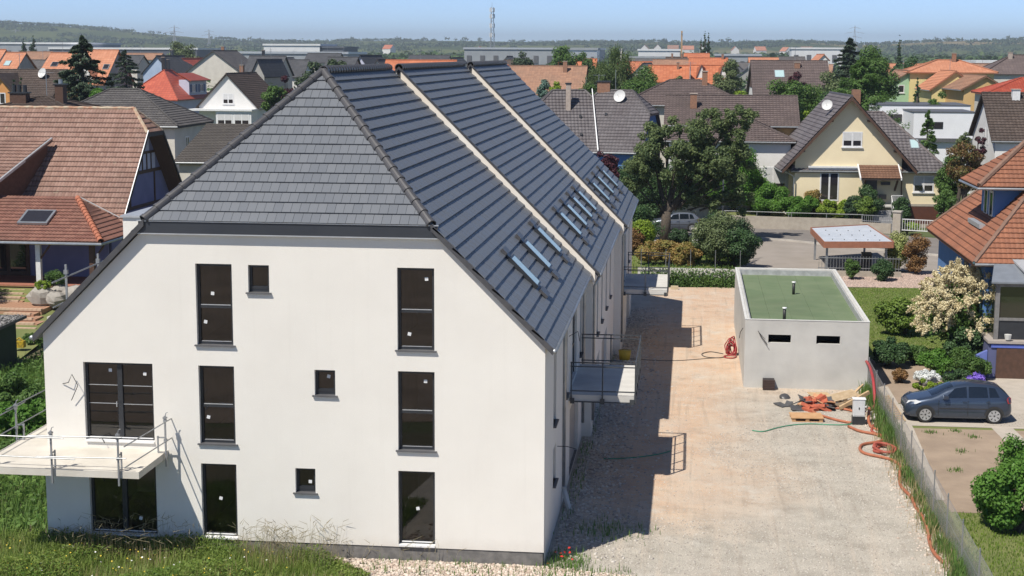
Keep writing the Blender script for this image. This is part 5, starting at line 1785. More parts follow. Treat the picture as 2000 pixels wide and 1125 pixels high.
for i in range(8):
    r_.tube([(3.35, -6.6 - .28 * i, 1.72 - .224 * i), (3.35, -6.6 - .28 * i, 2.65 - .224 * i)], .018, 5)
r_.tube([(3.35, -6.5, 2.72), (3.35, -8.7, .96)], .03, 6)
for i in range(9):
    r_.tube([(3.4 + .1 * i, -6.5, 1.95), (3.4 + .1 * i, -6.5, 2.75)], .014, 5)
r_.tube([(3.35, -6.5, 2.75), (4.25, -6.5, 2.75)], .025, 6)
r_.build('handrail', M_winw, E3)
MB().box(2.55, 3.1, -5.62, -5.5, 2.35, 2.75).build('letterbox', pm('box_grey', (.12, .11, .10), None, 4, .6), E3)
MB().box(2.6, 3.3, -6.0, -5.6, 3.55, 3.8).build('porch_lamp', M_anth, E3)
MB().tube([(4.32, -5.5, 4.85), (4.32, -5.45, 4.6), (4.32, -5.45, .2)], .05, 6).build('downpipe', M_brownw, E3)
MB().tube([(-5.25, -5.9, 4.6), (-4.5, -5.55, 4.2), (-4.38, -5.5, 4.0), (-4.38, -5.5, .2)], .05, 6).build('downpipe', M_zinc, E3)
for sg in (-1, 1):
    for t_ in (.32, .8):
        MB().box(sg * 4.6 * t_ - .08, sg * 4.6 * t_ + .08, -5.85, -5.2, 10.65 - 1.105 * 4.6 * t_ - .42, 10.65 - 1.105 * 4.6 * t_ - .26).build('purlin_end', M_brownw, E3)
    MB().prism([(0, -5.98, 10.62), (sg * 5.4, -5.98, 10.62 - 1.105 * 5.4), (sg * 5.4, -5.95, 10.62 - 1.105 * 5.4), (0, -5.95, 10.62)], .28).build('bargeboard', M_brownw, E3)
dish(E3, (-1.55, -3.2, 9.4), .45)
MB().box(.75, 1.4, -1.6, -.9, 9.3, 11.1).build('chimney', M_brick, E3)

# ---------------------------------------------------------------- the low wall, gate and hedge plants' bed in front of it
GW = empty('garden_wall', (11.5, 83.3, 0.1))
tag(GW, 'low rendered garden wall with tube railing in front of the cream house', 'wall')
wp = [(-5.0, .9), (.2, .0), (5.9, -.6)]
for a, b_ in zip(wp, wp[1:]):
    d = Vector((b_[0] - a[0], b_[1] - a[1], 0)).normalized()
    q = Vector((-d.y, d.x, 0)) * .2
    MB().prism([(a[0], a[1], 1.0), (b_[0], b_[1], 1.0), (b_[0] + q.x, b_[1] + q.y, 1.0), (a[0] + q.x, a[1] + q.y, 1.0)], 1.0).build('wall_panel', M_stoneb, GW)
    MB().tube([(a[0] + .05, a[1] + .1, 1.35), (b_[0] + .05, b_[1] + .1, 1.35)], .03, 6).build('rail', M_galv, GW)
    for t_ in (0.02, .5, .98):
        x, y = a[0] + (b_[0] - a[0]) * t_, a[1] + (b_[1] - a[1]) * t_
        MB().tube([(x + .05, y + .1, .8), (x + .05, y + .1, 1.35)], .03, 6).build('post', M_galv, GW)
sheet('front_garden', [(6.5, 84.2), (11.7, 83.4), (17.3, 82.8), (17.6, 87), (11.6, 87), (11.4, 97), (4, 97)], .98, M_lawn)
PG = empty('gate', (20.2, 81.0, .12))
PG.rotation_euler = (0, 0, -.35)
tag(PG, 'ornamental white metal gate between rendered posts before the brown garage', 'gate')
for x in (-.35, 3.2):
    MB().box(x - .3, x + .3, -.3, .3, 0, 1.75).build('gate_post', M_stoneb, PG)
    MB().box(x - .36, x + .36, -.36, .36, 1.753, 1.85).build('post_cap', M_kerb, PG)
MB().box(-.02, 2.85, -.03, .03, .35, .41).box(-.02, 2.85, -.03, .03, 1.2, 1.26).build('gate_rail', M_winw, PG)
for i in range(15):
    MB().box(.05 + i * .19, .08 + i * .19, -.012, .012, .41, 1.2).build('gate_bar', M_winw, PG)
W2 = empty('garden_wall', (19.6, 81.4, .12))
W2.rotation_euler = (0, 0, -.35)
tag(W2, 'short garden wall with fence panel left of the ornamental gate', 'wall')
MB().box(-2.6, -.15, -.1, .1, 0, .8).build('wall_panel', M_stoneb, W2)
MB().box(-2.5, -.2, -.03, .03, .9, .95).box(-2.5, -.2, -.03, .03, 1.35, 1.4).build('fence_rail', M_galv, W2)
for i in range(14):
    MB().box(-2.45 + i * .165, -2.42 + i * .165, -.012, .012, .8, 1.4).build('fence_bar', M_galv, W2)
SG = empty('road_sign', (10.3, 86.6, .12))
tag(SG, 'pair of triangular road signs seen from behind on a tall pole', 'sign')
MB().tube([(0, 0, 0), (0, 0, 3.3)], .035, 8).build('pole', M_galv, SG)
for z in (2.25, 2.95):
    MB().prism([(-.38, -.03, z), (.38, -.03, z), (0, -.03, z + .66)], .0).build('plate_back', pm('sign_back', (.45, .46, .47), None, 4, .5), SG)
    o = MB()
    o.face([(-.4, -.05, z - .02), (.4, -.05, z - .02), (0, -.05, z + .7)]).face([(-.4, -.02, z - .02), (0, -.02, z + .7), (.4, -.02, z - .02)]).face([(-.4, -.05, z - .02), (0, -.05, z + .7), (0, -.02, z + .7), (-.4, -.02, z - .02)]).face([(.4, -.05, z - .02), (.4, -.02, z - .02), (0, -.02, z + .7), (0, -.05, z + .7)])
    o.build('sign_plate', MATS['sign_back'], SG)
LP = empty('lamp_post', (6.3, 78.6, .12))
tag(LP, 'thin pale pole standing at the right side of the big dark tree', 'pole')
MB().tube([(0, 0, 0), (0, 0, 6.2)], .06, 8).build('pole', M_galv, LP)
MB().tube([(0, 0, 6.2), (0, 0, 6.32)], .09, 8).build('cap', M_galv, LP)

# ---------------------------------------------------------------- carport
CP = empty('carport', (12.3, 58.9, 0))
tag(CP, 'open carport with pale flat roof and reddish fascia behind the concrete garage', 'carport')
MB().prism([(.1, -.3, 2.1), (4.5, .35, 2.1), (3.95, 10.4, 2.1), (-.15, 7.8, 2.1)], .08).build('roof_deck', pm('pale_zinc_deck', (.50, .54, .60), (.44, .48, .54), 1.5, .5, grime=.15), CP)
fa = [(.1, -.3), (4.5, .35), (3.95, 10.4), (-.15, 7.8)]
M_fasc = pm('terracotta_fascia', (.36, .15, .09), (.30, .125, .075), 5, .7)
for i in range(4):
    a, b_ = fa[i], fa[(i + 1) % 4]
    d = Vector((b_[0] - a[0], b_[1] - a[1], 0))
    L_ = d.length
    d.normalize()
    nn = Vector((d.y, -d.x, 0)) * .05
    MB().prism([(a[0], a[1], 2.16), (b_[0], b_[1], 2.16), (b_[0] + nn.x, b_[1] + nn.y, 2.16), (a[0] + nn.x, a[1] + nn.y, 2.16)], .42).build('fascia', M_fasc, CP)
for j in range(5):
    for i in range(3):
        MB().box(.7 + j * .75, .76 + j * .75, 1.2 + i * 2.6, 1.26 + i * 2.6, 2.1, 2.16).build('roof_fixing', M_sill, CP)
for x, y in ((.3, .1), (0.1, 7.0), (4.1, .7), (3.7, 9.4)):
    MB().box(x - .07, x + .07, y - .07, y + .07, 0, 1.95).build('post', M_zinc, CP)
MB().box(-.3, 4.9, -.85, -.65, 0, .35).build('plinth_wall', M_stoneb, CP)
for z in (.5, 1.15):
    MB().box(-.3, 4.9, -.77, -.73, z, z + .05).build('fence_rail', M_galv, CP)
for i in range(28):
    MB().tube([(-.25 + i * .185, -.75, .36), (-.25 + i * .185, -.75, 1.3)], .014, 5).build('fence_bar', M_galv, CP)
fgb = empty('waste_bin', (15.4, 61.6, 0))
tag(fgb, 'dark wheeled bin standing under the carport', 'bin')
MB().prism([(-.3, -.3, 1.0), (.3, -.3, 1.0), (.3, .3, 1.0), (-.3, .3, 1.0)], .95).build('body', M_anth, fgb)
MB().prism([(-.33, -.36, 1.06), (.33, -.36, 1.06), (.33, .34, 1.12), (-.33, .34, 1.12)], .05).build('lid', M_anth, fgb)
for x in (-.25, .25):
    MB().tube([(x - .04, .28, .1), (x + .04, .28, .1)], .1, 10).build('wheel', M_cable, fgb)
# street-side mesh gate panels left of the carport
SGt = empty('mesh_gate', (7.6, 63.0, 0))
SGt.rotation_euler = (0, 0, 1.35)
tag(SGt, 'open white and grey mesh gate beside the clipped bush at the street', 'gate')
for x in (0, 1.4, 2.8):
    MB().tube([(x, 0, 0), (x, 0, 1.7)], .03, 6).build('post', M_galv, SGt)
for i in range(18):
    MB().tube([(.08 + i * .155, 0, .15), (.08 + i * .155, 0, 1.55)], .01, 4).build('bar', M_galv, SGt)
for x in (.35, 1.0):
    MB().box(x, x + .35, -.03, -.015, .55, 1.35).build('panel', M_winw, SGt)
GP = empty('gate_pillar', (4.3, 73.0, 0))
tag(GP, 'short white pillar with letter slot near the blue grey car', 'pillar')
MB().box(-.3, .3, -.25, .25, 0, 1.15).build('pillar', M_winw, GP)
MB().box(-.38, .38, -.32, .32, 1.153, 1.25).build('cap', M_kerb, GP)
MB().box(-.12, .12, -.27, -.253, .55, .85).build('letter_slot', M_anth, GP)
# ================================================================ THE VILLAGE
VILLAGE = [
    ('village_house', 'white gabled house with brown roof and glazed veranda left of the main ridge', -62.2, 181.1, 88, dict(w=8.6, l=13, ez=6.4, rz=10.9, kind='gable', wall=WM['white'], roof=RM_brown, ov=0.4, wins=[('W', -.7, 6.6, 1.6, 1.5, 'sh')], chims=[(2, .6, 12.0, .7)])),
    ('village_house', 'lilac house under a bright red hip roof with two dark chimneys', -84.7, 213.4, 86, dict(w=9.3, l=15, ez=6.5, rz=10.9, kind='hip', wall=WM['lilac'], roof=RM_bright, ov=0.4, hipl=6, chims=[(-.5, .4, 13.0, .8, M_anth), (1.5, .6, 12.6, .6, M_anth)])),
    ('village_house', 'tall cream gabled house with grey brown roof above the red one', -89.0, 260.1, 88, dict(w=10.8, l=14, ez=10.3, rz=14.2, kind='gable', wall=WM['offw'], roof=RM_grey, ov=0.4, chims=[(3, 1.5, 15, .6)])),
    ('village_house', 'small white gabled house with dark red roof left of the tall cream gable', -105.4, 293.3, 80, dict(w=3.9, l=14, ez=10.0, rz=12.5, kind='gable', wall=WM['white'], roof=RM_bright, ov=0.3, wins=[('W', -.6, 9.6, 1.2, 1.2)])),
    ('village_house', 'brown roofed house with an orange gable below the tall spruce', -73.9, 132.4, 0, dict(w=9, l=10.2, ez=8.9, rz=11.8, kind='gable', wall=WM['orange'], roof=RM_brown, ov=0.4, skip=(1,))),
    ('village_house', 'brown hip roofed house with ornate black chimney behind the red tiled ridge', -42.6, 66.1, 0, dict(w=8.5, l=9.1, ez=9.5, rz=10.7, kind='hip', wall=WM['offw'], roof=RM_brown, ov=0.4)),
    ('village_house', 'orange roofed house at the far left edge', -119.0, 221.7, 0, dict(w=9, l=3.3, ez=11.2, rz=14.2, kind='gable', wall=WM['offw'], roof=RM_or2, ov=0.4)),
    ('village_house', 'orange roofed house with one bright skylight at far left', -113.5, 218.1, 0, dict(w=8, l=3.0, ez=11.1, rz=13.7, kind='gable', wall=WM['grey'], roof=RM_or2, ov=0.4, skyl=[(-.4, .35, -1, 1.1, 1.5)])),
    ('village_house', 'orange roofed house with dark skylight left of the spruce', -102.7, 212.0, 0, dict(w=8, l=3.2, ez=11.2, rz=13.7, kind='gable', wall=WM['offw'], roof=RM_or2, ov=0.4, skyl=[(0, .3, -1, 1.2, 1.4, 1)])),
    ('village_house', 'big orange roofed house with white dormer behind the spruce', -92.9, 202.5, 0, dict(w=13, l=7.2, ez=9.1, rz=14.2, kind='gable', wall=WM['grey'], roof=RM_or2, ov=0.4, skyl=[(3.0, .5, -1, 1.0, 1.3, 1)])),
    ('village_house', 'low pinkish brown roof between the orange roofs at far left', -130.0, 265.6, 0, dict(w=8, l=4.9, ez=12.3, rz=13.8, kind='gable', wall=WM['grey'], roof=RM_tan, ov=0.4)),
    ('village_house', 'grey roofed outbuilding below the pinkish roof at far left', -117.7, 237.6, 0, dict(w=7, l=3.0, ez=10.7, rz=12.3, kind='gable', wall=WM['grey'], roof=RM_grey, ov=0.4)),
    ('village_house', 'pale blue gabled house with dark roof behind the red hip roof', -107.8, 281.6, 84, dict(w=6.5, l=13, ez=9.7, rz=13.1, kind='gable', wall=WM['pblue'], roof=RM_dark, ov=0.4, chims=[(2, .5, 14.3, .6, M_anth)])),
    ('village_house', 'dark roofed house just right of the small spruce', -122.7, 300.8, 0, dict(w=8, l=3.6, ez=11.0, rz=13.1, kind='gable', wall=WM['offw'], roof=RM_dark, ov=0.4)),
    ('village_house', 'reddish brown roof far behind the pale blue gable', -141.8, 358.3, 0, dict(w=9, l=10.3, ez=12.0, rz=13.5, kind='gable', wall=WM['white'], roof=RM_tan, ov=0.4)),
    ('village_house', 'long dark grey roof with roof vents left of the white ridge shrub', -78.5, 253.7, 0, dict(w=11, l=6.7, ez=9.7, rz=13.2, kind='gable', wall=WM['offw'], roof=RM_dark, ov=0.4, chims=[(-1, .5, 14.3, .5, M_anth)])),
    ('village_house', 'second dark grey roof ending behind the pine tops', -78.5, 273.9, 0, dict(w=10, l=5.8, ez=9.2, rz=12.4, kind='gable', wall=WM['white'], roof=RM_dark, ov=0.4)),
    ('village_house', 'small grey gabled house between the two dark grey roofs', -75.4, 243.7, 82, dict(w=2.6, l=11, ez=10.0, rz=12.6, kind='gable', wall=WM['grey'], roof=RM_dark, ov=0.3)),
    ('village_house', 'grey roofed house directly behind the pine tops', -95.9, 372.7, 0, dict(w=10, l=8.9, ez=11.4, rz=13.7, kind='gable', wall=WM['offw'], roof=RM_dark, ov=0.4)),
    ('village_house', 'grey gabled house with lit window behind the main ridge', -59.1, 258.6, 82, dict(w=3.9, l=12, ez=10.8, rz=13.4, kind='gable', wall=WM['lilac'], roof=RM_dark, ov=0.4, wins=[('W', -.5, 9.6, 1.0, 1.4)])),
    ('village_house', 'dark slate roof left of the orange red long roof', -59.7, 236.8, 0, dict(w=9, l=5.0, ez=10.9, rz=13.1, kind='gable', wall=WM['grey'], roof=RM_dark, ov=0.4)),
    ('village_house', 'white gabled house left of the orange red long roof', -54.1, 249.0, 84, dict(w=2.5, l=11, ez=10.9, rz=12.7, kind='gable', wall=WM['white'], roof=RM_grey, ov=0.3)),
    ('village_house', 'long orange red roof showing over the main ridge', -46.6, 244.6, 0, dict(w=9, l=12.8, ez=9.8, rz=12.6, kind='gable', wall=WM['offw'], roof=RM_or, ov=0.4)),
    ('village_house', 'tiny white gable behind the gap in the main ridge', -54.4, 340.5, 86, dict(w=2.2, l=11, ez=11.7, rz=12.8, kind='gable', wall=WM['white'], roof=RM_dark, ov=0.3)),
    ('village_house', 'grey roofed row far left of the radio mast', -77.9, 437.1, 0, dict(w=9, l=12.2, ez=11.7, rz=13.2, kind='gable', wall=WM['offw'], roof=RM_dark, ov=0.4)),
    ('village_house', 'low brown roof just right of the mast foot', -33.7, 291.4, 0, dict(w=8, l=5.6, ez=11.1, rz=12.5, kind='gable', wall=WM['offw'], roof=RM_brown, ov=0.4)),
    ('village_house', 'small white gable right of the mast foot', -46.2, 381.5, 88, dict(w=2.2, l=10, ez=11.8, rz=13.1, kind='gable', wall=WM['white'], roof=RM_grey, ov=0.3)),
    ('barn', 'long old barn with mottled tan tile roof right of the main ridge', -22.3, 223.7, -1, dict(w=15, l=15.7, ez=7.3, rz=11.8, kind='gable', wall=WM['offw'], roof=RM_tan, ov=0.4, chims=[(4.5, -1.5, 12.6, .7)])),
    ('village_house', 'orange red house end left of the mottled barn roof', -29.5, 223.4, 0, dict(w=8, l=3.0, ez=9.4, rz=11.9, kind='gable', wall=WM['redw'], roof=RM_or, ov=0.4)),
    ('village_house', 'orange roof rising behind the mottled barn', -21.8, 282.5, 0, dict(w=8, l=4.3, ez=10.6, rz=12.2, kind='gable', wall=WM['offw'], roof=RM_or, ov=0.4)),
    ('village_house', 'bright orange roof right of the mottled barn', -19.1, 293.2, 0, dict(w=9, l=4.0, ez=10.5, rz=12.8, kind='gable', wall=WM['offw'], roof=RM_or, ov=0.4)),
    ('village_house', 'plum brown hip roofed house with thin chimney behind the big dark tree', 3.0, 119.0, 0, dict(w=9, l=12.1, ez=9.1, rz=11.3, kind='hip', wall=WM['offw'], roof=RM_plum2, ov=0.4, chims=[(2.0, -.8, 12.2, .55)])),
    ('village_house', 'long plum roofed house with orange chimney right of the big dark tree', 7.3, 102.0, 0, dict(w=9, l=11.3, ez=7.9, rz=10.2, kind='gable', wall=WM['ochre'], roof=RM_plum2, ov=0.4, chims=[(-3.4, -2.0, 10.4, .6)])),
    ('village_house', 'low plum hip roofed house with roller garage door left of the cream house', 7.0, 94.5, 0, dict(w=8, l=10.2, ez=6.9, rz=8.7, kind='hip', wall=WM['white'], roof=RM_plum2, ov=0.4, wins=[('S', 2.6, 2.2, 2.2, 2.4, 'sh')])),
    ('village_house', 'big brown roofed house with dark timbered gable and bright skylight', 16.4, 168.1, 2, dict(w=12, l=9.5, ez=8.9, rz=13.1, kind='gable', wall=WM['white'], roof=RM_plum2, ov=0.4, skyl=[(-1.4, .62, -1, 1.3, 1.6)], chims=[(1.0, -1.2, 12.9, .7)])),
    ('village_house', 'mint green gabled house with red brown roof', 35.9, 203.8, 92, dict(w=6.4, l=13, ez=9.6, rz=11.6, kind='gable', wall=WM['green'], roof=RM_tan, ov=0.5, wins=[('W', .9, 8.3, .8, 1.4), ('W', -1.6, 8.3, .9, 1.2)])),
    ('village_house', 'yellow house under a tall orange hip roof', 42.2, 201.0, 0, dict(w=9, l=12.2, ez=11.6, rz=13.2, kind='hip', wall=WM['yellow'], roof=RM_or2, ov=0.5, chims=[(.8, -.6, 14.2, .6)])),
    ('village_house', 'yellow gabled wing with orange roof in front of the tall hip roof', 40.6, 190.0, 92, dict(w=6.5, l=11, ez=9.3, rz=11.7, kind='gable', wall=WM['yellow'], roof=RM_or2, ov=0.4, wins=[('W', -.5, 8.0, 1.0, 1.3)])),
    ('village_house', 'ochre gabled house with faded brown roof', 42.5, 181.0, 94, dict(w=5.6, l=14, ez=9.6, rz=11.2, kind='gable', wall=WM['ochre'], roof=RM_tan, ov=0.5, wins=[('W', 1.6, 7.4, .9, 1.4), ('W', 2.9, 7.2, .8, 1.5)])),
    ('village_house', 'white gabled house with row of small windows at far right', 56.3, 251.6, 94, dict(w=5.4, l=14, ez=10.3, rz=12.4, kind='gable', wall=WM['white'], roof=RM_tan, ov=0.4, wins=[('W', -1.6, 10.2, .9, 1.2), ('W', .1, 10.2, .9, 1.2), ('W', 1.3, 10.2, .9, 1.2)])),
    ('village_house', 'dark plum hip roof at the far right edge', 58.3, 229.6, 0, dict(w=11, l=13.0, ez=11.1, rz=14.0, kind='hip', wall=WM['offw'], roof=RM_plum2, ov=0.4, chims=[(-1.5, -1, 14.4, .7, M_chim)])),
    ('village_house', 'faded pink red roof at the right edge above the white gable house', 44.3, 149.8, 0, dict(w=9, l=12.2, ez=9.7, rz=11.3, kind='hip', wall=WM['offw'], roof=RM_bright, ov=0.4)),
    ('village_house', 'white gabled house with brown roof and white chimney at the right edge', 31.5, 89.6, 0, dict(w=10, l=7.7, ez=7.5, rz=10.9, kind='gable', wall=WM['white'], roof=RM_brown, ov=0.3, chims=[(-1.6, -.6, 11.2, .6, M_winw)], wins=[('W', .2, 6.8, .5, 1.3, 'f'), ('W', 1.5, 6.8, .5, 1.3, 'f')])),
    ('village_house', 'large orange roof left of the clustered chimneys beyond the birch', -0.1, 209.5, 0, dict(w=10, l=6.0, ez=9.8, rz=12.1, kind='gable', wall=WM['offw'], roof=RM_or, ov=0.4, chims=[(1.5, -1, 12.6, .4)])),
    ('village_house', 'orange roof with two white triangular dormers beyond the plum hip roof', 6.4, 214.5, 0, dict(w=10, l=5.3, ez=9.4, rz=12.1, kind='gable', wall=WM['offw'], roof=RM_or, ov=0.4)),
    ('village_house', 'dull red long roof beyond the birch', -1.0, 293.5, 0, dict(w=8, l=7.0, ez=11.3, rz=12.7, kind='gable', wall=WM['offw'], roof=RM_tan, ov=0.4)),
    ('village_house', 'bright orange roof left of the grey green willow', 7.0, 294.5, 0, dict(w=10, l=7.7, ez=11.4, rz=13.1, kind='gable', wall=WM['offw'], roof=RM_or, ov=0.4, chims=[(3, -.5, 13.9, .5)])),
    ('village_house', 'orange roof below the tall poplars', 4.7, 394.0, 0, dict(w=9, l=6.5, ez=12.9, rz=14.1, kind='gable', wall=WM['offw'], roof=RM_or, ov=0.4)),
    ('village_house', 'dark brown roof with little chimneys left of the poplars', -0.0, 313.5, 0, dict(w=8, l=4.3, ez=11.7, rz=13.2, kind='gable', wall=WM['offw'], roof=RM_brown, ov=0.4, chims=[(-1, 0, 14, .4), (1.2, 0, 14, .4)])),
    ('village_house', 'pale orange roof beyond the brown house with timbered gable', 20.8, 343.1, 0, dict(w=8, l=6.7, ez=12.1, rz=13.1, kind='gable', wall=WM['white'], roof=RM_or2, ov=0.4)),
    ('village_house', 'little house with orange roof and white gable beyond the brown house', 35.4, 354.2, 94, dict(w=2.4, l=12, ez=12.8, rz=14.0, kind='gable', wall=WM['white'], roof=RM_or2, ov=0.3)),
    ('village_house', 'grey roof with white gable left of the dark conifers', 28.8, 362.8, 0, dict(w=8, l=6.2, ez=12.3, rz=13.3, kind='gable', wall=WM['white'], roof=RM_grey, ov=0.4)),
    ('village_house', 'old grey sheet roof behind the left slope of the main building', -28.6, 74.5, 0, dict(w=15, l=8.8, ez=6.2, rz=8.4, kind='gable', wall=WM['offw'], roof=RM_fib, ov=0.3)),
]
HOUSES = {}
for nm, lb, X, Y, rot, kw in VILLAGE:
    near = math.hypot(X - 3.8, Y + 40.5) < 240
    kw.setdefault('wave', 0.03 if near else None)
    kw.setdefault('course', .36 if near else .55)
    kw.setdefault('tw', .3 if near else .5)
    kw.pop('skip', None)
    r_ = house(nm, lb, X, Y, rot, 'houses of the village', 'house' if nm != 'barn' else 'barn', gutter=near, **kw)
    HOUSES[lb] = r_

for lb in list(HOUSES)[:44]:
    e, wo_, ro_ = HOUSES[lb][:3]
    kw = [v[5] for v in VILLAGE if v[1] == lb][0]
    z = kw['rz']
    x_ = (hash_ := sum(map(ord, lb))) % 7 * .3 - 1
    if hash_ % 3:
        MB().tube([(x_, 0, z - .1), (x_, 0, z + 1.9)], .03, 5).tube([(x_ - .5, 0, z + 1.8), (x_ + .6, 0, z + 1.75)], .018, 4).tube([(x_ - .3, -.3, z + 1.5), (x_ - .3, .3, z + 1.5)], .015, 4).build('aerial', M_galv, ro_)
# grey hip roofed house behind the left roof
house('village_house', 'cream house with broad grey hip roof behind the red tiled house', -44.6, 87.3, 0, 'houses of the village', w=8.7, l=11.6, ez=8.15, rz=10.75, kind='hip', hipl=4.5, wall=WM['offw'], roof=RM_grey, ov=.45, course=.34, tw=.28, wave=.03, wins=[('E', -1.6, 5.6, 1.0, 1.3)])
# semi-detached plum house with a valley between its halves
EK = empty('plum_house', (-4.9, 94.8, 0))
tag(EK, 'wide plum roofed double house with valley, two chimneys and a white dish', 'house', 'houses of the village')
for sg, rt in ((-1, 9), (1, -9)):
    Mk = Matrix.Translation((sg * 2.1, 0, 0)) @ Matrix.Rotation(R(rt), 4, 'Z')
    house_parts(EK, Mk, w=9.4, l=6.2, ez=6.2, rz=10.75, kind='half', hb=.42, gov=.3, ov=.5, wall=WM['blue'], roof=RM_plum, course=.36, tw=.3, wave=.035)
MB().prism([(.80, -5.4, 5.95), (.90, -5.4, 5.95), (-.02, 0, 10.95), (-.09, 0, 10.95)], .1).build('valley_flashing', M_whitesill, EK)
for x, y, zb, zt, sx, sy in ((-2.0, -1.6, 8.6, 11.35, .42, .42), (.95, .3, 10.0, 11.5, 1.1, .7)):
    c = MB().box(x - sx / 2, x + sx / 2, y - sy / 2, y + sy / 2, zb, zt).build('chimney', M_chim if sx < .6 else M_brick, EK)
    MB().box(x - sx / 2 - .06, x + sx / 2 + .06, y - sy / 2 - .06, y + sy / 2 + .06, zt + .003, zt + .12).build('cap', M_anth, c)
dish(EK, (2.45, -.9, 9.85), .55)
for x, y in ((-2.9, -2.2), (-.9, -2.2), (-1.7, -3.7), (-.7, -3.7), (1.3, -2.0)):
    MB().box(x - .1, x + .1, y - .15, y + .05, 10.75 - .97 * abs(y) - .1, 10.75 - .97 * abs(y) + .12).build('vent_tile', M_cap, EK)
MB().tube([(2.0, 0, 10.7), (2.0, 0, 12.6)], .025, 5).tube([(.5, .5, 10.7), (.5, .5, 12.2)], .025, 5).tube([(0, .5, 12.1), (1.1, .5, 12.1)], .015, 4).build('aerial', M_galv, EK)
# white flat-roofed modern house
EO = empty('flat_house', (26.2, 120.0, 0))
tag(EO, 'white modern flat roofed house stepped in two blocks behind the cream house', 'house', 'houses of the village')
M_mod = pm('modern_white', (0.74, 0.75, 0.78), (0.70, 0.71, 0.74), 1, .85)
MB().box(0, 6.1, 0, 11, 0, 8.2).build('front_block', M_mod, EO)
MB().box(-2.5, 7.0, 8.2, 18, 0, 8.62).build('rear_block', M_mod, EO)
MB().box(-.06, 6.16, -.06, 11, 8.203, 8.3).build('roof_edge', M_sill, EO)
MB().box(-2.56, 7.06, 8.14, 18, 8.623, 8.72).build('roof_edge', M_sill, EO)
Fo = frame_of((0, 0, 0), (1, 0, 0), (0, -1, 0))
w_ = MB().fbox(Fo, 1.25, 2.95, 6.55, 7.25, .0, .03).build('window', M_anth, EO)
MB().fbox(Fo, 1.32, 2.88, 6.62, 7.18, .031, .04).build('pane', M_glass, w_)
MB().fbox(Fo, -.1, 6.2, 5.25, 5.6, .0, .4).build('canopy_slab', M_sill, EO)
Fo2 = frame_of((-2.5, 8.2, 0), (0, 1, 0), (-1, 0, 0))
for a in (1.5, 4.5):
    MB().fbox(Fo2, a, a + 1.4, 7.1, 7.7, 0, .03).build('window', M_glass, EO)
MB().box(-2.4, -.1, 8.12, 8.2, 6.9, 7.7).build('window', M_glass, EO)

# extra features of single houses
def feat(lb):
    return HOUSES[lb][0], HOUSES[lb][2]


e, ro = feat('white gabled house with brown roof and glazed veranda left of the main ridge')
MB().box(-9.6, -6.5, -4.6, 4.8, 5.7, 5.95).build('veranda_roof', M_winw, e)
FV = frame_of((-9.3, 0, 0), (0, -1, 0), (-1, 0, 0))
for a in (-.6, 1.9):
    window(e, FV, a, 3.6, 2.2, 1.9, 'sh')
MB().box(-9.3, -6.5, -4.4, 0.8, 0, 5.7).build('veranda_wall', M_winw, e)
e, ro = feat('lilac house under a bright red hip roof with two dark chimneys')
MB().box(-1.5, 6.2, -4.4, -2.6, 6.5, 9.3).build('dormer', WM['lilac'], e)
FV = frame_of((0, -4.4, 0), (1, 0, 0), (0, -1, 0))
for a in (-.3, 3.2):
    window(e, FV, a, 7.2, 1.5, 1.3, 's2')
MB().prism([(-2.2, -5.0, 9.2), (6.9, -5.0, 9.2), (5.5, -2.2, 10.4), (-1.0, -2.2, 10.4)], .15).build('dormer_roof', RM_bright, e)
e, ro = feat('brown roofed house with an orange gable below the tall spruce')
k_ = (11.8 - 8.9) / 4.5
xg = -.4
MB().face([(xg - 2.2, -5.6, 5), (xg + 2.2, -5.6, 5), (xg + 2.2, -5.6, 8.6), (xg, -5.6, 11.2), (xg - 2.2, -5.6, 8.6)]).build('gable_wall', WM['orange'], e)
for sg in (-1, 1):
    MB().prism([(xg, -6.1, 11.5), (xg + sg * 2.9, -6.1, 8.1), (xg + sg * 2.9, 0, 8.1), (xg, 0, 11.5)], .2, [(0, 0), (0, 10), (14, 10), (14, 0)]).build('gable_roof', RM_brown, e)
window(e, frame_of((xg, -5.6, 0), (1, 0, 0), (0, -1, 0)), -.7, 8.0, 1.4, 1.3, 'plain')
dish(e, (3.0, -1.4, 11.0), .6)
e, ro = feat('brown hip roofed house with ornate black chimney behind the red tiled ridge')
for x, y, zt, s_ in ((-1.3, -1.2, 11.0, 1.2), (1.6, -.8, 11.6, .6)):
    c = MB().box(x - s_ / 2, x + s_ / 2, y - .35, y + .35, 9.0, zt).build('chimney', M_brownw, e)
    MB().box(x - s_ / 2 - .1, x + s_ / 2 + .1, y - .42, y + .42, zt + .003, zt + .1).build('cap', M_anth, c)
for x in (-1.7, -1.3, -.9):
    MB().tube([(x, -1.2, 11.1), (x, -1.2, 11.6)], .16, 8).build('chimney_pot', M_anth, e)
MB().tube([(1.6, -.8, 11.7), (1.6, -.8, 12.0)], .15, 8).build('chimney_pot', M_zinc, e)
e, ro = feat('big orange roofed house with white dormer behind the spruce')
MB().face([(-1.4, -6.2, 8.4), (2.4, -6.2, 8.4), (.5, -6.2, 12.0)]).build('dormer_front', WM['white'], e)
for sg in (-1, 1):
    MB().prism([(.5, -6.5, 12.3), (.5 + sg * 2.4, -6.5, 8.2), (.5 + sg * 2.4, -2, 10.5), (.5, 0, 12.3)], .15, [(0, 0), (0, 8), (10, 8), (10, 0)]).build('dormer_roof', RM_or2, e)
e, ro = feat('orange roof with two white triangular dormers beyond the plum hip roof')
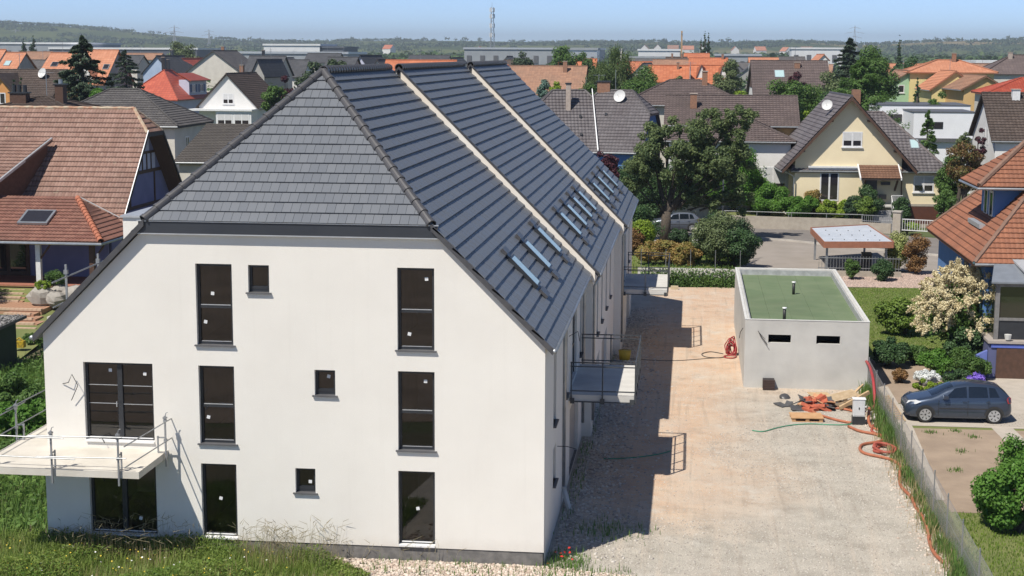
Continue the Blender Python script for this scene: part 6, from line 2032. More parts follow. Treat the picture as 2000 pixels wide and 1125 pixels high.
for x in (-1.3, 2.2):
    MB().face([(x - .7, -3.6, 10.0), (x + .7, -3.6, 10.0), (x, -3.6, 12.2)]).build('dormer_front', WM['white'], e)
    for sg in (-1, 1):
        MB().prism([(x, -3.8, 12.3), (x + sg * .9, -3.8, 9.9), (x + sg * .9, 0, 11.5), (x, 0, 12.3)], .1).build('dormer_roof', RM_or, e)
e, ro = feat('big brown roofed house with dark timbered gable and bright skylight')
Fg = frame_of((-HOUSES['big brown roofed house with dark timbered gable and bright skylight'][1].dimensions[0] / 2, 0, 0), (0, -1, 0), (-1, 0, 0))
MB().face([Fg(-4.6, 9.6, .05), Fg(4.6, 9.6, .05), Fg(0, 12.6, .05)]).build('gable_cladding', M_brownw, e)
dish(HOUSES['plum brown hip roofed house with thin chimney behind the big dark tree'][0], (5.2, -2.0, 8.8), .6)

# small houses at the far edge of the village
g = random.Random(11)
walls = ['white', 'offw', 'grey', 'white']
roofs = [RM_or, RM_or2, RM_tan, RM_dark, RM_grey, RM_brown]
spots = [(-240, 430), (-225, 470), (-185, 440), (-172, 395), (-158, 452), (-140, 470), (-128, 420), (-112, 455), (-100, 400), (-84, 440), (-62, 420), (-50, 470), (-34, 430), (-14, 470), (-2, 410), (16, 470), (30, 430), (44, 480), (58, 440), (70, 500), (84, 460), (100, 420), (112, 470), (128, 440), (150, 480), (92, 360), (108, 330), (-268, 390), (-205, 520), (-178, 560), (-150, 540), (-120, 520), (-92, 560), (-70, 530), (-42, 540), (-18, 560), (6, 540), (24, 560), (48, 530), (74, 570), (96, 540), (124, 520), (60, 380), (20, 400), (-8, 360), (-60, 360), (140, 400), (-118, 365), (170, 530)]
spots.sort(key=lambda p: (p[0] - 3.8) / (p[1] + 40.5))
for i, (x, y) in enumerate(spots):
    house('far_house', ORD[i] + ' small house from the left along the far edge of the village', x, y, g.choice((0, 90, 8, 82, -10)), 'far houses of the village', w=g.uniform(8, 10), l=g.uniform(10, 14), ez=g.uniform(6, 7.5), rz=g.uniform(10, 12.0), kind=g.choice(('gable', 'gable', 'hip')), wall=WM[g.choice(walls)], roof=g.choice(roofs), wave=None, course=.6, tw=.6, gutter=False)
# hamlet on the far slope
for i, (x, y, z) in enumerate(sorted([(-75, 2500, 14), (-55, 2520, 15), (-30, 2540, 14), (-5, 2500, 13), (20, 2520, 15), (70, 2480, 12), (110, 2490, 12), (150, 2470, 11), (-320, 2300, 10), (-480, 2400, 12), (185, 2500, 12)])):
    e = empty('hamlet_house', (x, y, z), g.uniform(0, 3))
    tag(e, ORD[i] + ' tiny pale house from the left in the hamlet on the far slope', 'house', 'hamlet houses')
    house_parts(e, None, w=12, l=18, ez=8, rz=14, kind='gable', wall=WM['white'], roof=g.choice((RM_or2, RM_tan, RM_or)), wave=None, gutter=False, z0=-12)
# sheds of the trading estate
def warehouse(label, x0, x1, y0, dep, h, mat, edge, doors=0):
    e = empty('warehouse', (x0, y0, 0))
    tag(e, label, 'warehouse', 'warehouses beyond the village')
    MB().box(0, x1 - x0, 0, dep, -1, h).build('wall', mat, e)
    MB().box(-.5, x1 - x0 + .5, -.5, dep + .5, h + .01, h + 1.0).build('roof_edge', edge, e)
    n_ = max(4, int((x1 - x0) / 7))
    for i in range(n_):
        a = (x1 - x0) * (i + .2) / n_
        MB().box(a, a + (x1 - x0) / n_ * .35, -.3, -.01, h * .55, h * .8).build('window_band', M_sill, e)
    return e


M_wh = pm('white_cladding', (.66, .67, .68), (.60, .61, .62), .2, .6)
M_gh = pm('grey_cladding', (.30, .32, .34), (.26, .28, .30), .2, .6)
M_dh = pm('dark_cladding', (.07, .08, .10), (.09, .10, .12), .2, .6)
warehouse('long white warehouse left of the radio mast', -235, -203, 805, 40, 17.5, M_wh, M_wh)
warehouse('dark end block of the white warehouse left of the mast', -202.8, -190, 806, 38, 16.2, M_dh, M_dh)
warehouse('low grey warehouse before the white one left of the mast', -205, -150, 640, 40, 13.2, M_gh, M_alu)
warehouse('wide grey warehouse behind the radio mast', -115, -45, 760, 60, 15.8, M_gh, M_alu)
warehouse('round silvery silo hall right of the mast', -56, -42, 700, 20, 15.5, M_alu, M_gh)
warehouse('long pale warehouse at the far left', -420, -335, 800, 50, 17.8, M_gh, M_wh)
warehouse('dark long warehouse at the far left behind the orange roofs', -345, -262, 770, 50, 15.0, M_dh, M_wh)
warehouse('white office block left of the poplars', -28, -4, 860, 20, 15.6, M_wh, M_wh)
warehouse('low white hall before the office block left of the poplars', -35, 0, 780, 30, 11.5, M_wh, M_gh)
warehouse('low grey hall right of the poplars', 15, 38, 760, 30, 13.0, M_gh, M_alu)
warehouse('pale hall beyond the yellow house at right', 110, 160, 560, 30, 11.0, M_alu, M_wh)
warehouse('white hall at the far right beyond the gardens', 165, 230, 620, 30, 11.5, M_wh, M_gh)
warehouse('long low white hall in the woods at right', 62, 92, 900, 20, 17.0, M_wh, M_wh)
# radio mast, pylons, crane
RMt = empty('radio_mast', (-125.3, 951, 0))
tag(RMt, 'tall lattice radio mast with antennas on the horizon', 'mast')
for a in range(3):
    t_ = a * 2.094
    MB().tube([(2.0 * math.cos(t_), 2.0 * math.sin(t_), 0), (.9 * math.cos(t_), .9 * math.sin(t_), 43)], .22, 5).build('leg', M_gh, RMt)
for i in range(22):
    z = i * 1.95
    r0 = 2.0 - 1.1 * z / 43
    for a in range(3):
        t0, t1 = a * 2.094, (a + 1) * 2.094
        MB().tube([(r0 * math.cos(t0), r0 * math.sin(t0), z), (r0 * .96 * math.cos(t1), r0 * .96 * math.sin(t1), z + 1.9)], .11, 4, False).build('brace', M_gh, RMt)
for z in (24, 30, 36, 40):
    for a in range(3):
        t_ = a * 2.094 + .5
        MB().box(1.6 * math.cos(t_) - .3, 1.6 * math.cos(t_) + .3, 1.6 * math.sin(t_) - .3, 1.6 * math.sin(t_) + .3, z, z + 2.6).build('antenna', M_wh, RMt)
MB().tube([(0, 0, 43), (0, 0, 46)], .12, 4).build('top_rod', M_gh, RMt)


def pylon(label, x, y, h, s_, z0):
    e = empty('power_pylon', (x, y, z0))
    tag(e, label, 'pylon', 'power pylons on the horizon')
    for a in (-1, 1):
        for b_ in (-1, 1):
            MB().tube([(a * s_ * 4, b_ * s_ * 4, 0), (a * s_, b_ * s_, h * .6), (0, 0, h)], s_ * .32, 4).build('leg', M_gh, e)
    for i in range(7):
        z = h * .08 * i
        q = s_ * (4 - 3 * z / (h * .6))
        MB().tube([(-q, -q, z), (q, -q, z + h * .08)], s_ * .2, 4, False).tube([(q, -q, z), (-q, -q, z + h * .08)], s_ * .2, 4, False).build('brace', M_gh, e)
    for f, L_ in ((.62, 9), (.76, 12), (.9, 7)):
        MB().tube([(-s_ * L_, 0, h * f), (0, 0, h * (f + .05)), (s_ * L_, 0, h * f)], s_ * .3, 4).build('cross_arm', M_gh, e)


pylon('clear lattice pylon on the left hill', -970, 2797, 58, 1.5, 5)
pylon('fainter lattice pylon right of the clear one on the left hill', -909, 2817, 50, 1.3, 6)
pylon('lattice pylon on the horizon at right', 305, 2944, 62, 1.5, 6)
pylon('faint pylon above the wood left of the poplars', -1330, 2900, 45, 1.3, 12)
CR = empty('tower_crane', (-3.1, 859, 0))
tag(CR, 'thin ochre crane post beyond the orange roofs', 'crane')
MB().box(-.45, .45, -.45, .45, 0, 27).build('tower', pm('crane_ochre', (.42, .26, .12), None, 3, .7), CR)
MB().box(-.3, .3, -6, 3, 25.5, 26.1).build('jib', MATS['crane_ochre'], CR)
# ================================================================ TREES AND PLANTS
LM = {'spruce': leafmat('spruce_needles', (0.022, 0.038, 0.024), (0.045, 0.066, 0.04), .15),
      'pine': leafmat('pine_needles', (0.03, 0.048, 0.028), (0.06, 0.085, 0.04), .2),
      'dark': leafmat('cypress_leaf', (0.018, 0.038, 0.018), (0.035, 0.062, 0.026), .15),
      'dgreen': leafmat('dark_green_leaf', (0.025, 0.055, 0.022), (0.05, 0.09, 0.032), .25),
      'mid': leafmat('mid_green_leaf', (0.04, 0.085, 0.022), (0.085, 0.14, 0.035), .35),
      'fresh': leafmat('fresh_green_leaf', (0.05, 0.125, 0.02), (0.10, 0.19, 0.035), .4),
      'lime': leafmat('lime_green_leaf', (0.12, 0.19, 0.02), (0.19, 0.25, 0.035), .4),
      'olive': leafmat('olive_green_leaf', (0.07, 0.10, 0.04), (0.12, 0.145, 0.07), .3),
      'birch': leafmat('birch_leaf', (0.05, 0.085, 0.028), (0.095, 0.125, 0.045), .35),
      'larch': leafmat('larch_needle', (0.06, 0.12, 0.03), (0.10, 0.165, 0.05), .35),
      'bluesp': leafmat('blue_spruce', (0.05, 0.095, 0.075), (0.09, 0.14, 0.11), .2),
      'plum': leafmat('plum_leaf', (0.035, 0.014, 0.02), (0.075, 0.025, 0.032), .3),
      'copper': leafmat('copper_leaf', (0.05, 0.085, 0.02), (0.16, 0.075, 0.04), .35),
      'walnut': leafmat('big_tree_leaf', (0.046, 0.075, 0.034), (0.14, 0.175, 0.07), .45),
      'photinia': leafmat('photinia_leaf', (0.12, 0.14, 0.035), (0.30, 0.17, 0.07), .35),
      'bloom': leafmat('cream_bloom', (0.40, 0.34, 0.20), (0.46, 0.42, 0.29), .25),
      'bloomo': leafmat('faded_bloom', (0.32, 0.23, 0.12), (0.38, 0.30, 0.17), .25),
      'silver': leafmat('silver_leaf', (0.42, 0.45, 0.44), (0.55, 0.58, 0.57), .2),
      'purplefl': leafmat('purple_flower', (0.16, 0.10, 0.42), (0.22, 0.14, 0.50), .2),
      'variegated': leafmat('variegated_leaf', (0.12, 0.17, 0.04), (0.30, 0.30, 0.13), .3),
      'redsh': leafmat('reddish_leaf', (0.13, 0.08, 0.03), (0.20, 0.11, 0.05), .3),
      'juniper': leafmat('juniper_leaf', (0.06, 0.11, 0.02), (0.13, 0.18, 0.035), .3)}
M_bark = pm('bark', (0.10, 0.08, 0.062), (0.06, 0.05, 0.04), 6, .95, .8, 14)
M_bbark = pm('birch_bark', (0.42, 0.40, 0.37), (0.2, 0.19, 0.18), 5, .9)


def trunk(e, base_z, h, r, clumps, rng, mat=None, nl=9, lean=(0, 0)):
    m = MB()
    pts = [(lean[0] * t * t + rng.normal() * r * .3 * (t > 0), lean[1] * t * t + rng.normal() * r * .3 * (t > 0), base_z + h * t) for t in np.linspace(0, 1, 6)]
    m.tube(pts, r, 8, True, r * .35)
    idx = rng.permutation(len(clumps))[:nl]
    for i in idx:
        c = clumps[i]
        t = rng.uniform(.35, .85)
        p = Vector((lean[0] * t * t, lean[1] * t * t, base_z + h * t))
        if c[2] < p.z + .2:
            t = max(.15, (c[2] - base_z) / h * .7)
            p = Vector((lean[0] * t * t, lean[1] * t * t, base_z + h * t))
        q = Vector(c[:3])
        mid_ = p.lerp(q, .5) + Vector((0, 0, .08 * (q - p).length))
        m.tube([p, mid_, q], r * .42, 6, False, r * .1)
    return m.build('trunk', mat or M_bark, e, True)


def crown_leaves(C, rc, n, ls, rng, up=.45, shell=.35, asp=.6):
    """n leaves spread over clumps C with radii rc"""
    k = len(C)
    w = rc ** 2
    idx = rng.choice(k, n, p=w / w.sum())
    d = unit(rng.normal(size=(n, 3)))
    rad = rc[idx] * (shell + (1.08 - shell) * rng.random(n) ** .6)
    P = C[idx] + d * rad[:, None] * np.array([1, 1, .8])
    N = unit(d * .75 + np.array([0, 0, up]) + rng.normal(size=(n, 3)) * .45)
    return leafquads(P, N, ls, ls * asp, rng)


def bush(name, label, x, y, h, r, mat, n, ls, seed=0, z0=0.0, cat='bush', group='garden bushes', sy=1.0, flat=.0, stems=True, clumpk=.36):
    rng = np.random.default_rng(seed * 7 + 13)
    n = int(n * 2.0)
    r, h, ls = r * 1.14, h * 1.08, ls * 1.12
    e = empty(name, (x, y, z0))
    tag(e, label, cat, group)
    k = max(10, int(26 * max(1, h / max(r, .2)) ** .5))
    d = unit(rng.normal(size=(k, 3)))
    q = rng.uniform(.45, .95, (k, 1))
    C = d * q * np.array([r * .8, r * .8 * sy, h * .42]) + np.array([0, 0, h * .5])
    C[:, 2] = np.maximum(C[:, 2], h * .14)
    rc = rng.uniform(.7, 1.15, k) * min(r, h * .6) * clumpk
    V, F = crown_leaves(C, rc, n, ls, rng)
    V[:, 2] = np.maximum(V[:, 2], .01)
    cr = nmesh('crown', V, F, mat, e)
    m = MB()
    for i in range(7):
        c = C[i % k]
        m.tube([(rng.normal() * .06, rng.normal() * .06, 0), (c[0] * .4, c[1] * .4, c[2] * .5), tuple(c)], .03 + .012 * h, 5, False, .01)
    m.build('stem', M_bark, e)
    return e


def tree(kind, label, x, y, h, r, mat, n, ls, opt=None, seed=0, group='trees', name=None, z0=0.0):
    rng = np.random.default_rng(seed * 3 + 101)
    nm = name or {'spruce': 'spruce_tree', 'poplar': 'poplar_tree', 'cypress': 'cypress_tree', 'birch': 'birch_tree', 'feather': 'conifer_tree'}.get(kind, 'leafy_tree')
    e = empty(nm, (x, y, z0))
    tag(e, label, 'tree', group)
    if kind in ('spruce', 'feather'):
        hb = h * .30
        nb = int(h * (9 if kind == 'spruce' else 11))
        P, N, A = [], [], []
        m = MB()
        m.tube([(0, 0, 0), (0, 0, h * .5), (0, 0, h)], .03 * h * .5 + .05, 7, True, .02)
        per = max(4, n // nb)
        for i in range(nb):
            t = (i + rng.random()) / nb
            z = hb + (h - hb) * t
            L = r * 1.15 * (1 - t) ** .7 * rng.uniform(.7, 1.15) + .1
            a = rng.uniform(0, 2 * math.pi)
            dr = np.array([math.cos(a), math.sin(a), 0])
            droop = rng.uniform(.15, .4) if kind == 'spruce' else rng.uniform(.0, .25)
            tt = rng.random(per) ** .55
            p = np.array([0, 0, z]) + dr * (L * tt)[:, None]
            p[:, 2] += -droop * L * tt ** 1.3 + .12 * L * tt ** 3
            sidew = np.array([-dr[1], dr[0], 0])
            p += sidew * (rng.normal(size=per) * .22 * L * (1.1 - tt))[:, None]
            p[:, 2] += rng.normal(size=per) * .06 - (.12 if kind == 'feather' else .05) * rng.random(per) * L
            P.append(p)
            N.append(unit(np.tile([0, 0, 1.0], (per, 1)) + rng.normal(size=(per, 3)) * .45 + dr * .35))
            A.append(np.tile(dr + np.array([0, 0, -droop]), (per, 1)))
            if L > .4:
                m.tube([(0, 0, z), tuple(dr * L * .8 + np.array([0, 0, z - droop * L * .7]))], .02 + .012 * L, 4, False, .008)
        m.build('trunk', M_bark, e)
        V, F = leafquads(np.concatenate(P), np.concatenate(N), ls, ls * .38, rng, np.concatenate(A))
        nmesh('crown', V, F, mat, e)
        return e
    if kind in ('poplar', 'cypress'):
        k = 30
        t = np.linspace(.08, .98, k)
        rad = r * np.sin(np.pi * np.minimum(1, t * .8 + .2)) ** .7 * .75
        a = rng.uniform(0, 6.28, k)
        C = np.stack([np.cos(a) * rad * .5, np.sin(a) * rad * .5, t * h], 1)
        rc = np.maximum(rad * rng.uniform(.6, .95, k), .12)
        trunk(e, 0, h * .9, .1 + .012 * h, C, rng, nl=6)
        V, F = crown_leaves(C, rc, n, ls, rng, .25)
        nmesh('crown', V, F, mat, e)
        return e
    if kind == 'birch':
        k = 60
        rv = h * .42
        d = unit(rng.normal(size=(k, 3)))
        C = d * rng.uniform(.35, .9, (k, 1)) * np.array([r * .85, r * .85, rv]) + np.array([0, 0, h - rv * 1.05])
        C[:, 2] = np.minimum(C[:, 2], h - .5)
        trunk(e, 0, h * .92, .22, C, rng, M_bbark, 12)
        n2 = n // 12
        idx = rng.integers(0, k, n2)
        P, A = [], []
        base = C[idx] + rng.normal(size=(n2, 3)) * .45
        ln = rng.uniform(.6, 2.4, n2)
        for j in range(12):
            P.append(base + np.stack([rng.normal(size=n2) * .09, rng.normal(size=n2) * .09, -ln * j / 12], 1))
        P = np.concatenate(P)
        N = unit(rng.normal(size=P.shape) + np.array([0, -.3, .4]))
        V, F = leafquads(P, N, ls * .9, ls * .55, rng, np.tile([0, 0, -1.0], (len(P), 1)))
        nmesh('crown', V, F, mat, e)
        return e
    rv = min(h * .46, max(r * 1.35, h * .3))
    k = 34
    d = unit(rng.normal(size=(k, 3)))
    C = d * rng.uniform(.4, .86, (k, 1)) * np.array([r * .9, r * .9, rv]) + np.array([0, 0, h - rv * 1.0])
    rc = rng.uniform(.22, .4, k) * min(r, rv)
    C[:, 2] = np.minimum(C[:, 2], h - rc * .8)
    trunk(e, 0, h - rv, .06 + .02 * h, C, rng)
    V, F = crown_leaves(C, rc, n, ls, rng)
    nmesh('crown', V, F, mat, e)
    return e


TREES = [
    ('spruce', 'tall dark spruce in front of the orange roofs at left', -52.8, 98.4, 15.3, 2.19, LM['spruce'], 9000, 0.34, dict()),
    ('spruce', 'smaller ragged spruce left of the bright red roof', -76.7, 172.8, 14.1, 1.75, LM['spruce'], 3000, 0.36, dict()),
    ('broad', 'bright green tree at the foot of the tall spruce', -47.4, 87.7, 11.0, 1.46, LM['fresh'], 4500, 0.22, dict()),
    ('cypress', 'small dark cypress at the far left below the brown roof', -58.5, 96.0, 11.5, 0.43, LM['dark'], 1200, 0.2, dict()),
    ('cypress', 'second small dark cypress beside the orange gable', -57.9, 96.2, 11.7, 0.43, LM['dark'], 1200, 0.2, dict()),
    ('broad', 'dark pine top just left of the main ridge', -43.3, 148.7, 13.4, 1.66, LM['pine'], 3500, 0.3, dict()),
    ('broad', 'pine top behind the left end of the main ridge', -42.1, 154.2, 13.9, 1.57, LM['pine'], 3500, 0.3, dict()),
    ('broad', 'green bushy tree behind the left hip of the main roof', -45.4, 137.9, 11.1, 1.33, LM['mid'], 2500, 0.26, dict()),
    ('broad', 'dark red leaved shrub behind the left hip of the main roof', -46.0, 145.0, 11.5, 1.19, LM['plum'], 2000, 0.26, dict()),
    ('broad', 'olive green tree behind the left hip of the main roof', -41.8, 131.6, 10.2, 1.28, LM['olive'], 2500, 0.26, dict()),
    ('broad', 'round grey green tree standing alone among the grey roofs at left', -140.4, 385.8, 17.3, 3.63, LM['olive'], 2600, 0.55, dict()),
    ('poplar', 'left one of the two dark poplars at far left', -200.7, 415.8, 17.9, 1.42, LM['dark'], 1300, 0.5, dict()),
    ('poplar', 'right one of the two dark poplars at far left', -198.2, 416.9, 18.9, 1.73, LM['dark'], 1500, 0.5, dict()),
    ('broad', 'dark round tree right of the radio mast', -31.9, 287.6, 14.9, 2.40, LM['pine'], 2600, 0.4, dict()),
    ('broad', 'large round green tree right of the mast', -22.3, 263.4, 16.4, 3.12, LM['mid'], 4500, 0.4, dict()),
    ('broad', 'green tree beside the large round one right of the mast', -19.9, 288.7, 15.3, 2.39, LM['mid'], 2200, 0.4, dict()),
    ('birch', 'tall weeping birch behind the plum house', -5.7, 164.3, 15.9, 5.26, LM['birch'], 26000, 0.22, dict()),
    ('broad', 'dense green tree at the right foot of the birch', -2.3, 154.4, 12.5, 2.31, LM['mid'], 5000, 0.26, dict()),
    ('broad', 'green tree at the left foot of the birch', -8.9, 149.1, 11.4, 1.51, LM['mid'], 2600, 0.26, dict()),
    ('broad', 'blue green conifer before the mottled barn', -15.7, 163.6, 11.0, 1.15, LM['bluesp'], 1800, 0.26, dict()),
    ('broad', 'yellow green shrub before the mottled barn', -13.8, 158.8, 10.8, 0.93, LM['lime'], 1500, 0.26, dict()),
    ('poplar', 'tallest of the three poplars beyond the orange roofs', 7.2, 439.5, 21.3, 1.10, LM['dark'], 1300, 0.5, dict()),
    ('poplar', 'right poplar of the trio beyond the orange roofs', 8.3, 439.5, 20.5, 0.94, LM['dark'], 1000, 0.5, dict()),
    ('poplar', 'low left poplar of the trio beyond the orange roofs', 6.1, 439.5, 19.1, 0.79, LM['dark'], 800, 0.5, dict()),
    ('broad', 'grey green willow left of the brown timbered house', 9.2, 194.5, 13.3, 2.08, LM['olive'], 3500, 0.28, dict()),
    ('broad', 'lime green round tree before the brown timbered house', 8.6, 111.5, 11.6, 1.64, LM['lime'], 5500, 0.2, dict()),
    ('broad', 'dark purple leaved tree above the long plum roof', 16.3, 149.1, 12.6, 1.11, LM['plum'], 2500, 0.24, dict()),
    ('broad', 'broad green tree behind the ridge of the cream house', 16.9, 131.0, 11.6, 2.68, LM['mid'], 7000, 0.24, dict()),
    ('broad', 'green tree left of the tall feathery conifer', 19.9, 143.8, 12.3, 2.04, LM['olive'], 4500, 0.26, dict()),
    ('spruce', 'tall dark conifer rising above the village at right', 24.8, 173.5, 16.2, 1.87, LM['spruce'], 4000, 0.4, dict()),
    ('broad', 'large maple right of the dark conifer', 27.9, 173.2, 15.5, 2.76, LM['mid'], 8000, 0.28, dict()),
    ('feather', 'feathery light green conifer behind the white flat house', 19.9, 110.7, 13.7, 2.25, LM['larch'], 12000, 0.2, dict()),
    ('broad', 'dark green tree behind the mint green house', 36.7, 212.4, 14.5, 3.27, LM['dgreen'], 4500, 0.34, dict()),
    ('broad', 'dark tree left of the yellow house', 40.0, 219.0, 14.2, 2.51, LM['dgreen'], 3200, 0.34, dict()),
    ('cypress', 'tall narrow cypress against the far wood at right', 52.4, 336.4, 18.9, 0.97, LM['dark'], 1200, 0.4, dict()),
    ('cypress', 'slim dark cypress between mint and yellow houses', 28.7, 135.8, 11.6, 0.63, LM['dark'], 2200, 0.2, dict()),
    ('broad', 'leafy shrub before the yellow house', 29.9, 129.5, 10.8, 0.88, LM['mid'], 1500, 0.22, dict()),
    ('broad', 'clipped dark yew before the mint green house', 26.5, 136.1, 9.5, 0.97, LM['dark'], 1500, 0.22, dict()),
    ('broad', 'round green shrub beside the clipped yew', 25.7, 140.2, 9.9, 0.82, LM['mid'], 1200, 0.22, dict()),
    ('broad', 'yellow lime shrub behind the dish on the cream house', 13.9, 101.2, 9.7, 1.11, LM['lime'], 2600, 0.18, dict()),
    ('spruce', 'young light green conifer before the white flat house', 24.8, 101.0, 9.0, 0.55, LM['larch'], 2600, 0.2, dict()),
    ('broad', 'green tree right of the cream house', 24.7, 85.8, 6.2, 1.11, LM['mid'], 4500, 0.16, dict()),
    ('broad', 'copper and green shrub right of the cream house', 25.0, 81.7, 8.4, 1.19, LM['copper'], 5000, 0.15, dict()),
    ('broad', 'dark purple shrub beside the white gable at right', 26.2, 83.5, 8.7, 0.56, LM['plum'], 1800, 0.15, dict()),
    ('broad', 'grey leaved young tree before the white gable house', 25.1, 84.7, 8.8, 0.57, LM['olive'], 1400, 0.15, dict()),
    ('broad', 'leafy green tree at the garage side of the cream house', 23.2, 79.0, 3.9, 0.78, LM['mid'], 3000, 0.14, dict()),
    ('broad', 'plum leaved tree at the corner of the main roof', -2.4, 71.4, 7.4, 0.89, LM['plum'], 3500, 0.16, dict()),
    ('broad', 'tall green shrub between dark tree and cream house', 9.3, 90.4, 4.4, 1.04, LM['fresh'], 4000, 0.17, dict()),
    ('broad', 'bright green shrub left of the cream house', 10.2, 92.4, 5.7, 0.79, LM['fresh'], 2500, 0.17, dict()),
    ('broad', 'green foliage low beside the left porch house', -32.8, 63.3, 5.9, 0.57, LM['fresh'], 1500, 0.18, dict()),
    ('broad', 'fresh green tree left behind the cream house ridge', 13.4, 127.3, 11.6, 2.19, LM['mid'], 5000, 0.25, dict()),
    ('broad', 'dark green tree mass right behind the cream house ridge', 18.8, 118.8, 11.3, 2.28, LM['dgreen'], 6000, 0.24, dict()),
    ('broad', 'light green tree between birch and grey green willow', 2.1, 174.5, 11.5, 1.41, LM['olive'], 2500, 0.28, dict()),
]
for i, (kd, lb, x, y, h, r_, m_, n_, ls, op) in enumerate(TREES):
    tree(kd, lb, x, y, h, r_ * (2.2 if kd in ('spruce', 'feather') else 1.35), m_, int(n_ * (2.6 if kd in ('spruce', 'feather') else 2.0)), ls * 1.12, op, seed=i, group='village trees')

# --- the big dark tree in the garden behind the new building: several limbs, open crown
rngB = np.random.default_rng(77)
BT = empty('garden_tree', (1.95, 74.6, 0))
tag(BT, 'big dark leaved tree with forked trunk beyond the end of the building', 'tree')
lobes = [(-1.6, 0, 6.2, 1.9), (-2.3, -.4, 4.6, 1.6), (-.4, .3, 8.2, 1.5), (.9, -.3, 7.2, 1.7), (2.6, 0, 8.0, 1.9), (4.3, .2, 8.6, 1.5), (3.6, -.5, 6.6, 1.9), (5.2, .1, 6.6, 1.5), (2.0, -.6, 5.4, 1.6), (4.6, .3, 4.6, 1.5), (.4, -.5, 4.9, 1.3), (-2.9, .1, 3.3, 1.2), (2.9, .4, 3.7, 1.3), (5.6, .1, 3.0, 1.2), (5.8, .3, 8.9, .9), (-.9, .6, 3.0, 1.0), (3.8, -.2, 9.4, .9), (-1.2, -.3, 7.2, 1.3), (1.6, .2, 3.9, 1.3), (4.6, -.3, 5.6, 1.5), (3.6, -.4, 5.2, 1.4), (-2.0, -.3, 5.6, 1.3), (0.9, -.4, 6.0, 1.4), (4.9, .0, 7.6, 1.3), (3.4, .2, 2.7, 1.0), (4.7, .1, 3.4, 1.2), (-1.9, .2, 2.6, .9), (2.2, -.3, 6.8, 1.4), (6.0, .1, 9.7, .9), (5.0, .2, 9.9, .8), (2.9, .0, 9.6, .8)]
C, rc = [], []
for x, y, z, r_ in lobes:
    for j in range(9):
        d = unit(rngB.normal(size=(1, 3)))[0] * rngB.uniform(.3, .95) * r_
        C.append((x + d[0], y + d[1] * 1.4, z + d[2] * .8))
        rc.append(r_ * rngB.uniform(.24, .42))
C, rc = np.array(C), np.array(rc)
V, F = crown_leaves(C, rc * .98, 44000, .22, rngB, .4, .1, .62)
nmesh('crown', V, F, LM['walnut'], BT)
m = MB()
m.tube([(0, 0, 0), (.05, 0, 1.2), (.1, 0, 2.3)], .42, 10, True, .34)
for q in ([(.1, 0, 2.2), (-.4, .1, 4), (-.7, .2, 6.2), (-.5, .3, 8.0)], [(.1, 0, 2.2), (.5, 0, 4.2), (.8, 0, 6.3), (1.0, .1, 8.4)], [(.2, 0, 2.3), (1.6, 0, 4.2), (2.8, .1, 6.0), (4.2, .2, 8.2)], [(.2, .1, 2.3), (2.0, .2, 3.8), (3.8, .2, 4.8), (5.2, .1, 6.2)]):
    m.tube(smooth(q, 4), .24, 7, False, .06)
for i in range(0, len(C), 6):
    c = C[i]
    p = Vector((c[0] * .45 + .1, c[1] * .4, max(2.4, c[2] * .68)))
    m.tube([p, p.lerp(Vector(c), .5) + Vector((0, 0, .1)), tuple(c)], .07, 5, False, .02)
m.build('trunk', M_bark, BT, True)

# --- bushes between the building and the street
bush('clipped_bush', 'large rounded grey green bush left of the carport', 5.7, 61.5, 3.7, 1.5, LM['olive'], 9000, .13, 1)
bush('clipped_bush', 'tall dark green bush beside the open mesh gate', 7.0, 61.0, 3.0, 1.25, LM['dgreen'], 8000, .13, 2)
for i, (x, y, h, r_, m_, lb) in enumerate([(2.3, 62.0, 1.7, 1.0, 'photinia', 'orange tipped photinia bush in the middle of the far garden'), (3.6, 61.4, 1.6, .95, 'photinia', 'orange tipped photinia bush right of the middle one'), (1.1, 61.8, 1.5, .9, 'photinia', 'orange tipped photinia bush behind the far balcony'), (4.3, 63.4, 1.4, .8, 'fresh', 'low green bush before the grey green bush'), (.4, 67.5, 2.4, 1.0, 'lime', 'yellow green bush beside the far corner of the building'), (-.1, 66.6, 2.2, .7, 'redsh', 'reddish bush at the far corner of the building'), (0.2, 71.2, 3.2, 1.6, 'dgreen', 'dark green shrub left of the big tree trunk'), (3.0, 71.8, 1.3, 1.0, 'dark', 'low dark bush before the blue grey car'), (-1.4, 70.6, 3.8, 1.3, 'fresh', 'bright green shrub behind the far corner of the roof'), (5.9, 70.5, 2.6, 1.6, 'dgreen', 'dark bush right of the blue grey car'), (7.4, 73.0, 2.2, 1.2, 'dark', 'dark shrub at the pavement right of the big tree')]):
    bush('garden_bush', lb, x, y, h, r_, LM[m_], 4200, .12, 20 + i)
sheet('back_garden', [(-1.5, 52.4), (6.9, 53.2), (7.4, 60), (6.6, 70), (0, 71.8), (-6, 72), (-6, 52)], .0, M_lawn)
HD = empty('hedge', (3.9, 52.6, 0))
tag(HD, 'low ivy and grass covered wall at the far end of the track', 'hedge')
rngB = np.random.default_rng(5)
n_ = 9000
P = np.stack([rngB.uniform(-3.0, 3.2, n_), rngB.normal(0, .28, n_) + .1, np.abs(rngB.normal(0, .45, n_))], 1)
P[:, 2] = np.minimum(P[:, 2], 1.25)
V, F = leafquads(P, unit(rngB.normal(size=(n_, 3)) + np.array([0, -.6, .5])), .16, .08, rngB)
nmesh('crown', V, F, LM['mid'], HD)
MB().box(-3.2, 3.4, .1, .3, 0, 1.05).build('wall', M_concrete, HD)
for i in range(5):
    MB().tube([(-3 + i * 1.5, .2, 1.0), (-3 + i * 1.5, .2, 2.2)], .02, 5).build('post', M_galv, HD)
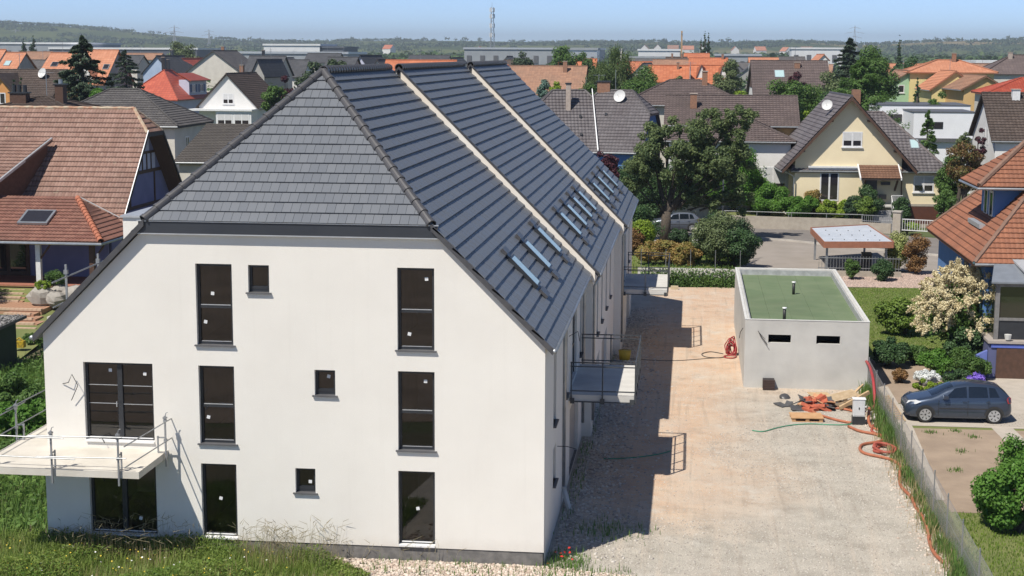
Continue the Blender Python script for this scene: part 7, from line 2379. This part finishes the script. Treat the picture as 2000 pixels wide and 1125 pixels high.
# --- shrubs round the carport and on the lawn
bush('round_bush', 'small round clipped bush before the carport fence', 15.9, 56.5, 1.35, .72, LM['dgreen'], 3500, .1, 41)
bush('thin_bush', 'thin upright bush at the left end of the carport fence', 14.0, 56.9, 1.35, .5, LM['mid'], 1500, .1, 42)
bush('shrub', 'variegated yellow green shrub right of the carport', 17.3, 60.6, 2.5, .9, LM['variegated'], 3500, .11, 43)
bush('shrub', 'reddish shrub beside the variegated one right of the carport', 18.4, 59.9, 2.6, .95, LM['redsh'], 3500, .11, 44)
bush('juniper', 'spreading green juniper on the lawn behind the garage', 14.75, 37.6, 2.0, 1.45, LM['juniper'], 7000, .14, 45)
bush('shrub', 'dark leaved shrub at the garage corner behind the fence', 12.9, 29.4, 1.3, .9, LM['dgreen'], 5000, .11, 46)
bush('shrub', 'mid green shrub beside the dark leaved one behind the fence', 14.2, 30.2, .9, .8, LM['mid'], 4000, .1, 47)
bush('shrub', 'deep green shrub mass under the flowering bush', 16.6, 29.6, 1.9, 1.2, LM['dgreen'], 7000, .12, 48)
bush('shrub', 'fresh green perennial clump before the flowering bush', 14.8, 27.6, 1.1, .8, LM['fresh'], 3500, .09, 49)
bush('shrub', 'silver leaved clump in the rockery', 14.0, 25.4, .7, .6, LM['silver'], 2500, .08, 50)
bush('shrub', 'green perennial cushion beside the silver clump', 15.2, 25.0, .8, .6, LM['dgreen'], 2200, .08, 51)
bush('shrub', 'yellow green ground cover in the rockery behind the car', 14.0, 23.6, .6, 1.1, LM['lime'], 3500, .08, 52)
bush('shrub', 'reddish ground cover in the rockery behind the fence', 13.0, 25.9, .55, .6, LM['redsh'], 1500, .08, 53)
bush('flower_clump', 'violet flowering clump beside the car roof', 15.9, 24.4, .75, .4, LM['purplefl'], 1200, .07, 54)
bush('shrub', 'lime perennial clump left of the violet flowers', 15.5, 23.9, .7, .45, LM['lime'], 1200, .08, 55)
bush('shrub', 'broad green shrub below the flowering bush near the blue wall', 16.0, 27.2, 1.3, 1.0, LM['mid'], 4500, .1, 56)
# the flowering bush: arching sprays carrying dense cream panicles
FB = empty('flowering_bush', (16.55, 30.9, 0))
tag(FB, 'tall bush covered in cream flower sprays before the blue house', 'bush')
rngB = np.random.default_rng(8)
PL, PB, PO = [], [], []
m = MB()
for i in range(330):
    a = rngB.uniform(0, 6.28)
    el = rngB.uniform(-.25, 1.4)
    L = rngB.uniform(1.3, 2.55)
    d = np.array([math.cos(a) * math.cos(el), math.sin(a) * math.cos(el), math.sin(el)])
    tip = np.array([0, 0, 2.1]) + d * np.array([L, L, L * .95])
    c0 = np.array([0, 0, 2.1]) + d * L * .5
    m.tube([(0, 0, .6), tuple(c0 * np.array([.8, .8, 1])), tuple(tip)], .025, 4, False, .008)
    drop = np.array([0, 0, -rngB.uniform(.05, .5)])
    k = 170
    t = rngB.random(k)
    ctr = tip + np.outer(t, d * .42 + drop)
    p = ctr + rngB.normal(size=(k, 3)) * (.085 * (1.15 - t))[:, None]
    (PO if (d[0] > .3 and rngB.random() < .45) else PB).append(p)
    PL.append(c0 * np.array([1, 1, .85]) + rngB.normal(size=(45, 3)) * .38)
for nm, PP, ls, mt in (('leaves', np.concatenate(PL), .15, LM['mid']), ('blossom', np.concatenate(PB), .075, LM['bloom']), ('faded_blossom', np.concatenate(PO), .075, LM['bloomo'])):
    PP = PP[PP[:, 2] > .5]
    V, F = leafquads(PP, unit(rngB.normal(size=PP.shape) + np.array([-.2, -.4, .6])), ls * 1.15, ls * .95, rngB)
    nmesh(nm, V, F, mt, FB)
m.build('stem', M_bark, FB)
# --- bush at the lower right, weeds along the fence
bush('garden_bush', 'dense glossy green bush at the lower right beyond the fence', 13.75, 5.0, 2.25, 1.35, LM['fresh'], 16000, .11, 60, clumpk=.33)
bush('garden_bush', 'leafy shoots rising behind the lower right bush', 14.6, 9.5, 1.9, .7, LM['fresh'], 2500, .1, 61)
# --- planting before the cream house
for i, (x, y, h, r_, m_, lb, n_) in enumerate([(12.7, 85.0, 1.7, 1.5, 'fresh', 'bright clipped hedge before the left corner of the cream house', 5000), (10.0, 86.0, 2.2, 1.7, 'fresh', 'bright hedge left of the cream house gable', 5000), (15.1, 85.0, 1.3, 1.5, 'lime', 'yellow green shrub below the tall window of the cream house', 4000), (16.6, 84.1, 1.5, .75, 'dark', 'round dark clipped bush before the cream house steps', 2500), (17.5, 84.0, 1.5, .8, 'juniper', 'round green clipped bush before the cream house steps', 2500), (17.9, 85.2, 2.2, 1.1, 'dgreen', 'bushy shrub beside the cream house steps', 3000), (20.6, 84.6, 2.2, .7, 'dgreen', 'cone shaped bush right of the cream house steps', 2500), (20.8, 82.3, .9, .8, 'lime', 'low yellow green bush right of the cone shaped bush', 1800), (13.7, 85.8, 2.0, .6, 'photinia', 'pink tipped shrub at the cream house window', 1200), (9.4, 86.4, .7, 1.1, 'mid', 'small green bed beside the road sign', 1500), (25.0, 85.5, 1.6, 1.0, 'dark', 'dark bush right of the brown garage door', 2500), (7.4, 88.5, 5.2, 1.9, 'fresh', 'tall bright green bush between the dark tree and the cream house', 7000), (9.6, 92.5, 4.6, 1.5, 'mid', 'tall green bush at the left wall of the cream house', 5000), (5.6, 90.5, 4.2, 1.8, 'mid', 'broad green bush behind the right side of the big dark tree', 5000), (2.6, 89.5, 3.4, 2.2, 'dgreen', 'dark green hedge across the street behind the blue grey car', 5000), (-1.5, 89.0, 3.2, 2.2, 'dgreen', 'dark green hedge across the street behind the big tree trunk', 5000)]):
    bush('garden_bush', lb, x, y, h * 1.15, r_ * 1.15, LM[m_], n_ * 2, .14, 70 + i, z0=.9 if i not in (7, 9, 10, 6) else .12)
# --- left garden
for i, (x, y, h, r_, m_, lb) in enumerate([(-17.6, 7.5, 1.5, 1.4, 'mid', 'leafy shrub left of the building nearest the balcony'), (-19.8, 11.0, 1.6, 1.6, 'fresh', 'leafy shrub between balcony and shed'), (-22.4, 15.0, 1.5, 1.7, 'mid', 'leafy shrub in front of the dark shed'), (-17.2, 13.5, 1.4, 1.3, 'dgreen', 'dark leafy shrub close to the left wall of the building'), (-20.5, 5.0, 1.3, 1.5, 'dgreen', 'dark leafy shrub at the left edge below the balcony rail'), (-18.3, 1.5, 1.2, 1.3, 'mid', 'leafy shrub below the front balcony at the left edge')]):
    bush('wild_shrub', lb, x, y, h, r_, LM[m_], 4500, .13, 120 + i, group='wild shrubs left of the building')
bush('garden_bush', 'dense laurel bush at the left edge before the porch', -34.6, 35.6, 3.6, 1.7, LM['fresh'], 9000, .13, 90)
bush('garden_bush', 'small green plant on top of the rockery boulders', -29.6, 36.6, .9, .6, LM['mid'], 1200, .09, 91, z0=1.6)
bush('garden_bush', 'pale green cushion plant on the rockery boulders', -29.8, 35.6, .5, .5, LM['lime'], 800, .08, 92, z0=1.6)
bush('garden_bush', 'grey green plant left of the brick steps', -33.9, 34.8, .7, .7, LM['olive'], 1200, .09, 93, z0=.7)
bush('garden_bush', 'low green bush below the brick steps', -27.2, 28.4, .7, .8, LM['mid'], 1500, .09, 94)


# ---------------------------------------------------------------- grass, weeds, seed heads
def blades(name, label, P, H, W, mat, rng, bend=.45, cat='grass'):
    n = len(P)
    a = rng.uniform(0, 6.28, n)
    d = np.stack([np.cos(a), np.sin(a), np.zeros(n)], 1)
    s_ = np.stack([-d[:, 1], d[:, 0], np.zeros(n)], 1)
    b = rng.uniform(.1, 1, n)[:, None] * bend * H[:, None]
    z = np.array([0, 0, 1.0])
    p1 = P + d * b * .25 + z * H[:, None] * .55
    p2 = P + d * b + z * H[:, None] * (1 - .15 * rng.random((n, 1)))
    w = W[:, None] if hasattr(W, 'shape') else W
    V = np.stack([P - s_ * w, P + s_ * w, p1 + s_ * w * .8, p1 - s_ * w * .8, p2 + s_ * w * .15, p2 - s_ * w * .15], 1).reshape(-1, 3)
    i = 6 * np.arange(n)
    F = np.concatenate([np.stack([i, i + 1, i + 2, i + 3], 1), np.stack([i + 3, i + 2, i + 4, i + 5], 1)])
    o = nmesh(name, V, F, mat)
    tag(o, label, cat, kind='stuff')
    return o


G_tall = leafmat('tall_grass_blade', (0.085, 0.145, 0.026), (0.20, 0.24, 0.065), .45)
G_dry = leafmat('dry_grass_blade', (0.20, 0.155, 0.075), (0.32, 0.26, 0.15), .35)
G_lawn = leafmat('lawn_blade', (0.09, 0.15, 0.025), (0.17, 0.225, 0.055), .4)
G_weed = leafmat('weed_leaf', (0.05, 0.11, 0.025), (0.12, 0.185, 0.045), .4)


def inside(P, poly):
    x, y = P[:, 0], P[:, 1]
    c = np.zeros(len(P), bool)
    k = len(poly)
    for i in range(k):
        (x0, y0), (x1, y1) = poly[i], poly[(i + 1) % k]
        c ^= ((y0 > y) != (y1 > y)) & (x < (x1 - x0) * (y - y0) / (y1 - y0 + 1e-12) + x0)
    return c


def scatter(n, poly, rng, keep=None):
    xs, ys = [p[0] for p in poly], [p[1] for p in poly]
    P = np.stack([rng.uniform(min(xs), max(xs), n), rng.uniform(min(ys), max(ys), n), np.full(n, -.01)], 1)
    return P[inside(P, poly)]


def patch(P, s=1.0, ph=0.0):
    return .5 + .25 * np.sin(P[:, 0] * 1.7 * s + ph + 1.3 * np.sin(P[:, 1] * .9 * s)) + .25 * np.sin(P[:, 1] * 2.1 * s + ph * 2 + np.sin(P[:, 0] * 1.1 * s))


rg = np.random.default_rng(21)
FRONT = [(-22, -5.5), (-4.2, -5.5), (-4.6, -1.3), (-6.2, -.25), (-14.6, -.12), (-22, -.1)]
P = scatter(90000, FRONT, rg)
P = P[rg.random(len(P)) < .3 + .7 * patch(P)]
edge = np.clip((-4.4 - P[:, 0]) / 2.5, .25, 1)
blades('grass', 'tall meadow grass growing along the foot of the white front wall', P, (rg.uniform(.2, .62, len(P)) * (.55 + .7 * patch(P, .7, 1.0))) * edge, rg.uniform(.006, .013, len(P)), G_tall, rg, .7)
P = scatter(8000, FRONT, rg)
P = P[patch(P, 1.4, 2.0) > .5]
edge = np.clip((-4.0 - P[:, 0]) / 2.5, .3, 1)
blades('dry_grass', 'dry straw coloured grass stalks in the front meadow', P, rg.uniform(.3, .75, len(P)) * edge, rg.uniform(.004, .008, len(P)), G_dry, rg, .3)
# broad leaved weeds among the grass
P = scatter(70000, FRONT, rg)
P = P[patch(P, .9, 4.0) > .45]
P[:, 2] = rg.uniform(.05, .55, len(P)) * np.clip((-4.4 - P[:, 0]) / 2.5, .2, 1) * (.45 + .75 * patch(P, .9, 4.0))
V, F = leafquads(P, unit(rg.normal(size=P.shape) * .7 + np.array([0, -.2, 1])), .11, .045, rg)
o = nmesh('weeds', V, F, leafmat('meadow_leaf', (.06, .12, .02), (.17, .21, .05), .45))
tag(o, 'broad leaved weeds among the grass before the white wall', 'weeds', kind='stuff')
SIDE = [(-34, -3), (-14.4, -.1), (-14.4, 30), (-25.5, 30), (-25.5, 20.5), (-34, 20.5)]
P = scatter(70000, SIDE, rg)
blades('side_grass', 'rank green growth left of the building', P, rg.uniform(.3, .8, len(P)), rg.uniform(.008, .02, len(P)), G_weed, rg)
P = scatter(42000, SIDE, rg)
P[:, 2] = rg.uniform(.1, .75, len(P)) * (.5 + .6 * patch(P))
V, F = leafquads(P, unit(rg.normal(size=P.shape) * .8 + np.array([0, -.2, 1])), .2, .09, rg)
o = nmesh('side_weeds', V, F, G_weed)
tag(o, 'leafy weeds left of the building below the balcony', 'weeds', kind='stuff')
# seed heads standing against the wall
P = np.concatenate([np.stack([rg.uniform(-8.5, -5.6, 220), rg.uniform(-1.4, -.25, 220), np.zeros(220)], 1), np.stack([rg.uniform(-13.5, -9.5, 160), rg.uniform(-1.6, -.3, 160), np.zeros(160)], 1), np.stack([rg.uniform(-5.6, -2.2, 26), rg.uniform(-.6, -.2, 26), np.zeros(26)], 1)])
H = rg.uniform(.55, 1.15, len(P))
H[-26:] *= .6
m = MB()
for p, h in zip(P, H):
    q = Vector(p)
    t_ = q + Vector((rg.normal() * .12, rg.normal() * .08, h))
    m.tube([q, q.lerp(t_, .6) + Vector((0, 0, .03)), t_], .0028, 3, False, .002)
    dn = Vector((rg.normal() * .1, rg.normal() * .06, .06))
    m.tube([t_, t_ + dn, t_ + dn * 1.8], .008, 4, False, .003)
o = m.build('seed_heads', leafmat('seed_straw', (.17, .15, .09), (.26, .22, .14), .3))
tag(o, 'thin seed heads of wild grass standing before the white wall', 'grass', kind='stuff')
# flowers
P = scatter(900, [(-16, -5), (-6.5, -5), (-6.5, -.8), (-16, -.6)], rg)
for nm, lb, sel, mt in (('daisies', 'small white daisies in the front meadow', slice(0, 50), pm('daisy_white', (.75, .75, .72), None, 5, .7)), ('yellow_flowers', 'tiny yellow flowers in the front meadow', slice(50, 180), pm('yellow_petal', (.6, .45, .04), None, 5, .7))):
    Q = P[sel].copy()
    Q[:, 2] = rg.uniform(.3, .6, len(Q))
    V, F = leafquads(Q, unit(rg.normal(size=Q.shape) * .4 + np.array([0, -.3, 1])), .05, .05, rg)
    tag(nmesh(nm, V, F, mt), lb, 'flowers', kind='stuff')
Q = np.stack([rg.uniform(.05, .9, 9), rg.uniform(-.6, .9, 9), rg.uniform(.15, .35, 9)], 1)
V, F = leafquads(Q, unit(rg.normal(size=Q.shape) * .4 + np.array([0, -.3, 1])), .09, .09, rg)
tag(nmesh('poppies', V, F, pm('poppy_red', (.55, .03, .02), None, 5, .6)), 'red poppies at the shaded corner of the building', 'flowers', kind='stuff')
P = np.concatenate([np.stack([rg.normal(.6, .35, 500), rg.normal(.2, .5, 500), np.zeros(500)], 1), np.stack([rg.normal(1.6, .6, 260), rg.normal(3.4, .5, 260), np.zeros(260)], 1), np.stack([rg.uniform(-5, 2.6, 500), rg.uniform(-1.2, -.1, 500), np.zeros(500)], 1), np.stack([rg.uniform(.1, .5, 500), rg.uniform(4, 40, 500), np.zeros(500)], 1)])
blades('corner_weeds', 'sparse weeds at the foot of the building and in its shade', P, rg.uniform(.05, .28, len(P)), rg.uniform(.006, .016, len(P)), G_weed, rg)
# fence strip, lawns, garden bed
P = np.stack([11.33 + rg.normal(0, .16, 15000), rg.uniform(-4.5, 23.5, 15000), np.zeros(15000)], 1)
P = P[rg.random(len(P)) < .25 + .75 * (patch(P, 1.2) > .45)]
H = rg.uniform(.08, .38, len(P)) * (1 + .9 * (P[:, 1] > 14)) * (1 + .9 * (P[:, 1] < 2.5))
blades('fence_weeds', 'weeds growing up through the wire fence', P, H, rg.uniform(.008, .02, len(P)), G_weed, rg)
P = np.stack([11.25 + rg.normal(0, .25, 3000), rg.uniform(-4.5, 23.5, 3000), np.zeros(3000)], 1)
blades('fence_straw', 'dry grass along the wire fence', P, rg.uniform(.15, .5, 3000), rg.uniform(.004, .01, 3000), G_dry, rg)
P = scatter(60000, [(11.2, 32), (17.0, 31), (19.0, 40), (19.8, 53.8), (16, 53.4), (12.9, 53), (11.5, 50)], rg)
blades('lawn_grass', 'mown lawn grass behind the concrete garage', P, rg.uniform(.03, .08, len(P)), rg.uniform(.01, .02, len(P)), G_lawn, rg)
P = scatter(26000, [(11.6, -6), (22, -6), (22, 6.8), (12.1, 6.6)], rg)
blades('near_lawn', 'lawn grass at the lower right beyond the fence', P, rg.uniform(.04, .12, len(P)), rg.uniform(.008, .016, len(P)), leafmat('bright_lawn_blade', (.08, .14, .02), (.16, .22, .04), .4), rg)
P = np.concatenate([np.stack([rg.normal(c[0], .12, 60), rg.normal(c[1], .12, 60), np.zeros(60)], 1) for c in [(12.9, 16.9), (13.6, 14.2), (14.4, 16.4), (13.0, 11.6), (14.7, 12.6), (13.4, 9.2), (15.2, 14.9), (14.2, 9.9), (13.9, 17.3), (16.8, 14.0)]])
blades('bed_weeds', 'small weeds sprouting in the bare soil bed', P, rg.uniform(.04, .14, len(P)), .012, G_weed, rg)
P = scatter(12000, [(-2, 53), (6.8, 53.5), (7.2, 60), (6.4, 70), (0, 71.5), (-5, 71)], rg)
blades('garden_grass', 'garden grass round the big dark tree', P, rg.uniform(.05, .2, len(P)), .02, G_lawn, rg)
# ================================================================ FAR WOODS, HILLS
SKY_X = [-400, 0, 120, 260, 400, 520, 700, 900, 1050, 1250, 1400, 1550, 1680, 1720, 1850, 2000, 2400]
SKY_Y = [46, 52, 57, 66, 77, 83, 80, 79, 81, 78, 81, 77, 83, 82, 76, 73, 70]


def hill_h(ang, d):
    """ground height at bearing ang (radians left of the view axis) and distance d from the viewpoint"""
    px = 1000 - np.tan(ang) * 2993 / math.cos(pitch)
    y = np.interp(px, SKY_X, SKY_Y)
    H = 14 + 4300 * (101 - y) / 2993
    t = np.clip((d - 1700) / (4300 - 1700), 0, 1)
    roll_ = 3.0 * np.sin(d / 210 + ang * 9) * np.clip((d - 1500) / 800, 0, 1) * np.clip((4200 - d) / 900, 0, 1)
    return H * (t * t * (3 - 2 * t)) ** 1.0 + roll_


def hillmat():
    m, nt, b = newmat('hill_fields')
    tc = node(nt, 'ShaderNodeTexCoord').outputs['Object']
    mp = node(nt, 'ShaderNodeMapping')
    nt.links.new(tc, mp.inputs[0])
    mp.inputs['Scale'].default_value = (.0060, .0022, 0)
    vo = node(nt, 'ShaderNodeTexVoronoi')
    vo.inputs['Scale'].default_value = 1.0
    nt.links.new(mp.outputs[0], vo.inputs['Vector'])
    sx = node(nt, 'ShaderNodeSeparateXYZ')
    nt.links.new(vo.outputs['Color'], sx.inputs[0])
    col = mixc(nt, sx.outputs[0], (.05, .075, .03), (.11, .135, .05))
    sp = node(nt, 'ShaderNodeSeparateXYZ')
    nt.links.new(tc, sp.inputs[0])
    rightw = ramp(nt, sp.outputs[0], -300, 900)
    tan_ = math_(nt, 'MULTIPLY', math_(nt, 'GREATER_THAN', sx.outputs[1], .55), rightw)
    col = mixc(nt, math_(nt, 'MULTIPLY', tan_, .85), col, (.34, .26, .15))
    col = mixc(nt, math_(nt, 'MULTIPLY', ramp(nt, noise(nt, tc, .02, 4), .5, .62), .5), col, (.035, .055, .025))
    nt.links.new(col, b.inputs['Base Color'])
    b.inputs['Roughness'].default_value = 1.0
    b.inputs['Specular IOR Level'].default_value = 0.0
    return m


CX, CY = 3.8, -40.47
A = np.linspace(-.55, .55, 161) + yaw
Dd = np.concatenate([np.linspace(1350, 4300, 60), np.linspace(4500, 9000, 8)])
AA, DD = np.meshgrid(A, Dd)
Zh = hill_h(AA - yaw, DD)
Zh[0, :] = -3
Zh[-8:, :] = Zh[-9, :][None] * np.linspace(1, .6, 8)[:, None]
V = np.stack([CX - np.sin(AA) * DD, CY + np.cos(AA) * DD, Zh - .1], 2).reshape(-1, 3)
nr, nc = AA.shape
i, j = np.meshgrid(np.arange(nr - 1), np.arange(nc - 1), indexing='ij')
q = (i * nc + j).ravel()
F = np.stack([q, q + 1, q + nc + 1, q + nc], 1)
o = nmesh('hills', V, F, hillmat(), None, True)
o['kind'] = 'structure'


def wood(name, label, n, dmin, dmax, hmin, hmax, lf, ls, mats, seed, dens=0.5, gaps=()):
    rng = np.random.default_rng(seed)
    a = rng.uniform(-.42, .42, n)
    d = np.sqrt(rng.uniform(dmin ** 2, dmax ** 2, n))
    cl = np.sin(a * 37 + d * .006) + np.sin(a * 61 - d * .011 + 1) + .7 * np.sin(a * 140 + d * .02)
    keep = cl > (1 - 2 * dens) * 1.6
    a, d = a[keep], d[keep]
    n = len(a)
    h = rng.uniform(hmin, hmax, n)
    X, Y = CX - np.sin(a + yaw) * d, CY + np.cos(a + yaw) * d
    Z = np.where(d > 1350, hill_h(a, d), 0)
    P, N, S = [], [], []
    for k in range(lf):
        u_ = unit(rng.normal(size=(n, 3)))
        u_[:, 2] = np.abs(u_[:, 2]) * rng.uniform(-1, 1, n)
        rr = rng.uniform(.65, 1.05, n) * h * .5
        P.append(np.stack([X + u_[:, 0] * rr * .95, Y + u_[:, 1] * rr * .95, Z + h * .42 + u_[:, 2] * rr * .9], 1))
        N.append(unit(u_ + np.array([0, 0, .5]) + rng.normal(size=(n, 3)) * .4))
        S.append(h * ls)
    P, N, S = np.concatenate(P), np.concatenate(N), np.concatenate(S)
    V, F = leafquads(P, N, S, S * .8, rng)
    o = nmesh(name, V, F, mats)
    tag(o, label, 'wood', kind='stuff')


LW = leafmat('wood_leaf', (.03, .06, .024), (.07, .105, .04), .25)
LW2 = leafmat('far_wood_leaf', (.03, .055, .028), (.055, .085, .04), .2)
wood('near_wood', 'belt of trees behind the village houses', 1300, 560, 900, 9, 14.5, 46, .24, LW, 1, .5)
wood('wood', 'dark wooded plain between village and hills', 6500, 900, 2000, 12, 19, 28, .26, LW, 2, .78)
wood('far_wood', 'woods and copses on the far slopes', 13000, 1900, 3900, 7, 12, 14, .36, LW2, 3, .5)
rngh = np.random.default_rng(9)
wood('skyline_trees', 'single trees and copses along the skyline', 200, 4050, 4310, 6, 20, 22, .3, LW2, 4, .30)

# garden greenery between the far houses
rngv = np.random.default_rng(31)
P, N, S = [], [], []
for i in range(560):
    a = rngv.uniform(-.40, .40)
    d = rngv.uniform(250, 580)
    x, y = CX - math.sin(a + yaw) * d, CY + math.cos(a + yaw) * d
    h = rngv.uniform(4, 9.5)
    k = 70
    u_ = unit(rngv.normal(size=(k, 3)))
    P.append(np.array([x, y, h * .55]) + u_ * np.array([h * .38, h * .38, h * .45]) * rngv.uniform(.55, 1.1, (k, 1)))
    N.append(unit(u_ + np.array([0, 0, .5]) + rngv.normal(size=(k, 3)) * .4))
    S.append(np.full(k, h * .13))
V, F = leafquads(np.concatenate(P), np.concatenate(N), np.concatenate(S), np.concatenate(S) * .7, rngv)
o = nmesh('garden_greenery', V, F, LW)
tag(o, 'garden trees and hedges between the far village houses', 'greenery', kind='stuff')

# ================================================================ THE AIR
hz = MB().box(-7500, 7500, -400, 9600, -4, 130).build('haze', None)
hz['kind'] = 'stuff'
hz['label'] = 'thin bluish haze over the plain'
hz['category'] = 'haze'
m = bpy.data.materials.new('haze_air')
m.use_nodes = True
nt = m.node_tree
nt.nodes.remove(nt.nodes['Principled BSDF'])
pv_ = nt.nodes.new('ShaderNodeVolumePrincipled')
pv_.inputs['Color'].default_value = (.72, .80, .92, 1)
pv_.inputs['Density'].default_value = 0.00017
pv_.inputs['Anisotropy'].default_value = 0.2
nt.links.new(pv_.outputs[0], nt.nodes['Material Output'].inputs['Volume'])
hz.data.materials.append(m)
